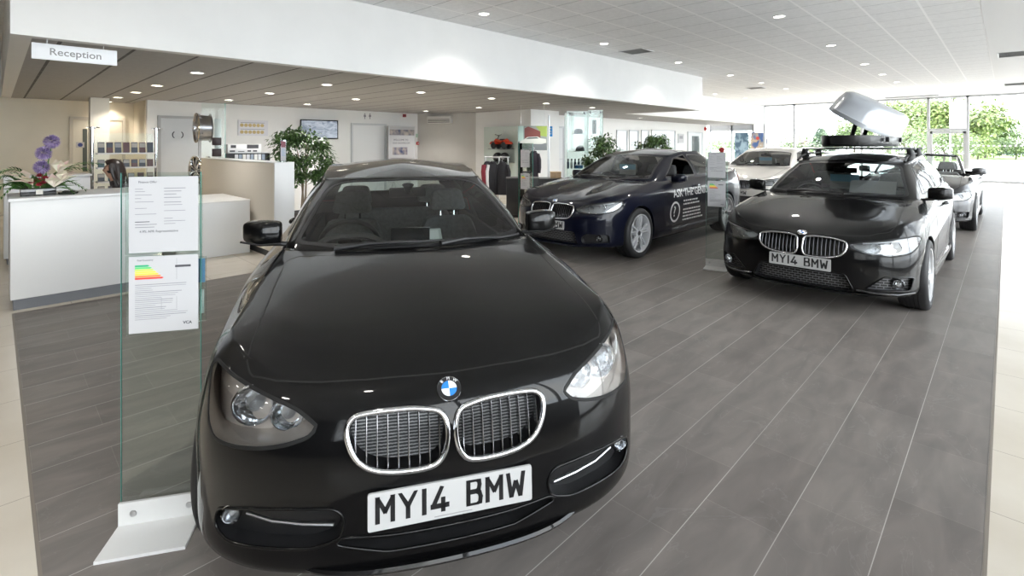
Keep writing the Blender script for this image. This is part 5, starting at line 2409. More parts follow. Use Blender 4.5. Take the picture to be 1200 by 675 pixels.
def ficus(x, y, h, r, zc, label, n=1100, seed=1, pot=True):
    rg = random.Random(seed)
    t = empty('potted_ficus', (x, y, 0), 0, label, 'plant')
    p = MB()
    p.lathe([(0, 0), (.17, 0), (.21, .42), (.215, .44), (.19, .44), (.185, .38), (0, .38)], 28)
    p.build('pot', mat('pot_grey', (.12, .12, .125), .4), t, smooth=40)
    s = MB()
    s.lathe([(0, .385), (.184, .385), (.184, .38), (0, .38)], 20)
    s.build('soil', mat('soil', (.03, .02, .015), .95), t)
    k = MB()
    for i in range(3):
        a = 2 * PI * i / 3
        k.tube([(.04 * math.cos(a), .04 * math.sin(a), .38), (.03 * math.cos(a + 1), .03 * math.sin(a + 1), .7), (.06 * math.cos(a + 2), .06 * math.sin(a + 2), zc - .1),
                (.25 * r * math.cos(a + 2), .25 * r * math.sin(a + 2), zc + .2)], [.018, .015, .012, .006], 8)
    k.build('trunk', mat('bark', (.22, .17, .12), .8), t)
    f = MB()
    cl = []
    for i in range(26):
        a, e = rg.uniform(0, 2 * PI), rg.uniform(-1, 1)
        rr = r * rg.uniform(.45, .95)
        c = Vector((rr * math.cos(a) * math.sqrt(1 - .7 * e * e), rr * math.sin(a) * math.sqrt(1 - .7 * e * e), zc + e * (h - zc) * .85))
        cl.append((c, rg.uniform(.10, .2) * r / .5))
    for i in range(n):
        c, cr = rg.choice(cl)
        v = Vector((rg.gauss(0, 1), rg.gauss(0, 1), rg.gauss(0, .8)))
        v = v.normalized() * cr * rg.uniform(.3, 1.1)
        q = c + v
        dd = Vector((v.x, v.y, -abs(rg.gauss(.4, .4)) * cr)) + Vector((rg.gauss(0, .05), rg.gauss(0, .05), 0))
        leaf_mesh(f, q, dd, rg.uniform(.06, .095), rg.uniform(.034, .05))
    o = f.build('foliage', LEAF, t, smooth=0, fix=False)
    return t


px, py = rd2w((356 - 600) / FPX * 8.3, 8.3)
ficus(px, py, 1.76, .50, 1.34, 'leafy potted ficus behind the half-height partition, left of the foreground car roof', 3400, 3)
px, py = rd2w((706 - 600) / FPX * 11.3, 11.3)
ficus(px, py, 1.72, .52, 1.25, 'leafy potted ficus in front of the glass display cabinets', 3200, 4)
px, py = rd2w((768 - 600) / FPX * 13.6, 13.6)
ficus(px, py, 1.76, .52, 1.3, 'leafy potted ficus showing just above the roof of the dark blue saloon', 3000, 5)


# ---- flower arrangement on the desk
fx, fy = -6.83, .30
t = empty('flower_arrangement', (fx, fy, zt + .016), 0, 'flower arrangement of purple alliums, lilies and red roses on the reception desk', 'flowers')
v = MB()
v.rbox(-.08, .08, -.13, .13, 0, .075, .006)
v.build('vase', mat('vase_black', (.015, .015, .017), .12, coat=.6), t)
lbl = MB()
lbl.box(.0805, .082, -.02, .03, .015, .055)
lbl.build('vase_label', mat('label_cream', (.75, .72, .65), .5), t, smooth=0)
GREEN = leafmat('leaf_green', (.02, .07, .012), (.10, .24, .05))
PURP = leafmat('allium_purple', (.22, .15, .36), (.46, .37, .60))
RED = leafmat('rose_red', (.22, .004, .02), (.5, .02, .06))
LILY = leafmat('lily_pink', (.95, .66, .74), (.90, .95, .74))
rg = random.Random(5)
lat = lambda dy, dz, dx=0: Vector((dx, dy, dz))
for (dy, dz) in ((.10, .53), (.04, .415), (.025, .275)):
    a = MB()
    c = lat(dy, dz)
    for i in range(420):
        q = Vector((rg.gauss(0, 1), rg.gauss(0, 1), rg.gauss(0, 1))).normalized()
        leaf_mesh(a, c + q * .03, q + Vector((rg.gauss(0, .3), rg.gauss(0, .3), rg.gauss(0, .3))), .045, .014, up=(.3, .2, 1))
    o = a.build('allium_head', PURP, t, smooth=0, fix=False)
    s = MB()
    s.tube([(0, .03, .06), (0, lerp(.03, dy, .5), dz * .5), (0, dy, dz - .03)], .005, 6)
    s.build('allium_stem', mat('stem_green', (.12, .26, .06), .5), t)
for (dy, dz, dx, rot) in ((-.09, .20, .04, -.6), (-.04, .16, .09, -.9), (.14, .27, .03, .4), (.16, .18, .08, .5), (.11, .13, .10, .1)):
    a = MB()
    for i in range(6):
        an = 2 * PI * i / 6 + rg.random()
        d = Vector((.55 + .3 * math.cos(an), rot + .5 * math.sin(an), .75 + .3 * math.cos(an)))
        leaf_mesh(a, lat(dy, dz - .05, dx + .04), d, rg.uniform(.15, .19), .095, bend=.5)
    a.build('lily', LILY, t, smooth=0, fix=False)
for (dy, dz, dx) in ((-.01, .15, .13), (-.05, .125, .14), (.035, .12, .14), (.0, .10, .15), (.005, .185, .11), (.045, .16, .12)):
    a = MB()
    c = lat(dy, dz, dx)
    for i in range(40):
        q = Vector((rg.gauss(0, 1), rg.gauss(0, 1), abs(rg.gauss(0, 1)))).normalized()
        leaf_mesh(a, c + q * .008, q + Vector((0, 0, .4)), .032, .022, bend=.6)
    a.build('rose', RED, t, smooth=0, fix=False)
for (yy, zz_, dx, ln) in ((-.30, .06, .05, 1), (-.27, .24, .0, 1), (.34, .05, .08, 1), (.48, .30, -.02, 1), (.38, .24, .05, .9), (-.25, .02, .15, .8), (.25, .02, .12, .8), (-.3, .17, .1, .9)):
    a = MB()
    P = [Vector((0, 0, .05)).lerp(Vector((dx, yy, zz_)), k / 12) + Vector((0, 0, .10 * math.sin(PI * k / 12))) for k in range(13)]
    a.tube(P, .003, 5)
    for k in range(3, 13):
        for sd in (-1, 1):
            leaf_mesh(a, P[k], (P[k] - P[k - 1]).normalized() * .6 + Vector((.6 * sd, .1, .35 * sd - .1)), .095 * ln * (1.15 - k / 18), .016)
    a.build('palm_leaf', GREEN, t, smooth=0, fix=False)
for i in range(44):
    an = rg.uniform(0, 2 * PI)
    a = MB()
    leaf_mesh(a, Vector((.05 * math.cos(an), .1 * math.sin(an), .06)), (math.cos(an) * .7, math.sin(an), rg.uniform(.0, 1.3)), rg.uniform(.16, .28), .065)
    a.build('broad_leaf', GREEN, t, smooth=0, fix=False)

# small dark pebbles dish on the desk
t = empty('pebble_dish', (-6.80, .52, zt + .016), 0, 'little dish of dark pebbles beside the flower vase', 'dish')
a = MB()
a.lathe([(0, .0), (.07, .0), (.085, .018), (.08, .018), (.066, .006), (0, .006)], 24)
a.build('dish', M_CLEAR, t)
a = MB()
for i in range(22):
    an, r_ = rg.uniform(0, 6.28), rg.uniform(0, .055)
    a.sphere((r_ * math.cos(an), r_ * math.sin(an), .018 + rg.uniform(0, .012)), (.014, .012, .009), 8, 6)
o = a.build('pebbles', mat('pebble_dark', (.04, .04, .042), .4), t)
o['kind'] = 'stuff'


# ---- brochure rack
bx, by = -10.35, 1.50
t = empty('brochure_rack', (bx, by, 0), 0, 'chrome-posted glass rack of brochures behind the receptionist', 'rack')
dY = .42
for yy in (-dY, dY):
    p = MB()
    p.lathe([(0, 0), (.09, 0), (.09, .012), (.022, .02), (.022, 1.78), (.035, 1.79), (.035, 1.81), (0, 1.82)], 20, Matrix.Translation((0, yy, 0)))
    p.build('post', M_CHROME, t)
    for s in (-1, 1):
        p = MB()
        p.tube([(0, yy, 1.76), (.05, yy + s * .05, 1.81), (.08, yy + s * .08, 1.80)], .006, 6)
        p.build('post_arm', M_CHROME, t)
b = MB()
b.box(-.005, .003, -dY + .03, dY - .03, .3, 1.72)
b.build('back_glass', glass('rack_glass', (.95, .98, .97), .3, 0, 1.4), t, smooth=0)
for z in (.45, .72, .93, 1.15, 1.38):
    s = MB()
    s.rbox(.01, .25, -dY + .04, dY - .04, z, z + .022, .004)
    s.build('shelf', M_WHITE, t)
cols = [(.04, .05, .07), (.05, .12, .16), (.35, .33, .30), (.03, .03, .03), (.09, .035, .035), (.03, .08, .10), (.3, .3, .31), (.08, .07, .07)]
names = []
gi = 0
for z, cnt, hh in ((1.402, 7, .17), (1.172, 7, .12), (.952, 6, .12), (.742, 6, .13)):
    for k in range(cnt):
        yy = lerp(-dY + .10, dY - .10, k / (cnt - 1))
        o = empty('brochure', (bx + .10, by + yy, z), 0, 'small brochure standing on a shelf of the chrome-posted rack', 'brochure', 'brochures on the chrome-posted rack')
        m = MB()
        m.rbox(-.012, .012, -.042, .042, 0, hh, .002, 1, Matrix.Rotation(-.12, 4, 'Y'))
        m.build('booklet', mat('brochure_%d' % (gi % 8), cols[(gi * 3 + k) % 8], .35), o)
        m = MB()
        m.box(.0125, .0135, -.038, .038, hh * .5, hh * .92, Matrix.Rotation(-.12, 4, 'Y'))
        m.build('cover_picture', mat('cover_%d' % (gi % 5), cols[(gi * 5 + 2 + k) % 8], .35), o, smooth=0)
        gi += 1


# ---- receptionist
def person():
    hx, hy = rd2w((131 - 600) / FPX * 6.75, 6.75)
    t = empty('person', (hx, hy + .12, 0), 0, 'seated person with long dark hair leaning over paperwork at reception', 'person')
    bmx = bpy.data.meshes.new('figure')
    # joints: x towards camera, y along the desk (she faces -y)
    J = [((0, .10, .56), .15), ((0, .07, .72), .135), ((0, .0, .90), .145), ((0, -.05, 1.00), .10), ((0, -.085, 1.07), .052), ((.0, -.115, 1.13), .055),
         ((.0, -.13, 1.20), .088), ((0, -.12, 1.275), .08),
         ((.17, -.01, .97), .06), ((.24, -.05, .78), .047), ((.16, -.25, .79), .036), ((.12, -.30, .79), .028),
         ((-.17, -.01, .97), .06), ((-.24, -.05, .78), .047), ((-.16, -.25, .79), .036), ((-.12, -.30, .79), .028),
         ((.10, .06, .52), .10), ((.11, -.32, .52), .072), ((.11, -.30, .10), .048), ((.11, -.44, .05), .036),
         ((-.10, .06, .52), .10), ((-.11, -.32, .52), .072), ((-.11, -.30, .10), .048), ((-.11, -.44, .05), .036)]
    E = [(0, 1), (1, 2), (2, 3), (3, 4), (4, 5), (5, 6), (6, 7), (2, 8), (8, 9), (9, 10), (10, 11), (2, 12), (12, 13), (13, 14), (14, 15),
         (0, 16), (16, 17), (17, 18), (18, 19), (0, 20), (20, 21), (21, 22), (22, 23)]
    for s, w0 in ((1, 11), (-1, 15)):
        wx_, wy_, wz_ = J[w0][0]
        for k, (dx, ln, dy) in enumerate(((-.028, .062, 0), (-.01, .07, 0), (.008, .066, 0), (.024, .052, 0))):
            i = len(J)
            J.append(((wx_ + dx * .8, wy_ - .05, wz_ - .004), .010))
            J.append(((wx_ + dx * 1.1, wy_ - .05 - ln * .5, wz_ - .006), .0085))
            J.append(((wx_ + dx * 1.2, wy_ - .05 - ln, wz_ - .022), .007))
            E += [(w0, i), (i, i + 1), (i + 1, i + 2)]
        i = len(J)
        J.append(((wx_ - s * .032, wy_ - .025, wz_ - .006), .011))
        J.append(((wx_ - s * .050, wy_ - .055, wz_ - .014), .009))
        E += [(w0, i), (i, i + 1)]
    bmx.from_pydata([j[0] for j in J], E, [])
    o = bpy.data.objects.new('figure', bmx)
    COL.objects.link(o)
    o.parent = t
    o.modifiers.new('skin', 'SKIN')
    sk = bmx.skin_vertices[0].data
    for i, j in enumerate(J):
        sk[i].radius = (j[1], j[1])
        sk[i].use_root = (i == 0)
    md = o.modifiers.new('sub', 'SUBSURF')
    md.levels = md.render_levels = 2
    bmx.materials.append(mat('skin', (.55, .33, .24), .5))
    dg = bpy.context.evaluated_depsgraph_get()
    dg.update()
    me = bpy.data.meshes.new_from_object(o.evaluated_get(dg))
    o.modifiers.clear()
    o.data = me
    for p in me.polygons:
        p.use_smooth = True
    o.name = 'body'
    # shape the face: nose, brow, chin (she looks along -y and down)
    for v in me.vertices:
        c = v.co
        if c.z > 1.09 and c.y < -.15:
            dz = c.z - 1.195
            v.co.y -= .026 * math.exp(-((dz + .005) / .016) ** 2 - (c.x / .016) ** 2)
            v.co.y -= .010 * math.exp(-((dz + .075) / .02) ** 2 - (c.x / .03) ** 2)
            v.co.y += .010 * math.exp(-((dz - .03) / .015) ** 2 - ((abs(c.x) - .03) / .016) ** 2)
            v.co.y -= .006 * math.exp(-((dz + .04) / .009) ** 2 - (c.x / .025) ** 2)
    # clothing: dark patterned blouse grown from the body
    bm = bmesh.new()
    bm.from_mesh(me)
    bm.normal_update()
    keep = [f for f in bm.faces if .50 < f.calc_center_median().z < 1.055 and not (f.calc_center_median().y < -.24)]
    dl = [f for f in bm.faces if f not in set(keep)]
    bmesh.ops.delete(bm, geom=dl, context='FACES')
    for v in bm.verts:
        v.co += v.normal * .012
    q = MB().frombm(bm)
    q.build('blouse', mat('blouse_patterned', (.06, .05, .055), .8, noise=(35, .9)), t, smooth=60, fix=False)
    bm = bmesh.new()
    bm.from_mesh(me)
    bm.normal_update()
    keep = set(f for f in bm.faces if f.calc_center_median().z < .60 and f.calc_center_median().z > .07)
    bmesh.ops.delete(bm, geom=[f for f in bm.faces if f not in keep], context='FACES')
    for v in bm.verts:
        v.co += v.normal * .010
    MB().frombm(bm).build('trousers', mat('trousers_black', (.02, .02, .022), .8), t, smooth=60, fix=False)
    # hair: cap over the crown and long locks down past the shoulders
    h = MB()
    bm = bmesh.new()
    bmesh.ops.create_uvsphere(bm, u_segments=24, v_segments=16, radius=1)
    bmesh.ops.delete(bm, geom=[f for f in bm.faces if (f.calc_center_median().y < -.55 and f.calc_center_median().z < .55) or f.calc_center_median().z < -.75], context='FACES')
    for v in bm.verts:
        v.co = Vector((v.co.x * .104, -.105 + v.co.y * .118, 1.235 + v.co.z * .112))
    h.frombm(bm)
    rgp = random.Random(2)
    P = []
    for lv in range(9):
        t_ = lv / 8
        z = lerp(1.285, .93, t_)
        rx_ = interp([(0, .098), (.25, .112), (.55, .128), (.85, .150), (1, .145)], t_)
        ry_ = interp([(0, .108), (.25, .118), (.55, .115), (.85, .110), (1, .100)], t_)
        row = []
        for k in range(33):
            an = lerp(-.42, PI + .42, k / 32)
            f = 1 + .035 * math.sin(k * 2.1 + lv * .5) + .02 * math.sin(k * 4.7)
            cy_ = interp([(0, -.105), (.4, -.085), (1, -.02)], t_)
            row.append(Vector((rx_ * math.cos(an) * f, cy_ + ry_ * math.sin(an) * f, z - .02 * math.sin(k * 1.7) * t_)))
        P.append(row)
    h.grid(P)
    h.grid([[Vector((p.x * .9, p.y - .006, p.z)) for p in row] for row in P])
    for k in range(0, 33, 2):
        h.tube([P[5][k] * 1.0, P[7][k] + Vector((0, -.004, 0)), P[8][k] + Vector((0, -.01, -.03 - rgp.uniform(0, .04)))], [.012, .016, .004], 6, flat=.7)
    h.build('hair', mat('hair_dark_brown', (.020, .012, .010), .38, noise=(60, .4)), t, smooth=60)
    for s in (-1, 1):
        e = MB()
        e.sphere((s * .033, -.198, 1.222), (.011, .006, .006), 10, 6)
        e.build('eye', mat('eye_dark', (.05, .03, .025), .2), t)
    m = MB()
    m.sphere((0, -.212, 1.152), (.020, .005, .006), 10, 6)
    m.build('mouth', mat('lips', (.42, .13, .11), .4), t)
    ch = empty('office_chair', (hx, hy + .24, 0), 0, 'black office chair under the seated person at reception', 'chair')
    c = MB()
    c.rbox(-.23, .23, -.27, .2, .38, .44, .025)
    c.build('seat', M_SEAT, ch)
    c = MB()
    c.rbox(-.21, .21, .20, .25, .50, .92, .02)
    c.build('backrest', M_SEAT, ch)
    c = MB()
    c.tube([(0, .10, .38), (0, .27, .42), (0, .265, .7)], .02, 8)
    c.cyl((0, 0, .08), (0, 0, .38), .025, 12)
    c.build('post', M_PLAST, ch)
    for i in range(5):
        a = 2 * PI * i / 5
        c = MB()
        c.tube([(0, 0, .09), (.27 * math.cos(a), .27 * math.sin(a), .065)], [.024, .016], 8)
        c.sphere((.27 * math.cos(a), .27 * math.sin(a), .03), .03, 10, 8)
        c.build('leg', M_PLAST, ch)


person()
# ================================================================== WALL AND SHOP THINGS
def on_x(u0, v0, u1, v1, X):
    """Y range and Z range of a rectangle on the plane X=const"""
    d0, y0 = at_x(u0, X)
    d1, y1 = at_x(u1, X)
    dm = (d0 + d1) / 2
    return y0, y1, zz(v1, dm), zz(v0, dm)


# poster with gold icons
y0, y1, z0, z1 = on_x(279, 141, 314, 159, XW + .02)
t = empty('wall_poster', (XW + .012, (y0 + y1) / 2, z0), 0, 'white wall poster with two rows of gold symbols above the counter', 'poster')
W, H = y1 - y0, z1 - z0
a = MB()
a.box(-.01, .012, -W / 2, W / 2, 0, H)
a.build('poster_board', mat('poster_pale', (.70, .70, .74), .4), t, smooth=0)
a = MB()
for rz in (.60, .18):
    a.box(.012, .0135, -W * .42, W * .38, H * (rz + .22), H * (rz + .25))
a.build('poster_text', M_GREYINK, t, smooth=0)
for rz in (.60, .16):
    for k in range(6):
        a = MB()
        a.lathe([(0, .0125), (.045, .0125), (.045, .015), (0, .015)], 14, frame(Vector((0, lerp(-W * .38, W * .30, k / 5), H * (rz + .07))), (0, 1, 0), (0, 0, 1)))
        a.build('poster_symbol', mat('gold_print', (.55, .42, .18), .4), t, smooth=0)

# television
d, Y = at_x(374, XW + .12)
z0, z1 = zz(163, d), zz(140.5, d)
t = empty('television', (XW + .15, Y, z0), -.12, 'wall-mounted television above the potted ficus', 'television')
W = 34 / FPX * d * 1.28
H = z1 - z0
a = MB()
a.rbox(-.035, .015, -W / 2, W / 2, 0, H, .008)
a.build('casing', mat('tv_black', (.012, .012, .013), .25), t)
sm = mat('tv_picture', (.10, .13, .18), .15, emit=(.30, .36, .46), estr=.28)
nt = sm.node_tree
g_ = nt.nodes.new('ShaderNodeTexCoord')
nn = noise(nt, g_.outputs['Object'], 4, 4, (1, 1, 2.2), 1.2)
nt.links.new(ramp(nt, nn, (.05, .07, .10), (.62, .66, .74), .35, .62), nt.nodes['Principled BSDF'].inputs['Emission Color'])
a = MB()
a.box(.015, .0165, -W / 2 + .03, W / 2 - .03, .035, H - .03)
a.build('screen', sm, t, smooth=0)
a = MB()
a.box(-.138, -.03, -.08, .08, H * .3, H * .7)
a.build('wall_bracket', M_PLAST, t, smooth=0)

# poster stand by the white door
y0, y1, z0, z1 = on_x(455, 147.5, 486, 186, XW + .35)
t = empty('poster_stand', (XW + .35, (y0 + y1) / 2, 0), 0, 'floor-standing white poster board between the white door and the red call point', 'poster stand')
W = y1 - y0
a = MB()
a.rbox(-.02, .02, -W / 2, W / 2, .35, z1, .006)
a.build('board', mat('poster_frame', (.62, .62, .64), .35), t)
a = MB()
a.box(.02, .022, -W / 2 + .03, W / 2 - .03, .4, z1 - .03)
a.build('poster_paper', M_PAPER, t, smooth=0)
a = MB()
a.box(.022, .0235, -W / 2 + .03, W / 2 - .03, z1 - .30, z1 - .12)
pm = mat('poster_photo_blue', (.06, .10, .2), .4)
nt = pm.node_tree
g_ = nt.nodes.new('ShaderNodeTexCoord')
nt.links.new(ramp(nt, noise(nt, g_.outputs['Object'], 5, 4), (.04, .06, .14), (.42, .36, .32), .35, .65), nt.nodes['Principled BSDF'].inputs['Base Color'])
a.build('poster_photo', pm, t, smooth=0)
a = MB()
a.box(.022, .0235, -W * .36, W * .2, z1 - .92, z1 - .68)
a.build('poster_picture', pm, t, smooth=0)
Mp = frame(Vector((.0235, -.05, z1 - .45)), (0, 1, 0), (0, 0, 1))
text_mb('WELCOME TO', .085, Mp, .001).build('poster_heading', M_DKINK, t, smooth=0)
text_mb('OUR SHOWROOM', .075, Mp @ Matrix.Translation((0.02, -.10, 0)), .001).build('poster_heading', M_DKINK, t, smooth=0)
for s in (-1, 1):
    a = MB()
    a.tube([(.0, s * W * .3, .4), (.18, s * W * .3, .01), (-.18, s * W * .3, .01), (0, s * W * .3, .4)], .012, 8)
    a.build('foot', M_STEEL, t)

# call point, sounder, washroom symbols, air-conditioner
for (u, v, w_, h_, X, lab, c) in ((492.5, 168, .09, .10, XW, 'red fire call point on the wall right of the poster stand', (.55, .02, .02)),
                                  (473.5, 135.5, .11, .10, XW, 'dark red alarm sounder high on the wall above the poster stand', (.22, .01, .02))):
    d, Y = at_x(min(u, 489), X)
    t = empty('alarm_box', (X, Y, zz(v, d) - h_ / 2), 0, lab, 'alarm')
    a = MB()
    a.rbox(0, .05, -w_ / 2, w_ / 2, 0, h_, .01)
    a.build('housing', mat('alarm_%d' % int(u), c, .3), t)
    a = MB()
    a.rbox(.05, .056, -w_ * .25, w_ * .25, h_ * .3, h_ * .7, .002)
    a.build('face_plate', mat('alarm_face', (.75, .7, .68), .4) if u > 480 else M_PLAST, t)
d, Y = at_x(489, XW)
t = empty('safety_sign', (XW + .002, Y, zz(161, d)), 0, 'small green sign above the red fire call point', 'sign')
a = MB()
a.box(0, .006, -.06, .06, 0, .12)
a.build('sign_plate', mat('sign_green', (.45, .62, .50), .4), t, smooth=0)
for (u, lab) in ((427.5, 'left of two small figure symbols above the white door'), (433.5, 'right of two small figure symbols above the white door')):
    d, Y = at_x(u, XW)
    t = empty('wall_symbol', (XW + .001, Y, zz(139.5, d)), 0, lab, 'sign')
    a = MB()
    a.prism([(-.03, 0), (-.012, 0), (-.012, .07), (-.04, .07), (-.03, .13), (.03, .13), (.04, .07), (.012, .07), (.012, 0), (.03, 0), (.03, 0)][:10], .0, .004, 'z', frame(Vector(), (0, 1, 0), (0, 0, 1)))
    a.lathe([(0, 0), (.02, 0), (.02, .004), (0, .004)], 12, frame(Vector((0, 0, .155)), (0, 1, 0), (0, 0, 1)))
    a.build('symbol', M_GREYINK, t, smooth=0)
for (u, dx) in ((205.5, -.05), (211.5, .05)):
    d, Y = at_x(u, XW + .04)
    t = empty('door_symbol', (XW + .031, Y, zz(161, d)), 0, ('left' if u < 208 else 'right') + ' dark figure symbol on the grey door', 'sign')
    a = MB()
    Mq = frame(Vector(), (0, 1, 0), (0, 0, 1))
    pts = [(.055 * math.cos(q), .075 * math.sin(q)) for q in [lerp(PI * .6, PI * 1.4, k / 8) for k in range(9)]]
    if u > 208:
        pts = [(-p[0], p[1]) for p in pts]
    a.tube([Mq @ Vector((p[0], p[1] + .06, .003)) for p in pts], .009, 6)
    a.build('symbol', M_DKINK, t)
d, Y = at_x(94, -15.57)
t = empty('door_notice', (-15.568, Y, zz(170.5, d) - .05), 0, 'small white notice with a blue disc on the cream door', 'sign')
a = MB()
a.box(0, .004, -.075, .075, 0, .13)
a.build('notice_plate', M_PAPER, t, smooth=0)
a = MB()
a.lathe([(0, .004), (.045, .004), (.045, .006), (0, .006)], 18, frame(Vector((0, 0, .065)), (0, 1, 0), (0, 0, 1)))
a.build('notice_disc', mat('notice_blue', (.03, .05, .22), .4), t, smooth=0)
dd = Vector((1.8, 1.0, 0)).normalized()
ax_, ay_ = lerp(-14.1, -12.3, .42), lerp(9.9, 10.9, .42)
t = empty('air_conditioner', (ax_, ay_ - .02, 2.22), math.atan2(1.0, 1.8), 'slim wall air conditioner high on the angled wall', 'air conditioner')
a = MB()
a.rbox(-.42, .42, -.2, -.003, 0, .24, .02)
a.build('housing', mat('ac_white', (.62, .61, .59), .4), t)
a = MB()
for k in range(3):
    a.box(-.38, .38, -.206, -.198, .03 + .045 * k, .05 + .045 * k)
a.build('air_louvres', mat('ac_dark', (.10, .10, .10), .5), t, smooth=0)

# wheel display totem
wd = 10.0
tx, ty = rd2w((250 - 600) / FPX * wd, wd)
t = empty('glass_totem', (tx, ty, 0), 1.25, 'tall glass totem holding two alloy rims beside the grey door', 'display stand')
a = MB()
a.box(-.24, .24, -.2, .2, 0, .04)
a.build('base', M_STEEL, t, smooth=0)
a = MB()
a.box(-.20, .20, -.006, .006, .04, 2.36)
go = a.build('glass_panel', glass('rack_glass', (.95, .98, .97), .3, 0, 1.4), t, smooth=0)
a = MB()
a.box(.200, .210, -.007, .007, .04, 2.36)
a.build('glass_edge', M_GEDGE, go, smooth=0)
a = MB()
a.rbox(.02, .14, .01, .06, .04, 2.05, .01)
a.build('upright', M_WHITE, t)
for z in (1.52, 1.30):
    a = MB()
    a.rbox(-.02, .14, -.08, -.02, z, z + .15, .008)
    a.build('sample_box', mat('sample_black', (.03, .02, .022), .4), t)
RM = [wheel_data('star', .37, .26)[1]]
GOLD = mat('rim_gold', (.55, .46, .30), .16, 1.0, coat=.4)
for (u, v, lab, rz_, m_) in ((238, 150, 'upper alloy rim mounted on the glass totem beside the grey door', -.06, mat('rim_grey', (.34, .34, .35), .3, 1.0)), (236, 200, 'lower alloy rim on the glass totem, partly hidden by the front document stand', 0.12, M_CHROME)):
    zc = zz(v, wd)
    cx_, cy_ = rd2w((u - 600) / FPX * wd, wd)
    e = empty('alloy_rim', (cx_, cy_, zc), rz_, lab, 'wheel rim', None)
    o = bpy.data.objects.new('rim_barrel', RM[0].copy())
    o.data.materials.clear()
    o.data.materials.append(m_)
    COL.objects.link(o)
    o.parent = e
    lip = MB()
    lip.lathe([(.282, -.122), (.296, -.128), (.294, -.112), (.28, -.11)], 40, axis='y', closed=True)
    lip.build('rim_lip', GOLD, e)
    for k in range(10):
        an = 2 * PI * k / 10
        b = MB()
        b.cyl((.262 * math.cos(an), -.128, .262 * math.sin(an)), (.262 * math.cos(an), -.112, .262 * math.sin(an)), .014, 8)
        b.build('rim_bolt', GOLD, e)

# counter with literature behind the partition
t = empty('sideboard', (-11.6, 4.32, 0), 0, 'white sideboard behind the partition carrying literature stands', 'sideboard')
a = MB()
a.rbox(-.3, .3, -1.0, 1.0, .05, 1.18, .006)
a.build('cabinet', M_WHITE, t)
for k in range(4):
    a = MB()
    a.rbox(.301, .318, -.98 + k * .49, -.98 + k * .49 + .47, .08, 1.14, .004)
    dn = a.build('door', M_BASEW, t)
    a = MB()
    a.cyl((.33, -.94 + k * .49, .5), (.33, -.94 + k * .49, .7), .007, 8)
    a.build('door_handle', M_STEEL, dn)


def at_sb(u):
    return at_x(u, -11.5)


d, Y = at_sb(285)
t = empty('display_box', (-11.55, Y, 1.182), 0, 'white display box with small dark pictures on the sideboard', 'display')
a = MB()
a.rbox(-.12, .12, -.32, .34, .17, .36, .01)
a.build('box', M_WHITE, t)
a = MB()
a.box(-.11, .11, -.30, .32, 0, .17)
a.build('plinth', M_BASEW, t, smooth=0)
for (ya, yb, za, zb) in ((-.26, -.16, .28, .34), (.05, .28, .27, .35), (-.28, -.18, .2, .23), (-.12, .0, .2, .215), (.06, .13, .2, .23), (.17, .25, .2, .23)):
    a = MB()
    a.box(.12, .124, ya, yb, za, zb)
    a.build('box_print', M_DKINK, t, smooth=0)
d, Y = at_sb(287)
t = empty('brochure_tray', (-11.30, Y, 1.182), 0, 'black tray of small brochures in front of the white display box', 'tray')
a = MB()
a.box(-.04, .045, -.42, .42, 0, .02)
a.box(-.06, -.04, -.42, .42, 0, .17)
for y in (-.42, .40):
    a.box(-.06, .045, y, y + .02, 0, .16)
a.build('tray_body', mat('tray_black', (.015, .015, .016), .4), t, smooth=0)
for k in range(8):
    b = MB()
    yy = -.22 + k * .075
    b.rbox(-.03, -.012, yy - .03, yy + .03, .022, .145, .002, 1)
    o = empty('brochure', (-11.30, Y, 1.182), 0, 'small brochure standing in the black tray on the sideboard', 'brochure', 'brochures in the black tray')
    b.build('booklet', mat('tray_leaf_%d' % (k % 3), ((.6, .62, .66), (.25, .30, .38), (.7, .7, .68))[k % 3], .4), o)
d, Y = at_sb(309)
t = empty('card_holder', (-11.45, Y, 1.182), 0, 'small white card holder at the right end of the sideboard', 'holder')
a = MB()
a.rbox(-.02, .02, -.075, .075, 0, .19, .004)
a.build('holder_body', M_WHITE, t)
a = MB()
a.box(.02, .022, -.05, .05, .06, .12)
a.build('card', M_GREYINK, t, smooth=0)

# menu holder on the partition end
t = empty('menu_holder', (-7.03, 2.74, 1.2975), .5, 'clear sign holder with a blue-printed card on the white end of the partition', 'sign holder')
a = MB()
a.rbox(-.05, .05, -.055, .055, 0, .012, .003)
a.build('holder_foot', M_CLEAR, t)
a = MB()
a.box(-.003, .003, -.055, .055, .012, .30)
a.build('holder_panel', M_CLEAR, t, smooth=0)
a = MB()
a.box(.0032, .0045, -.052, .052, .016, .225)
po = a.build('card', M_PAPER, t, smooth=0)
a = MB()
for k in range(9):
    a.box(.0045, .005, -.038, -.038 + .05 + .02 * ((k * 7) % 3), .18 - k * .012, .184 - k * .012)
a.build('card_print', mat('print_paleblue', (.18, .32, .55), .5), po, smooth=0)
a = MB()
a.box(.0045, .005, -.045, .045, .20, .285)
a.build('card_picture', mat('print_dark_red', (.22, .08, .10), .5), po, smooth=0)

# ---- shop wall
YS = 10.9


def on_y(u, Y):
    d, x = at_y(u, Y)
    return d, x


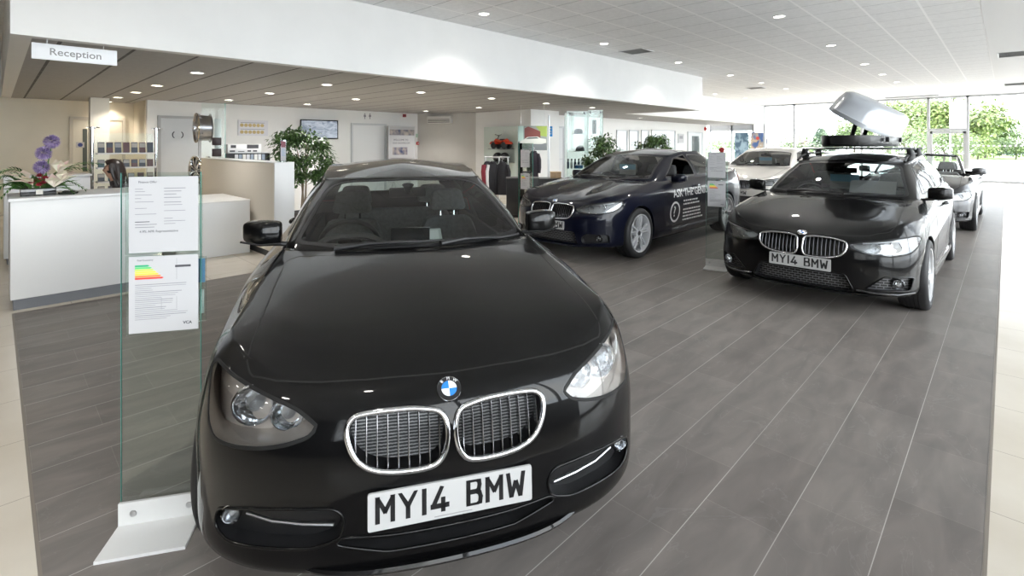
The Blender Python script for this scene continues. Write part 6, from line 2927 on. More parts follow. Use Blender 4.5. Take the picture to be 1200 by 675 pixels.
xa, xb = on_y(569, YS)[1], on_y(608, YS)[1]
t = empty('glass_wall_panel', ((xa + xb) / 2, YS - .06, 0), 0, 'pale glass wall panel with steel studs behind the toy quad bike', 'panel')
Wp = xb - xa
a = MB()
a.box(-Wp / 2, Wp / 2, -.008, .008, .25, 2.08)
a.build('panel_glass', mat('glass_backpainted', (.62, .70, .66), .12, coat=.6), t, smooth=0)
for i in range(4):
    for j in range(4):
        a = MB()
        a.cyl((lerp(-Wp * .42, Wp * .42, i / 3), -.02, lerp(.4, 1.95, j / 3)), (lerp(-Wp * .42, Wp * .42, i / 3), .055, lerp(.4, 1.95, j / 3)), .014, 10)
        a.build('stud', M_STEEL, t)
for (u, zl) in ((582, 1.42),):
    d, xs_ = on_y(587, YS - .3)
    a = MB()
    a.box(xs_ - (xa + xb) / 2 - .36, xs_ - (xa + xb) / 2 + .36, -.44, -.02, zl - .03, zl - .018)
    a.build('glass_shelf', M_CLEAR, t, smooth=0)
    a = MB()
    a.box(xs_ - (xa + xb) / 2 - .36, xs_ - (xa + xb) / 2 + .36, -.44, -.02, .98, .992)
    a.build('glass_shelf', M_CLEAR, t, smooth=0)
# toy quad
d, qx = on_y(587, YS - .3)
t = empty('toy_quad_bike', (qx, YS - .29, 1.403), 0, 'red and black toy quad bike on a glass shelf of the shop wall', 'toy')
RQ = mat('quad_red', (.55, .05, .02), .25, coat=.6)
for sx in (-.22, .22):
    for sy in (-.10, .10):
        a = MB()
        a.lathe([(.035, -.04), (.085, -.045), (.098, -.03), (.10, 0), (.098, .03), (.085, .045), (.035, .04)], 20, Matrix.Translation((sx, sy, .10)), axis='y')
        a.build('wheel', M_TYRE, t)
a = MB()
a.tube([(-.30, 0, .22), (-.2, 0, .26), (-.05, 0, .22), (.1, 0, .20), (.26, 0, .25), (.32, 0, .23)], [.03, .07, .06, .07, .075, .03], 12, flat=.8)
a.build('body', RQ, t, smooth=60)
for sx in (-.22, .22):
    a = MB()
    P = [[Vector((sx + .13 * math.cos(q), y, .10 + .13 * math.sin(q))) for y in (-.16, -.05, .05, .16)] for q in [lerp(.3, PI - .3, k / 8) for k in range(9)]]
    a.grid(P)
    a.build('mudguard', RQ, t, smooth=60)
a = MB()
a.rbox(-.02, .24, -.06, .06, .25, .30, .02)
a.build('saddle', M_PLAST, t)
a = MB()
a.tube([(-.16, 0, .26), (-.10, 0, .40)], .015, 8)
a.tube([(-.12, -.14, .43), (-.10, 0, .40), (-.12, .14, .43)], .012, 8)
a.build('handlebar', M_PLAST, t)
# helmets under the quad
for i, (dx, dz, lab) in enumerate(((-.16, 0, 'left dark helmet-shaped bag on the lower glass shelf'), (.14, .0, 'right dark helmet-shaped bag on the lower glass shelf'))):
    t = empty('helmet', (qx + dx, YS - .28, .995), 0, lab, 'helmet')
    a = MB()
    a.sphere((0, 0, .15), (.14, .16, .15), 20, 14)
    a.build('shell', M_INK, t, smooth=60)
    a = MB()
    P = [[Vector((.143 * math.sin(q) * .95, -.162 * math.cos(q), z)) for z in (.11, .15, .19)] for q in [lerp(-1, 1, k / 8) for k in range(9)]]
    a.grid(P)
    a.build('visor', mat('visor_grey', (.12, .12, .13), .08, coat=1), t, smooth=60)


def coat_on_hanger(x, y, ztop, rz, L, col, m, label, group=None, trim=None, w=.46):
    t = empty('jacket', (x, y, ztop - L), rz, label, 'jacket', group)
    a = MB()
    secs = []
    for k in range(9):
        s = k / 8
        zz_ = L * (1 - s)
        ww = interp([(0, .06), (.08, w * .42), (.16, w * .5), (.6, w * .46), (1, w * .5)], s)
        th = interp([(0, .05), (.15, .075), (.6, .085), (1, .095)], s)
        ring = []
        for j in range(20):
            an = 2 * PI * j / 20
            f = 1 + .06 * math.sin(5 * an + s * 6)
            ring.append(Vector((ww * math.cos(an) * f, th * math.sin(an) * f, zz_)))
        secs.append(ring + [ring[0]])
    a.grid(secs)
    a.build('jacket_body', m, t, smooth=60)
    for sd in (-1, 1):
        b = MB()
        b.tube([(sd * w * .40, 0, L * .90), (sd * w * .55, -.02, L * .70), (sd * w * .57, -.05, L * .42), (sd * w * .53, -.07, L * .22)], [.06, .062, .055, .045], 12, flat=.8)
        b.build('sleeve', trim or m, t, smooth=60)
    b = MB()
    b.tube([(-.055, -.03, L * .985), (0, -.06, L * .97), (.055, -.03, L * .985), (0, .05, L * 1.0)], .022, 8, closed=True)
    b.build('collar', m, t, smooth=60)
    b = MB()
    b.tube([(0, 0, L - .01), (0, 0, L + .05), (.025, 0, L + .075), (.0, 0, L + .10), (-.02, 0, L + .085)], .004, 6)
    b.build('hanger_hook', M_STEEL, t)
    return t


# clothes rail
d = 12.6
rx, ry = rd2w((583 - 600) / FPX * d, d)
t = empty('clothes_rail', (rx, ry, 0), YAW, 'steel clothes rail with sports jackets below the toy quad bike', 'clothes rail')
for s in (-.30, .04, .26):
    a = MB()
    a.cyl((s, 0, .02), (s, 0, 1.22), .018, 12)
    a.build('post', M_STEEL, t)
a = MB()
a.cyl((-.32, 0, 1.22), (.30, 0, 1.22), .016, 12)
a.build('rail', M_STEEL, t)
a = MB()
a.rbox(-.38, .36, -.22, .22, 0, .025, .008)
a.build('base', M_STEEL, t)
JB = mat('jacket_black', (.016, .016, .02), .75)
JW = mat('jacket_white', (.70, .70, .72), .7)
JR = mat('jacket_red', (.20, .02, .035), .7)
for i, (s, m_, tr, lab) in enumerate(((-.26, JB, JR, 'black jacket with red sleeves at the left of the clothes rail'),
                                      (-.12, JB, JW, 'black jacket with white sleeves in the middle of the clothes rail'),
                                      (.12, JB, JB, 'plain black jacket at the right of the clothes rail'))):
    x = rx + CA * s
    y = ry + SA * s
    coat_on_hanger(x - SA * .0, y, 1.105, YAW + .9 - .5 * i, .82, None, m_, lab, None, tr, .30)

# car picture panel and coat below it
d = 13.2
px0, py0 = rd2w((607 - 600) / FPX * d, d)
px1, py1 = rd2w((641 - 600) / FPX * d, d)
ang = math.atan2(py1 - py0, px1 - px0)
Wp = math.hypot(px1 - px0, py1 - py0)
zp0, zp1 = zz(176, d), zz(147.5, d)
t = empty('hanging_picture', ((px0 + px1) / 2, (py0 + py1) / 2, 0), ang, 'hanging picture panel of a silver car in front of a red barn', 'picture')
a = MB()
a.box(-Wp / 2, Wp / 2, -.012, .012, zp0, zp1)
bp_ = a.build('picture_board', mat('picture_grey', (.20, .23, .22), .35), t, smooth=0)
Hh = zp1 - zp0
Mx = frame(Vector((0, -.0125, (zp0 + zp1) / 2)), (1, 0, 0), (0, 0, 1))


def flat_piece(poly, nm, c, lift=.001):
    q = MB()
    q.prism([(p[0] * Wp / 2, p[1] * Hh / 2) for p in poly], lift - .001, lift, 'z', Mx)
    q.build(nm, mat('pic_' + nm, c, .4), bp_, smooth=0)


flat_piece([(-.55, -.1), (.55, -.1), (.55, .55), (-.3, .95), (-.55, .8)], 'picture_barn', (.14, .035, .03))
flat_piece([(.5, .2), (1, .1), (1, .98), (.2, .98), (.55, .5)], 'picture_tree', (.22, .30, .06))
flat_piece([(-1, -1), (1, -1), (1, -.45), (-1, -.35)], 'picture_road', (.16, .18, .19), .0015)
flat_piece([(-.88, -.45), (-.86, -.25), (-.6, -.12), (-.35, .08), (.35, .12), (.55, -.02), (.92, -.08), (.95, -.4), (.6, -.5)], 'picture_car', (.56, .58, .55), .0025)
flat_piece([(-.48, -.08), (-.28, .04), (.3, .07), (.45, -.04)], 'picture_car_glass', (.05, .07, .07), .0035)
flat_piece([(-1, -.3), (-.62, -.2), (-.62, .98), (-1, .98)], 'picture_sky', (.42, .58, .54), .0005)
for s in (-Wp * .4, Wp * .4):
    a = MB()
    a.cyl((s, 0, zp1), (s, 0, H1 + .0), .003, 6)
    a.build('cable', M_STEEL, t)
a = MB()
a.cyl((Wp * .5 + .05, 0, 0), (Wp * .5 + .05, 0, 2.3), .02, 12)
a.build('post', M_STEEL, t)
coat_on_hanger((px0 * .45 + px1 * .55) + .1, (py0 * .45 + py1 * .55) - .12, zz(177, d), ang, .72, None, mat('coat_dark', (.028, .024, .034), .8),
               'dark coat hanging below the car picture panel', None, None, .26)
d = 13.4
bx0, by0 = rd2w((645 - 600) / FPX * d, d)
t = empty('blue_sign', (bx0, by0, zz(160, d)), ang, 'narrow blue sign with white mark beside the car picture panel', 'sign')
a = MB()
a.box(-.055, .055, -.008, .008, 0, .27)
a.build('sign_plate', mat('sign_blue', (.02, .25, .62), .35), t, smooth=0)
a = MB()
for z in (.06, .13, .20):
    a.box(-.035, .03, -.010, -.008, z, z + .022)
a.box(.018, .03, -.010, -.008, .06, .15)
a.box(-.035, -.02, -.010, -.008, .13, .22)
a.build('sign_mark', M_PAPER, t, smooth=0)
a = MB()
a.cyl((-.07, .0, -zz(160, d)), (-.07, 0, .27), .008, 8)
a.build('sign_post', M_STEEL, t)

# black counters
for i, (u, d, w_, h_, lab) in enumerate(((612, 10.9, .34, .80, 'black counter block left of the dark blue saloon'), (636, 11.6, .45, .74, 'black counter block beside the bonnet of the dark blue saloon'))):
    x, y = rd2w((u - 600) / FPX * d, d)
    t = empty('display_counter', (x, y, 0), YAW, lab, 'counter')
    a = MB()
    a.rbox(-w_, w_, -.3, .3, .06, h_, .01)
    a.build('cabinet', mat('counter_black', (.022, .022, .024), .35), t)
    a = MB()
    a.rbox(-w_ - .01, w_ + .01, -.31, .31, h_, h_ + .025, .004)
    a.build('counter_top', mat('counter_black', (.022, .022, .024), .35), t)
    a = MB()
    a.box(-w_ + .03, w_ - .03, -.27, .27, 0, .06)
    a.build('plinth', M_PLAST, t, smooth=0)
d = 11.6
x, y = rd2w((651 - 600) / FPX * d, d)
t = empty('wooden_box', (x, y, .766), YAW, 'pale wooden box on the black counter beside the saloon', 'box')
a = MB()
for (x0, x1, y0, y1) in ((-.12, .12, -.10, -.088), (-.12, .12, .088, .10), (-.12, -.108, -.088, .088), (.108, .12, -.088, .088)):
    a.box(x0, x1, y0, y1, 0, .13)
a.box(-.12, .12, -.10, .10, 0, .012)
a.build('box_sides', mat('pale_wood', (.58, .42, .26), .5, noise=(14, .15)), t, smooth=0)
a = MB()
a.rbox(-.125, .125, -.105, .105, .13, .145, .003)
a.build('box_lid', mat('pale_wood', (.58, .42, .26), .5), t)


# glass display cabinets
def cabinet(u0, u1, d, ztop, label, items):
    x0_, y0_ = rd2w((u0 - 600) / FPX * d, d)
    x1_, y1_ = rd2w((u1 - 600) / FPX * d, d)
    W = math.hypot(x1_ - x0_, y1_ - y0_)
    cx_, cy_ = (x0_ + x1_) / 2, (y0_ + y1_) / 2
    t = empty('display_cabinet', (cx_, cy_, 0), YAW, label, 'display cabinet')
    D = W
    a = MB()
    a.rbox(-W / 2, W / 2, -D / 2, D / 2, 0, .12, .004)
    a.build('plinth', M_STEEL, t)
    for (p, q, nm) in (((-W / 2, -D / 2), (W / 2, -D / 2 + .006), 'front_glass'), ((-W / 2, D / 2 - .006), (W / 2, D / 2), 'back_glass'),
                       ((-W / 2, -D / 2), (-W / 2 + .006, D / 2), 'side_glass'), ((W / 2 - .006, -D / 2), (W / 2, D / 2), 'side_glass')):
        a = MB()
        a.box(p[0], q[0], p[1], q[1], .12, ztop)
        a.build(nm, glass('cabinet_glass', (.94, .98, .97), .6, 0, 1.45), t, smooth=0)
    for sx in (-1, 1):
        for sy in (-1, 1):
            a = MB()
            a.box(sx * W / 2 - .004, sx * W / 2 + .004, sy * D / 2 - .004, sy * D / 2 + .004, .12, ztop)
            a.build('glass_edge', mat('cab_edge', (.35, .48, .44), .15, coat=.5), t, smooth=0)
    a = MB()
    a.box(-W / 2, W / 2, -D / 2, D / 2, ztop, ztop + .03)
    a.build('cabinet_top', mat('cab_top', (.62, .70, .68), .2), t, smooth=0)
    for sx in (-.7, .7):
        a = MB()
        a.cyl((sx * W / 2, -D / 2 + .03, ztop - .05), (sx * W / 2, -D / 2 + .03, ztop), .022, 12)
        a.build('cabinet_lamp', M_PLAST, t)
    zs = []
    for v in (157, 177, 197):
        z = zz(v, d)
        zs.append(z)
        a = MB()
        a.box(-W / 2 + .008, W / 2 - .008, -D / 2 + .008, D / 2 - .008, z - .008, z)
        a.build('glass_shelf', M_CLEAR, t, smooth=0)
    return t, (cx_, cy_), W, zs


t, c_, W, zs = cabinet(663, 687, 12.3, 2.30, 'taller front glass display cabinet holding caps and bottles', None)
t2, c2_, W2, zs2 = cabinet(688, 705, 13.0, 2.38, 'narrower glass display cabinet behind the taller one', None)
CAPM = mat('cap_dark', (.03, .032, .04), .7)
for (z, dx, lab, m_) in ((zs[0], .06, 'dark peaked cap on the top shelf of the glass cabinet', CAPM), (zs[1], .10, 'dark peaked cap on the middle shelf of the glass cabinet', mat('cap_grey', (.07, .07, .075), .7))):
    e = empty('peaked_cap', (c_[0] + CA * dx, c_[1] + SA * dx, z), YAW + .5, lab, 'cap')
    a = MB()
    a.lathe([(.105, 0), (.108, .03), (.10, .075), (.075, .11), (.03, .125), (0, .128)], 24)
    a.build('crown', m_, e, smooth=60)
    a = MB()
    P = [[Vector((-(.10 + r_ * .10) * math.cos(q), (.10 + r_ * .015) * math.sin(q), .012 - .02 * r_)) for r_ in (0, .5, 1)] for q in [lerp(-1.1, 1.1, k / 10) for k in range(11)]]
    a.grid(P)
    a.build('peak', m_, e, smooth=60)
for k in range(5):
    dx = -.19 + k * .085
    e = empty('bottle', (c_[0] + CA * dx, c_[1] + SA * dx, zs[2]), 0, 'slim dark-capped bottle on the lowest shelf of the glass cabinet', 'bottle', 'bottles on the lowest cabinet shelf')
    a = MB()
    a.lathe([(0, 0), (.028, 0), (.03, .01), (.03, .13), (.018, .16), (.014, .165), (.014, .19), (0, .19)], 18)
    a.build('flask', mat('bottle_%d' % (k % 3), ((.10, .13, .18), (.55, .58, .6), (.05, .06, .09))[k % 3], .2, coat=.5), e, smooth=50)
    a = MB()
    a.lathe([(0, .188), (.018, .188), (.018, .225), (0, .225)], 16)
    a.build('cap', M_INK, e)
for (dx, c) in ((.02, (.03, .12, .30)), (.12, (.05, .2, .42))):
    e = empty('gift_box', (c_[0] + CA * (dx + .08) + SA * .0, c_[1] + SA * (dx + .08) - .13, zs[2]), YAW, ('left' if dx < .1 else 'right') + ' small blue gift box in front of the bottles in the cabinet', 'box')
    a = MB()
    a.rbox(-.04, .04, -.03, .03, 0, .07, .003)
    a.build('box_body', mat('gift_%d' % int(dx * 100), c, .4), e)
    a = MB()
    a.rbox(-.042, .042, -.032, .032, .07, .09, .003)
    a.build('box_lid', M_WHITE, e)
e = empty('photo_card', (c2_[0], c2_[1], zs2[0] + .0), YAW, 'tall dark photo card in the narrower glass cabinet', 'card')
a = MB()
a.box(-.05, .05, -.004, .004, 0, .36)
a.build('card', mat('card_dark', (.06, .08, .09), .4), e, smooth=0)
a = MB()
a.box(-.05, .05, -.04, .04, -.0, .006)
a.build('card_foot', M_STEEL, e, smooth=0)

# little framed picture and red sounder on the office wall
d, Y = at_x(797.5, XO)
t = empty('wall_picture', (XO + .001, Y, zz(168, d)), 0, 'small framed picture on the office wall left of the glass door', 'picture')
a = MB()
a.box(0, .03, -.30, .30, 0, .46)
a.build('frame', M_DOORG, t, smooth=0)
a = MB()
a.box(.03, .033, -.26, .26, .04, .42)
a.build('picture_mount', M_PAPER, t, smooth=0)
a = MB()
a.box(.033, .035, -.16, .16, .22, .36)
a.build('picture_print', M_GREYINK, t, smooth=0)
d, Y = at_x(826, XO)
t = empty('alarm_sounder', (XO + .001, Y, zz(151, d)), 0, 'round red alarm sounder high on the far end of the office wall', 'alarm')
a = MB()
a.lathe([(0, 0), (.10, 0), (.10, .04), (.07, .09), (0, .09)], 20, frame(Vector(), (0, 1, 0), (0, 0, 1)))
a.build('housing', mat('alarm_492', (.55, .02, .02), .3), t)
a = MB()
a.lathe([(0, .09), (.03, .09), (.03, .10), (0, .10)], 14, frame(Vector(), (0, 1, 0), (0, 0, 1)))
a.build('sounder_cap', M_PLAST, t)

# ================================================================== ON AND IN THE CARS
def carpoint(root, S, x, y, z):
    a = root.rotation_euler.z
    lx = x - S['L'] / 2
    return Vector((root.location.x + math.cos(a) * lx - math.sin(a) * y, root.location.y + math.sin(a) * lx + math.cos(a) * y, z))


def price_card(root, S, label, x=None, w_=.30, h_=.17, y=0):
    xm, zm = S['rvm']
    p = carpoint(root, S, xm - .03, y, zm - .05 - h_)
    t = empty('price_card', p, root.rotation_euler.z, label, 'card')
    a = MB()
    a.box(-.002, .002, -w_ / 2, w_ / 2, 0, h_)
    a.build('card', M_PAPER, t, smooth=0)
    a = MB()
    a.box(-.004, -.0021, -w_ / 2, w_ / 2, h_ * .5, h_)
    a.build('card_picture', mat('card_blue', (.30, .55, .72), .5), t, smooth=0)
    a = MB()
    for k in range(3):
        a.box(-.004, -.0021, -w_ * .4, w_ * (.1 + .1 * k), h_ * (.12 + .1 * k), h_ * (.15 + .1 * k))
    a.build('card_print', M_GREYINK, t, smooth=0)
    a = MB()
    a.cyl((0, 0, h_), (.02, 0, h_ + .035), .003, 6)
    a.build('card_loop', M_PLAST, t)


price_card(saloon, SEDAN, 'blue and white price card hanging behind the windscreen of the dark blue saloon')
price_card(estate, TOURING, 'blue and white price card hanging behind the windscreen of the black estate')
price_card(white_car, S4, 'blue and white price card hanging behind the windscreen of the pale silver saloon')
p = carpoint(estate, TOURING, 1.60, -.30, 1.0)
t = empty('paper_sheet', p, estate.rotation_euler.z, 'white paper sheet lying on the dashboard of the black estate', 'paper')
a = MB()
for k in range(2):
    a.box(-.16 + .006 * k, .14 + .006 * k, -.21 - .02 * k, .20 - .02 * k, .006 + .002 * k, .0075 + .002 * k, Matrix.Rotation(-.95, 4, 'Y'))
a.build('sheet', M_PAPER, t, smooth=0)
p = carpoint(hatch, HATCH, 1.70, -.06, .92)
t = empty('paper_folder', p, hatch.rotation_euler.z, 'pale folder lying on the dashboard of the foreground hatchback', 'paper')
a = MB()
a.rbox(-.10, .10, -.15, .15, .0, .012, .003, 1, Matrix.Rotation(-.55, 4, 'Y'))
a.build('folder_cover', mat('folder_grey', (.45, .50, .50), .45), t)
a = MB()
a.box(-.08, .08, -.13, .13, .012, .0135, Matrix.Rotation(-.55, 4, 'Y'))
a.build('folder_label', mat('folder_pale', (.62, .66, .66), .45), t, smooth=0)

# lettering on the saloon door (nearer side, world +X)
Ms = frame(carpoint(saloon, SEDAN, 0, 0, 0), (0, 1, 0), (0, 0, 1))
lw = mat('vinyl_white', (.82, .82, .82), .4)
sx_ = saloon.location.x


def on_side(mb, name):
    """press flat vinyl onto the door skin"""
    inv = saloon.matrix_world.inverted()
    out = MB()
    dg = bpy.context.evaluated_depsgraph_get()
    for f in mb.f:
        pass
    body = [c for c in saloon.children if c.name.startswith('body')][0]
    tr = BVHTree.FromPolygons([v.co for v in body.data.vertices], [tuple(p.vertices) for p in body.data.polygons])
    vs = []
    for p in mb.v:       # p: x along car from nose, y lift, z
        o = Vector((p.x - SEDAN['L'] / 2, -3, p.z))
        hit = tr.ray_cast(o, Vector((0, 1, 0)))[0]
        vs.append(Vector((p.x - SEDAN['L'] / 2, (hit.y if hit else -.93) - .0035 - p.y, p.z)))
    out.v, out.f = vs, mb.f
    return out.build(name, lw, saloon, smooth=0)


def side_text(txt, x, z, size, off=.0012):
    q = text_mb(txt, size, Matrix.Identity(4), .0005, 'LEFT', offset=off, res=2)
    r = MB()
    r.v = [Vector((x + p.x, p.z, z + p.y)) for p in q.v]
    r.f = q.f
    return r


def ring_flat(cx, cz, r0, r1, n=36):
    r = MB()
    for k in range(n):
        a0, a1 = 2 * PI * k / n, 2 * PI * (k + 1) / n
        r.add([(cx + r0 * math.cos(a0), .0005, cz + r0 * math.sin(a0)), (cx + r1 * math.cos(a0), .0005, cz + r1 * math.sin(a0)),
               (cx + r1 * math.cos(a1), .0005, cz + r1 * math.sin(a1)), (cx + r0 * math.cos(a1), .0005, cz + r0 * math.sin(a1))], [(0, 1, 2, 3)])
    return r


on_side(side_text('ASK THE GENIUS', 1.76, .80, .165, .0015), 'door_lettering')
on_side(ring_flat(1.80, .535, .125, .155), 'door_emblem')
on_side(side_text('?', 1.745, .535, .22, .003), 'door_emblem_mark')
rgv = random.Random(9)
for k in range(6):
    tl = MB()
    z = .68 - k * .052 - (.03 if k > 1 else 0)
    n = 10
    L_ = rgv.uniform(.55, .8) if k > 1 else .5
    x = 2.06
    while x < 2.06 + L_:
        w_ = rgv.uniform(.03, .09)
        tl.add([(x, .0005, z - .012), (x + w_, .0005, z - .012), (x + w_, .0005, z + .012), (x, .0005, z + .012)], [(0, 1, 2, 3)])
        x += w_ + .014
    on_side(tl, 'door_small_print')


# ---- roof box on the estate
er = estate.rotation_euler.z
for i, (xx, lab) in enumerate(((2.42, 'front roof bar across the black estate car'), (3.12, 'rear roof bar across the black estate car'))):
    p = carpoint(estate, TOURING, xx, 0, 1.36)
    t = empty('roof_bar', p, er, lab, 'roof bar')
    a = MB()
    a.tube([(0, -.62, .125), (0, .62, .125)], .022, 10, flat=.55, up=(0, 0, 1))
    a.build('cross_bar', M_SATIN, t, smooth=50)
    for s in (-1, 1):
        b = MB()
        b.tube([(0, s * .55, .0), (0, s * .575, .05), (0, s * .56, .125)], [.05, .042, .034], 10, flat=1.0)
        b.build('bar_foot', M_PLAST, t, smooth=50)
for s, lab in ((1, 'left black roof rail of the estate car'), (-1, 'right black roof rail of the estate car')):
    a = MB()
    P = [Vector((x - TOURING['L'] / 2, s * .555, z)) for x, z in ((2.05, 1.335), (2.2, 1.385), (2.5, 1.415), (3.2, 1.42), (3.9, 1.385), (4.1, 1.33))]
    a.tube(P, .014, 8)
    o = a.build('roof_rail', M_PLAST, estate, smooth=50)
p = carpoint(estate, TOURING, 2.75, 0, 1.508)
t = empty('roof_box', p, er, 'roof box with a grey lid raised open on top of the black estate', 'roof box')
Lb, Wb = 1.02, .37


def box_ring(z, sc, nose):
    pts = []
    for k in range(40):
        a_ = 2 * PI * k / 40
        c, s = math.cos(a_), math.sin(a_)
        x = Lb * (abs(c) ** .55) * (1 if c > 0 else -1) * sc
        y = Wb * (abs(s) ** .4) * (1 if s > 0 else -1) * sc
        if x < 0:
            y *= 1 - .38 * (-x / Lb) ** 2.2
        pts.append(Vector((x + nose, y, z)))
    return pts + [pts[0]]


a = MB()
a.grid([box_ring(.0, .0, 0), box_ring(.0, .93, 0), box_ring(.03, .985, 0), box_ring(.135, 1.0, 0), box_ring(.14, .985, 0), box_ring(.03, .96, 0), box_ring(.015, .9, 0), box_ring(.015, 0, 0)])
a.build('lower_tray', mat('roofbox_black', (.014, .014, .015), .38), t, smooth=50)
lid = MB()
lid.grid([box_ring(-.03, 1.02, 0), box_ring(.02, 1.025, 0), box_ring(.03, 1.0, 0), box_ring(.15, .965, .01), box_ring(.235, .90, .03), box_ring(.268, .76, .05), box_ring(.275, .4, .06), box_ring(.277, 0, .06)])
hinge = Matrix.Translation((0, -Wb, .14)) @ Matrix.Rotation(math.radians(33), 4, 'X') @ Matrix.Translation((0, Wb, 0))
lid.v = [hinge @ p_ for p_ in lid.v]
lo = lid.build('raised_lid', mat('roofbox_silver', (.36, .38, .41), .4, .2, coat=.3), t, smooth=50)
for xx in (-.45, .30):
    b = MB()
    b.tube([(xx, .02, .08), hinge @ Vector((xx, .02, .03))], .026, 8)
    b.build('lid_strut', M_PLAST, t, smooth=50)
for xx in (-.5, .5):
    b = MB()
    b.rbox(xx - .04, xx + .04, -Wb - .02, -Wb + .02, .06, .12, .006)
    b.build('hinge', M_PLAST, t)

# ================================================================== OUTSIDE
mb = MB()
mb.box(-80, 60, YW + .1, 110, -.14, -.02)
mb.box(XR + .05, 60, -60, YW + .1, -.14, -.02)
o = mb.build('ground_outside', mat('paving_pale', (.52, .51, .50), .7, noise=(1.5, .06)), None, smooth=0)
o['kind'] = 'structure'
gx0 = ux(1137, 31.5)
mb = MB()
mb.box(gx0, 9, 31.4, 31.6, -.02, .78)
mb.box(gx0 - .02, 9, 31.36, 31.64, .78, .82)
struct(mb, 'wall_garden', mat('render_white', (.80, .80, .80), .7))
mb = MB()
mb.box(-75, 55, 60, 100, -.05, .02)
o = mb.build('lawn', mat('grass_green', (.16, .26, .07), .9, noise=(.6, .25)), None, smooth=0)
o['kind'] = 'structure'

TREE1 = leafmat('tree_light', (.10, .155, .04), (.26, .32, .11))
TREE2 = leafmat('tree_mid', (.07, .12, .04), (.19, .25, .10))
TREE3 = leafmat('tree_dark', (.02, .05, .025), (.06, .10, .05))
TREE4 = leafmat('tree_copper', (.09, .045, .045), (.20, .12, .11))


def tree(x, y, h, r, m, label, n=2600, seed=1, group='trees beyond the showroom glazing', conifer=False):
    rg = random.Random(seed)
    t = empty('tree', (x, y, 0), 0, label, 'tree', None)
    k = MB()
    k.tube([(0, 0, -.1), (.05 * r, 0, h * .3), (-.04 * r, .05 * r, h * .62), (0, 0, h * .9)], [.05 * h * .6, .04 * h * .6, .025 * h * .6, .01 * h], 10)
    for i in range(5):
        a = i * 1.3
        k.tube([(0, 0, h * (.3 + .08 * i)), (r * .5 * math.cos(a), r * .5 * math.sin(a), h * (.45 + .08 * i))], [.016 * h, .006 * h], 6)
    k.build('trunk', mat('tree_bark', (.12, .10, .08), .9), t)
    f = MB()
    cl = []
    if conifer:
        for i in range(n):
            s = rg.random() ** .7
            rr = r * s * rg.uniform(.5, 1)
            a = rg.uniform(0, 2 * PI)
            leaf_mesh(f, (rr * math.cos(a), rr * math.sin(a), h * (1 - s * .9)), (math.cos(a), math.sin(a), -.35), .5 * r * .5, .12 * r)
    else:
        for i in range(34):
            v = Vector((rg.gauss(0, 1), rg.gauss(0, 1), rg.gauss(0, 1))).normalized() * rg.uniform(.35, .92)
            cl.append((Vector((v.x * r, v.y * r, h * .60 + v.z * h * .38)), r * rg.uniform(.2, .34)))
        for i in range(n):
            c, cr = rg.choice(cl)
            v = Vector((rg.gauss(0, 1), rg.gauss(0, 1), rg.gauss(0, .8))).normalized() * cr * rg.uniform(.5, 1.08)
            leaf_mesh(f, c + v, v + Vector((rg.gauss(0, .4 * cr), rg.gauss(0, .4 * cr), -.3 * cr)), r * rg.uniform(.07, .12), r * .06)
    f.build('foliage', m, t, smooth=0, fix=False)


def tree_at(u, v, d, r, m, label, **k):
    x, y = rd2w((u - 600) / FPX * d, d)
    tree(x, y, zz(v, d), r, m, label, **k)


tree_at(1155, 121, 56, 3.8, TREE2, 'broad green tree standing alone at the right behind the low white wall', seed=2, n=3400)
tree_at(1118, 104, 50, 4.6, TREE1, 'tall bright green tree directly behind the glass door', seed=3, n=4200)
tree_at(1075, 108, 72, 6.4, TREE1, 'tall bright green tree between the roof box and the glass door', seed=4, n=4200)
tree_at(1040, 114, 93, 7.5, TREE1, 'bright green tree partly hidden by the raised roof box lid', seed=5, n=4200)
tree_at(1000, 140, 60, 3.2, TREE2, 'green tree under the left tip of the raised roof box lid', seed=6, n=2400)
tree_at(1172, 158, 70, 3.0, TREE3, 'dark pointed conifer to the right of the lone green tree', seed=7, n=1500, conifer=True)
tree_at(962, 149, 90, 2.6, TREE3, 'dark conifer on the skyline left of the roof box', seed=8, n=1500, conifer=True)
tree_at(950, 161, 102, 5.6, TREE4, 'copper-leaved shrub tree below the skyline conifer', seed=9, n=1500)
tree_at(925, 163, 76, 4.2, TREE2, 'low green tree right of the coloured banner', seed=10, n=1500)
tree_at(870, 163, 98, 4.6, TREE2, 'low green tree seen between the white column and the banner', seed=11, n=1500)
tree_at(842, 161, 114, 5.4, TREE2, 'low green tree seen through the leftmost pane of the end glazing', seed=12, n=1500)
tree_at(1190, 162, 50, 2.4, TREE2, 'low bush at the far right edge behind the white wall', seed=13, n=1500)
tree_at(1060, 150, 42, 2.4, TREE2, 'round shrub below the tall trees near the roof box', seed=14, n=1800)
tree_at(1105, 150, 36, 2.1, TREE2, 'round shrub in front of the tall trees behind the glass door', seed=15, n=1800)
tree_at(1145, 158, 46, 2.2, TREE1, 'round shrub directly right of the white flag banner', seed=16, n=1800)

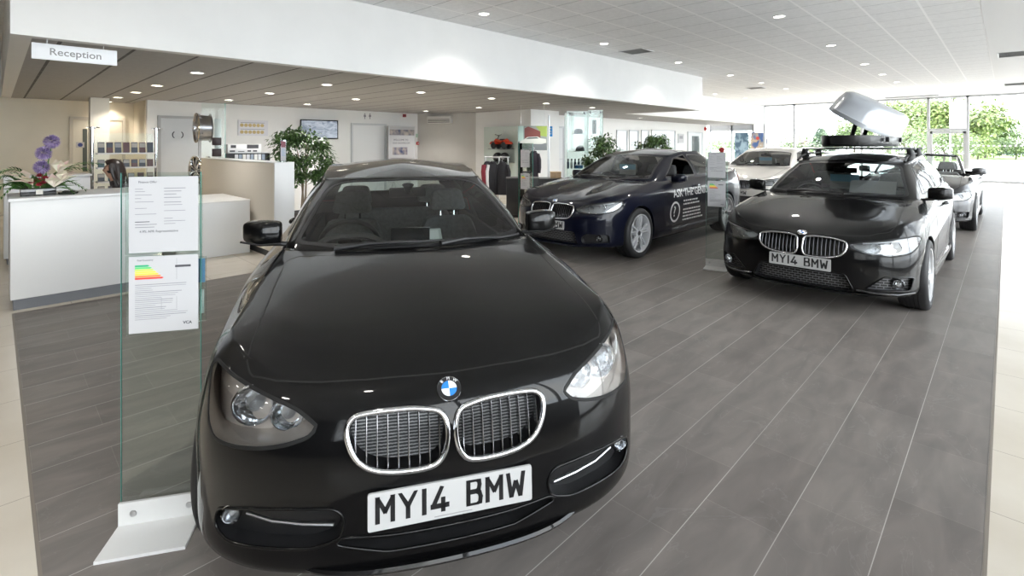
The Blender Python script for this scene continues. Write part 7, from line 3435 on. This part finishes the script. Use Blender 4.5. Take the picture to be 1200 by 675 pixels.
d = 34
x, y = rd2w((1119 - 600) / FPX * d, d)
t = empty('flag_banner', (x, y, -.02), YAW, 'tall white flag banner on a pole outside the glass door', 'flag')
a = MB()
a.cyl((-.30, 0, 0), (-.30, 0, zz(118, d) + .1), .04, 10)
a.build('pole', M_WHITE, t)
a = MB()
z0, z1 = zz(153, d), zz(119, d)
P = [[Vector((-.27 + 1.15 * i / 10, .06 * math.sin(i * .9) * (1 + .4 * j / 6), lerp(z0, z1, j / 6))) for j in range(7)] for i in range(11)]
a.grid(P)
fl = a.build('flag_cloth', mat('flag_white', (.82, .82, .84), .7), t, smooth=60)
md = fl.modifiers.new('th', 'SOLIDIFY')
md.thickness = .006
d = 26.5
for i, (ua, ub, ca, cb, lab) in enumerate(((861, 877, (.30, .42, .50), (.06, .12, .18), 'blue-grey picture banner inside the end glazing, left of the mullion'),
                                           (880, 899, (.55, .42, .30), (.04, .10, .28), 'blue and tan picture banner inside the end glazing, right of the mullion'))):
    xa, ya = rd2w((ua - 600) / FPX * d, d)
    xb_, yb_ = rd2w((ub - 600) / FPX * d, d)
    zt_, zb_ = zz(155, d), .06
    t = empty('picture_banner', ((xa + xb_) / 2, (ya + yb_) / 2, 0), math.atan2(yb_ - ya, xb_ - xa), lab, 'banner')
    W = math.hypot(xb_ - xa, yb_ - ya)
    bm_ = mat('banner_%d' % i, ca, .5)
    nt = bm_.node_tree
    g_ = nt.nodes.new('ShaderNodeTexCoord')
    nt.links.new(ramp(nt, noise(nt, g_.outputs['Object'], 3.2, 3, (1, 1, .8), .8), cb, ca, .4, .58), nt.nodes['Principled BSDF'].inputs['Base Color'])
    a = MB()
    a.box(-W / 2, W / 2, -.01, .01, .2, zt_)
    a.build('banner_print', bm_, t, smooth=0)
    if i == 1:
        a = MB()
        a.lathe([(0, .011), (.09, .011), (.09, .013), (0, .013)], 16, frame(Vector((-.08, -.0, zz(162, d))), (1, 0, 0), (0, 0, 1)))
        a.build('banner_red_spot', mat('banner_red', (.6, .05, .03), .5), t, smooth=0)
    for s in (-W * .4, W * .4):
        a = MB()
        a.box(s - .02, s + .02, -.15, .15, 0, .2)
        a.build('banner_foot', M_STEEL, t, smooth=0)
SC.view_settings.view_transform = 'Standard'
SC.view_settings.look = 'None'
SC.view_settings.gamma = 1.0
SC.view_settings.exposure = 0.7
SC.view_settings.use_curve_mapping = False
SC.cycles.max_bounces = 10
SC.cycles.diffuse_bounces = 5
SC.cycles.glossy_bounces = 5
SC.cycles.transparent_max_bounces = 16
SC.cycles.transmission_bounces = 6
SC.cycles.sample_clamp_indirect = 6
SC.cycles.caustics_reflective = False
SC.cycles.caustics_refractive = False
SC.cycles.use_denoising = True
bpy.context.view_layer.update()
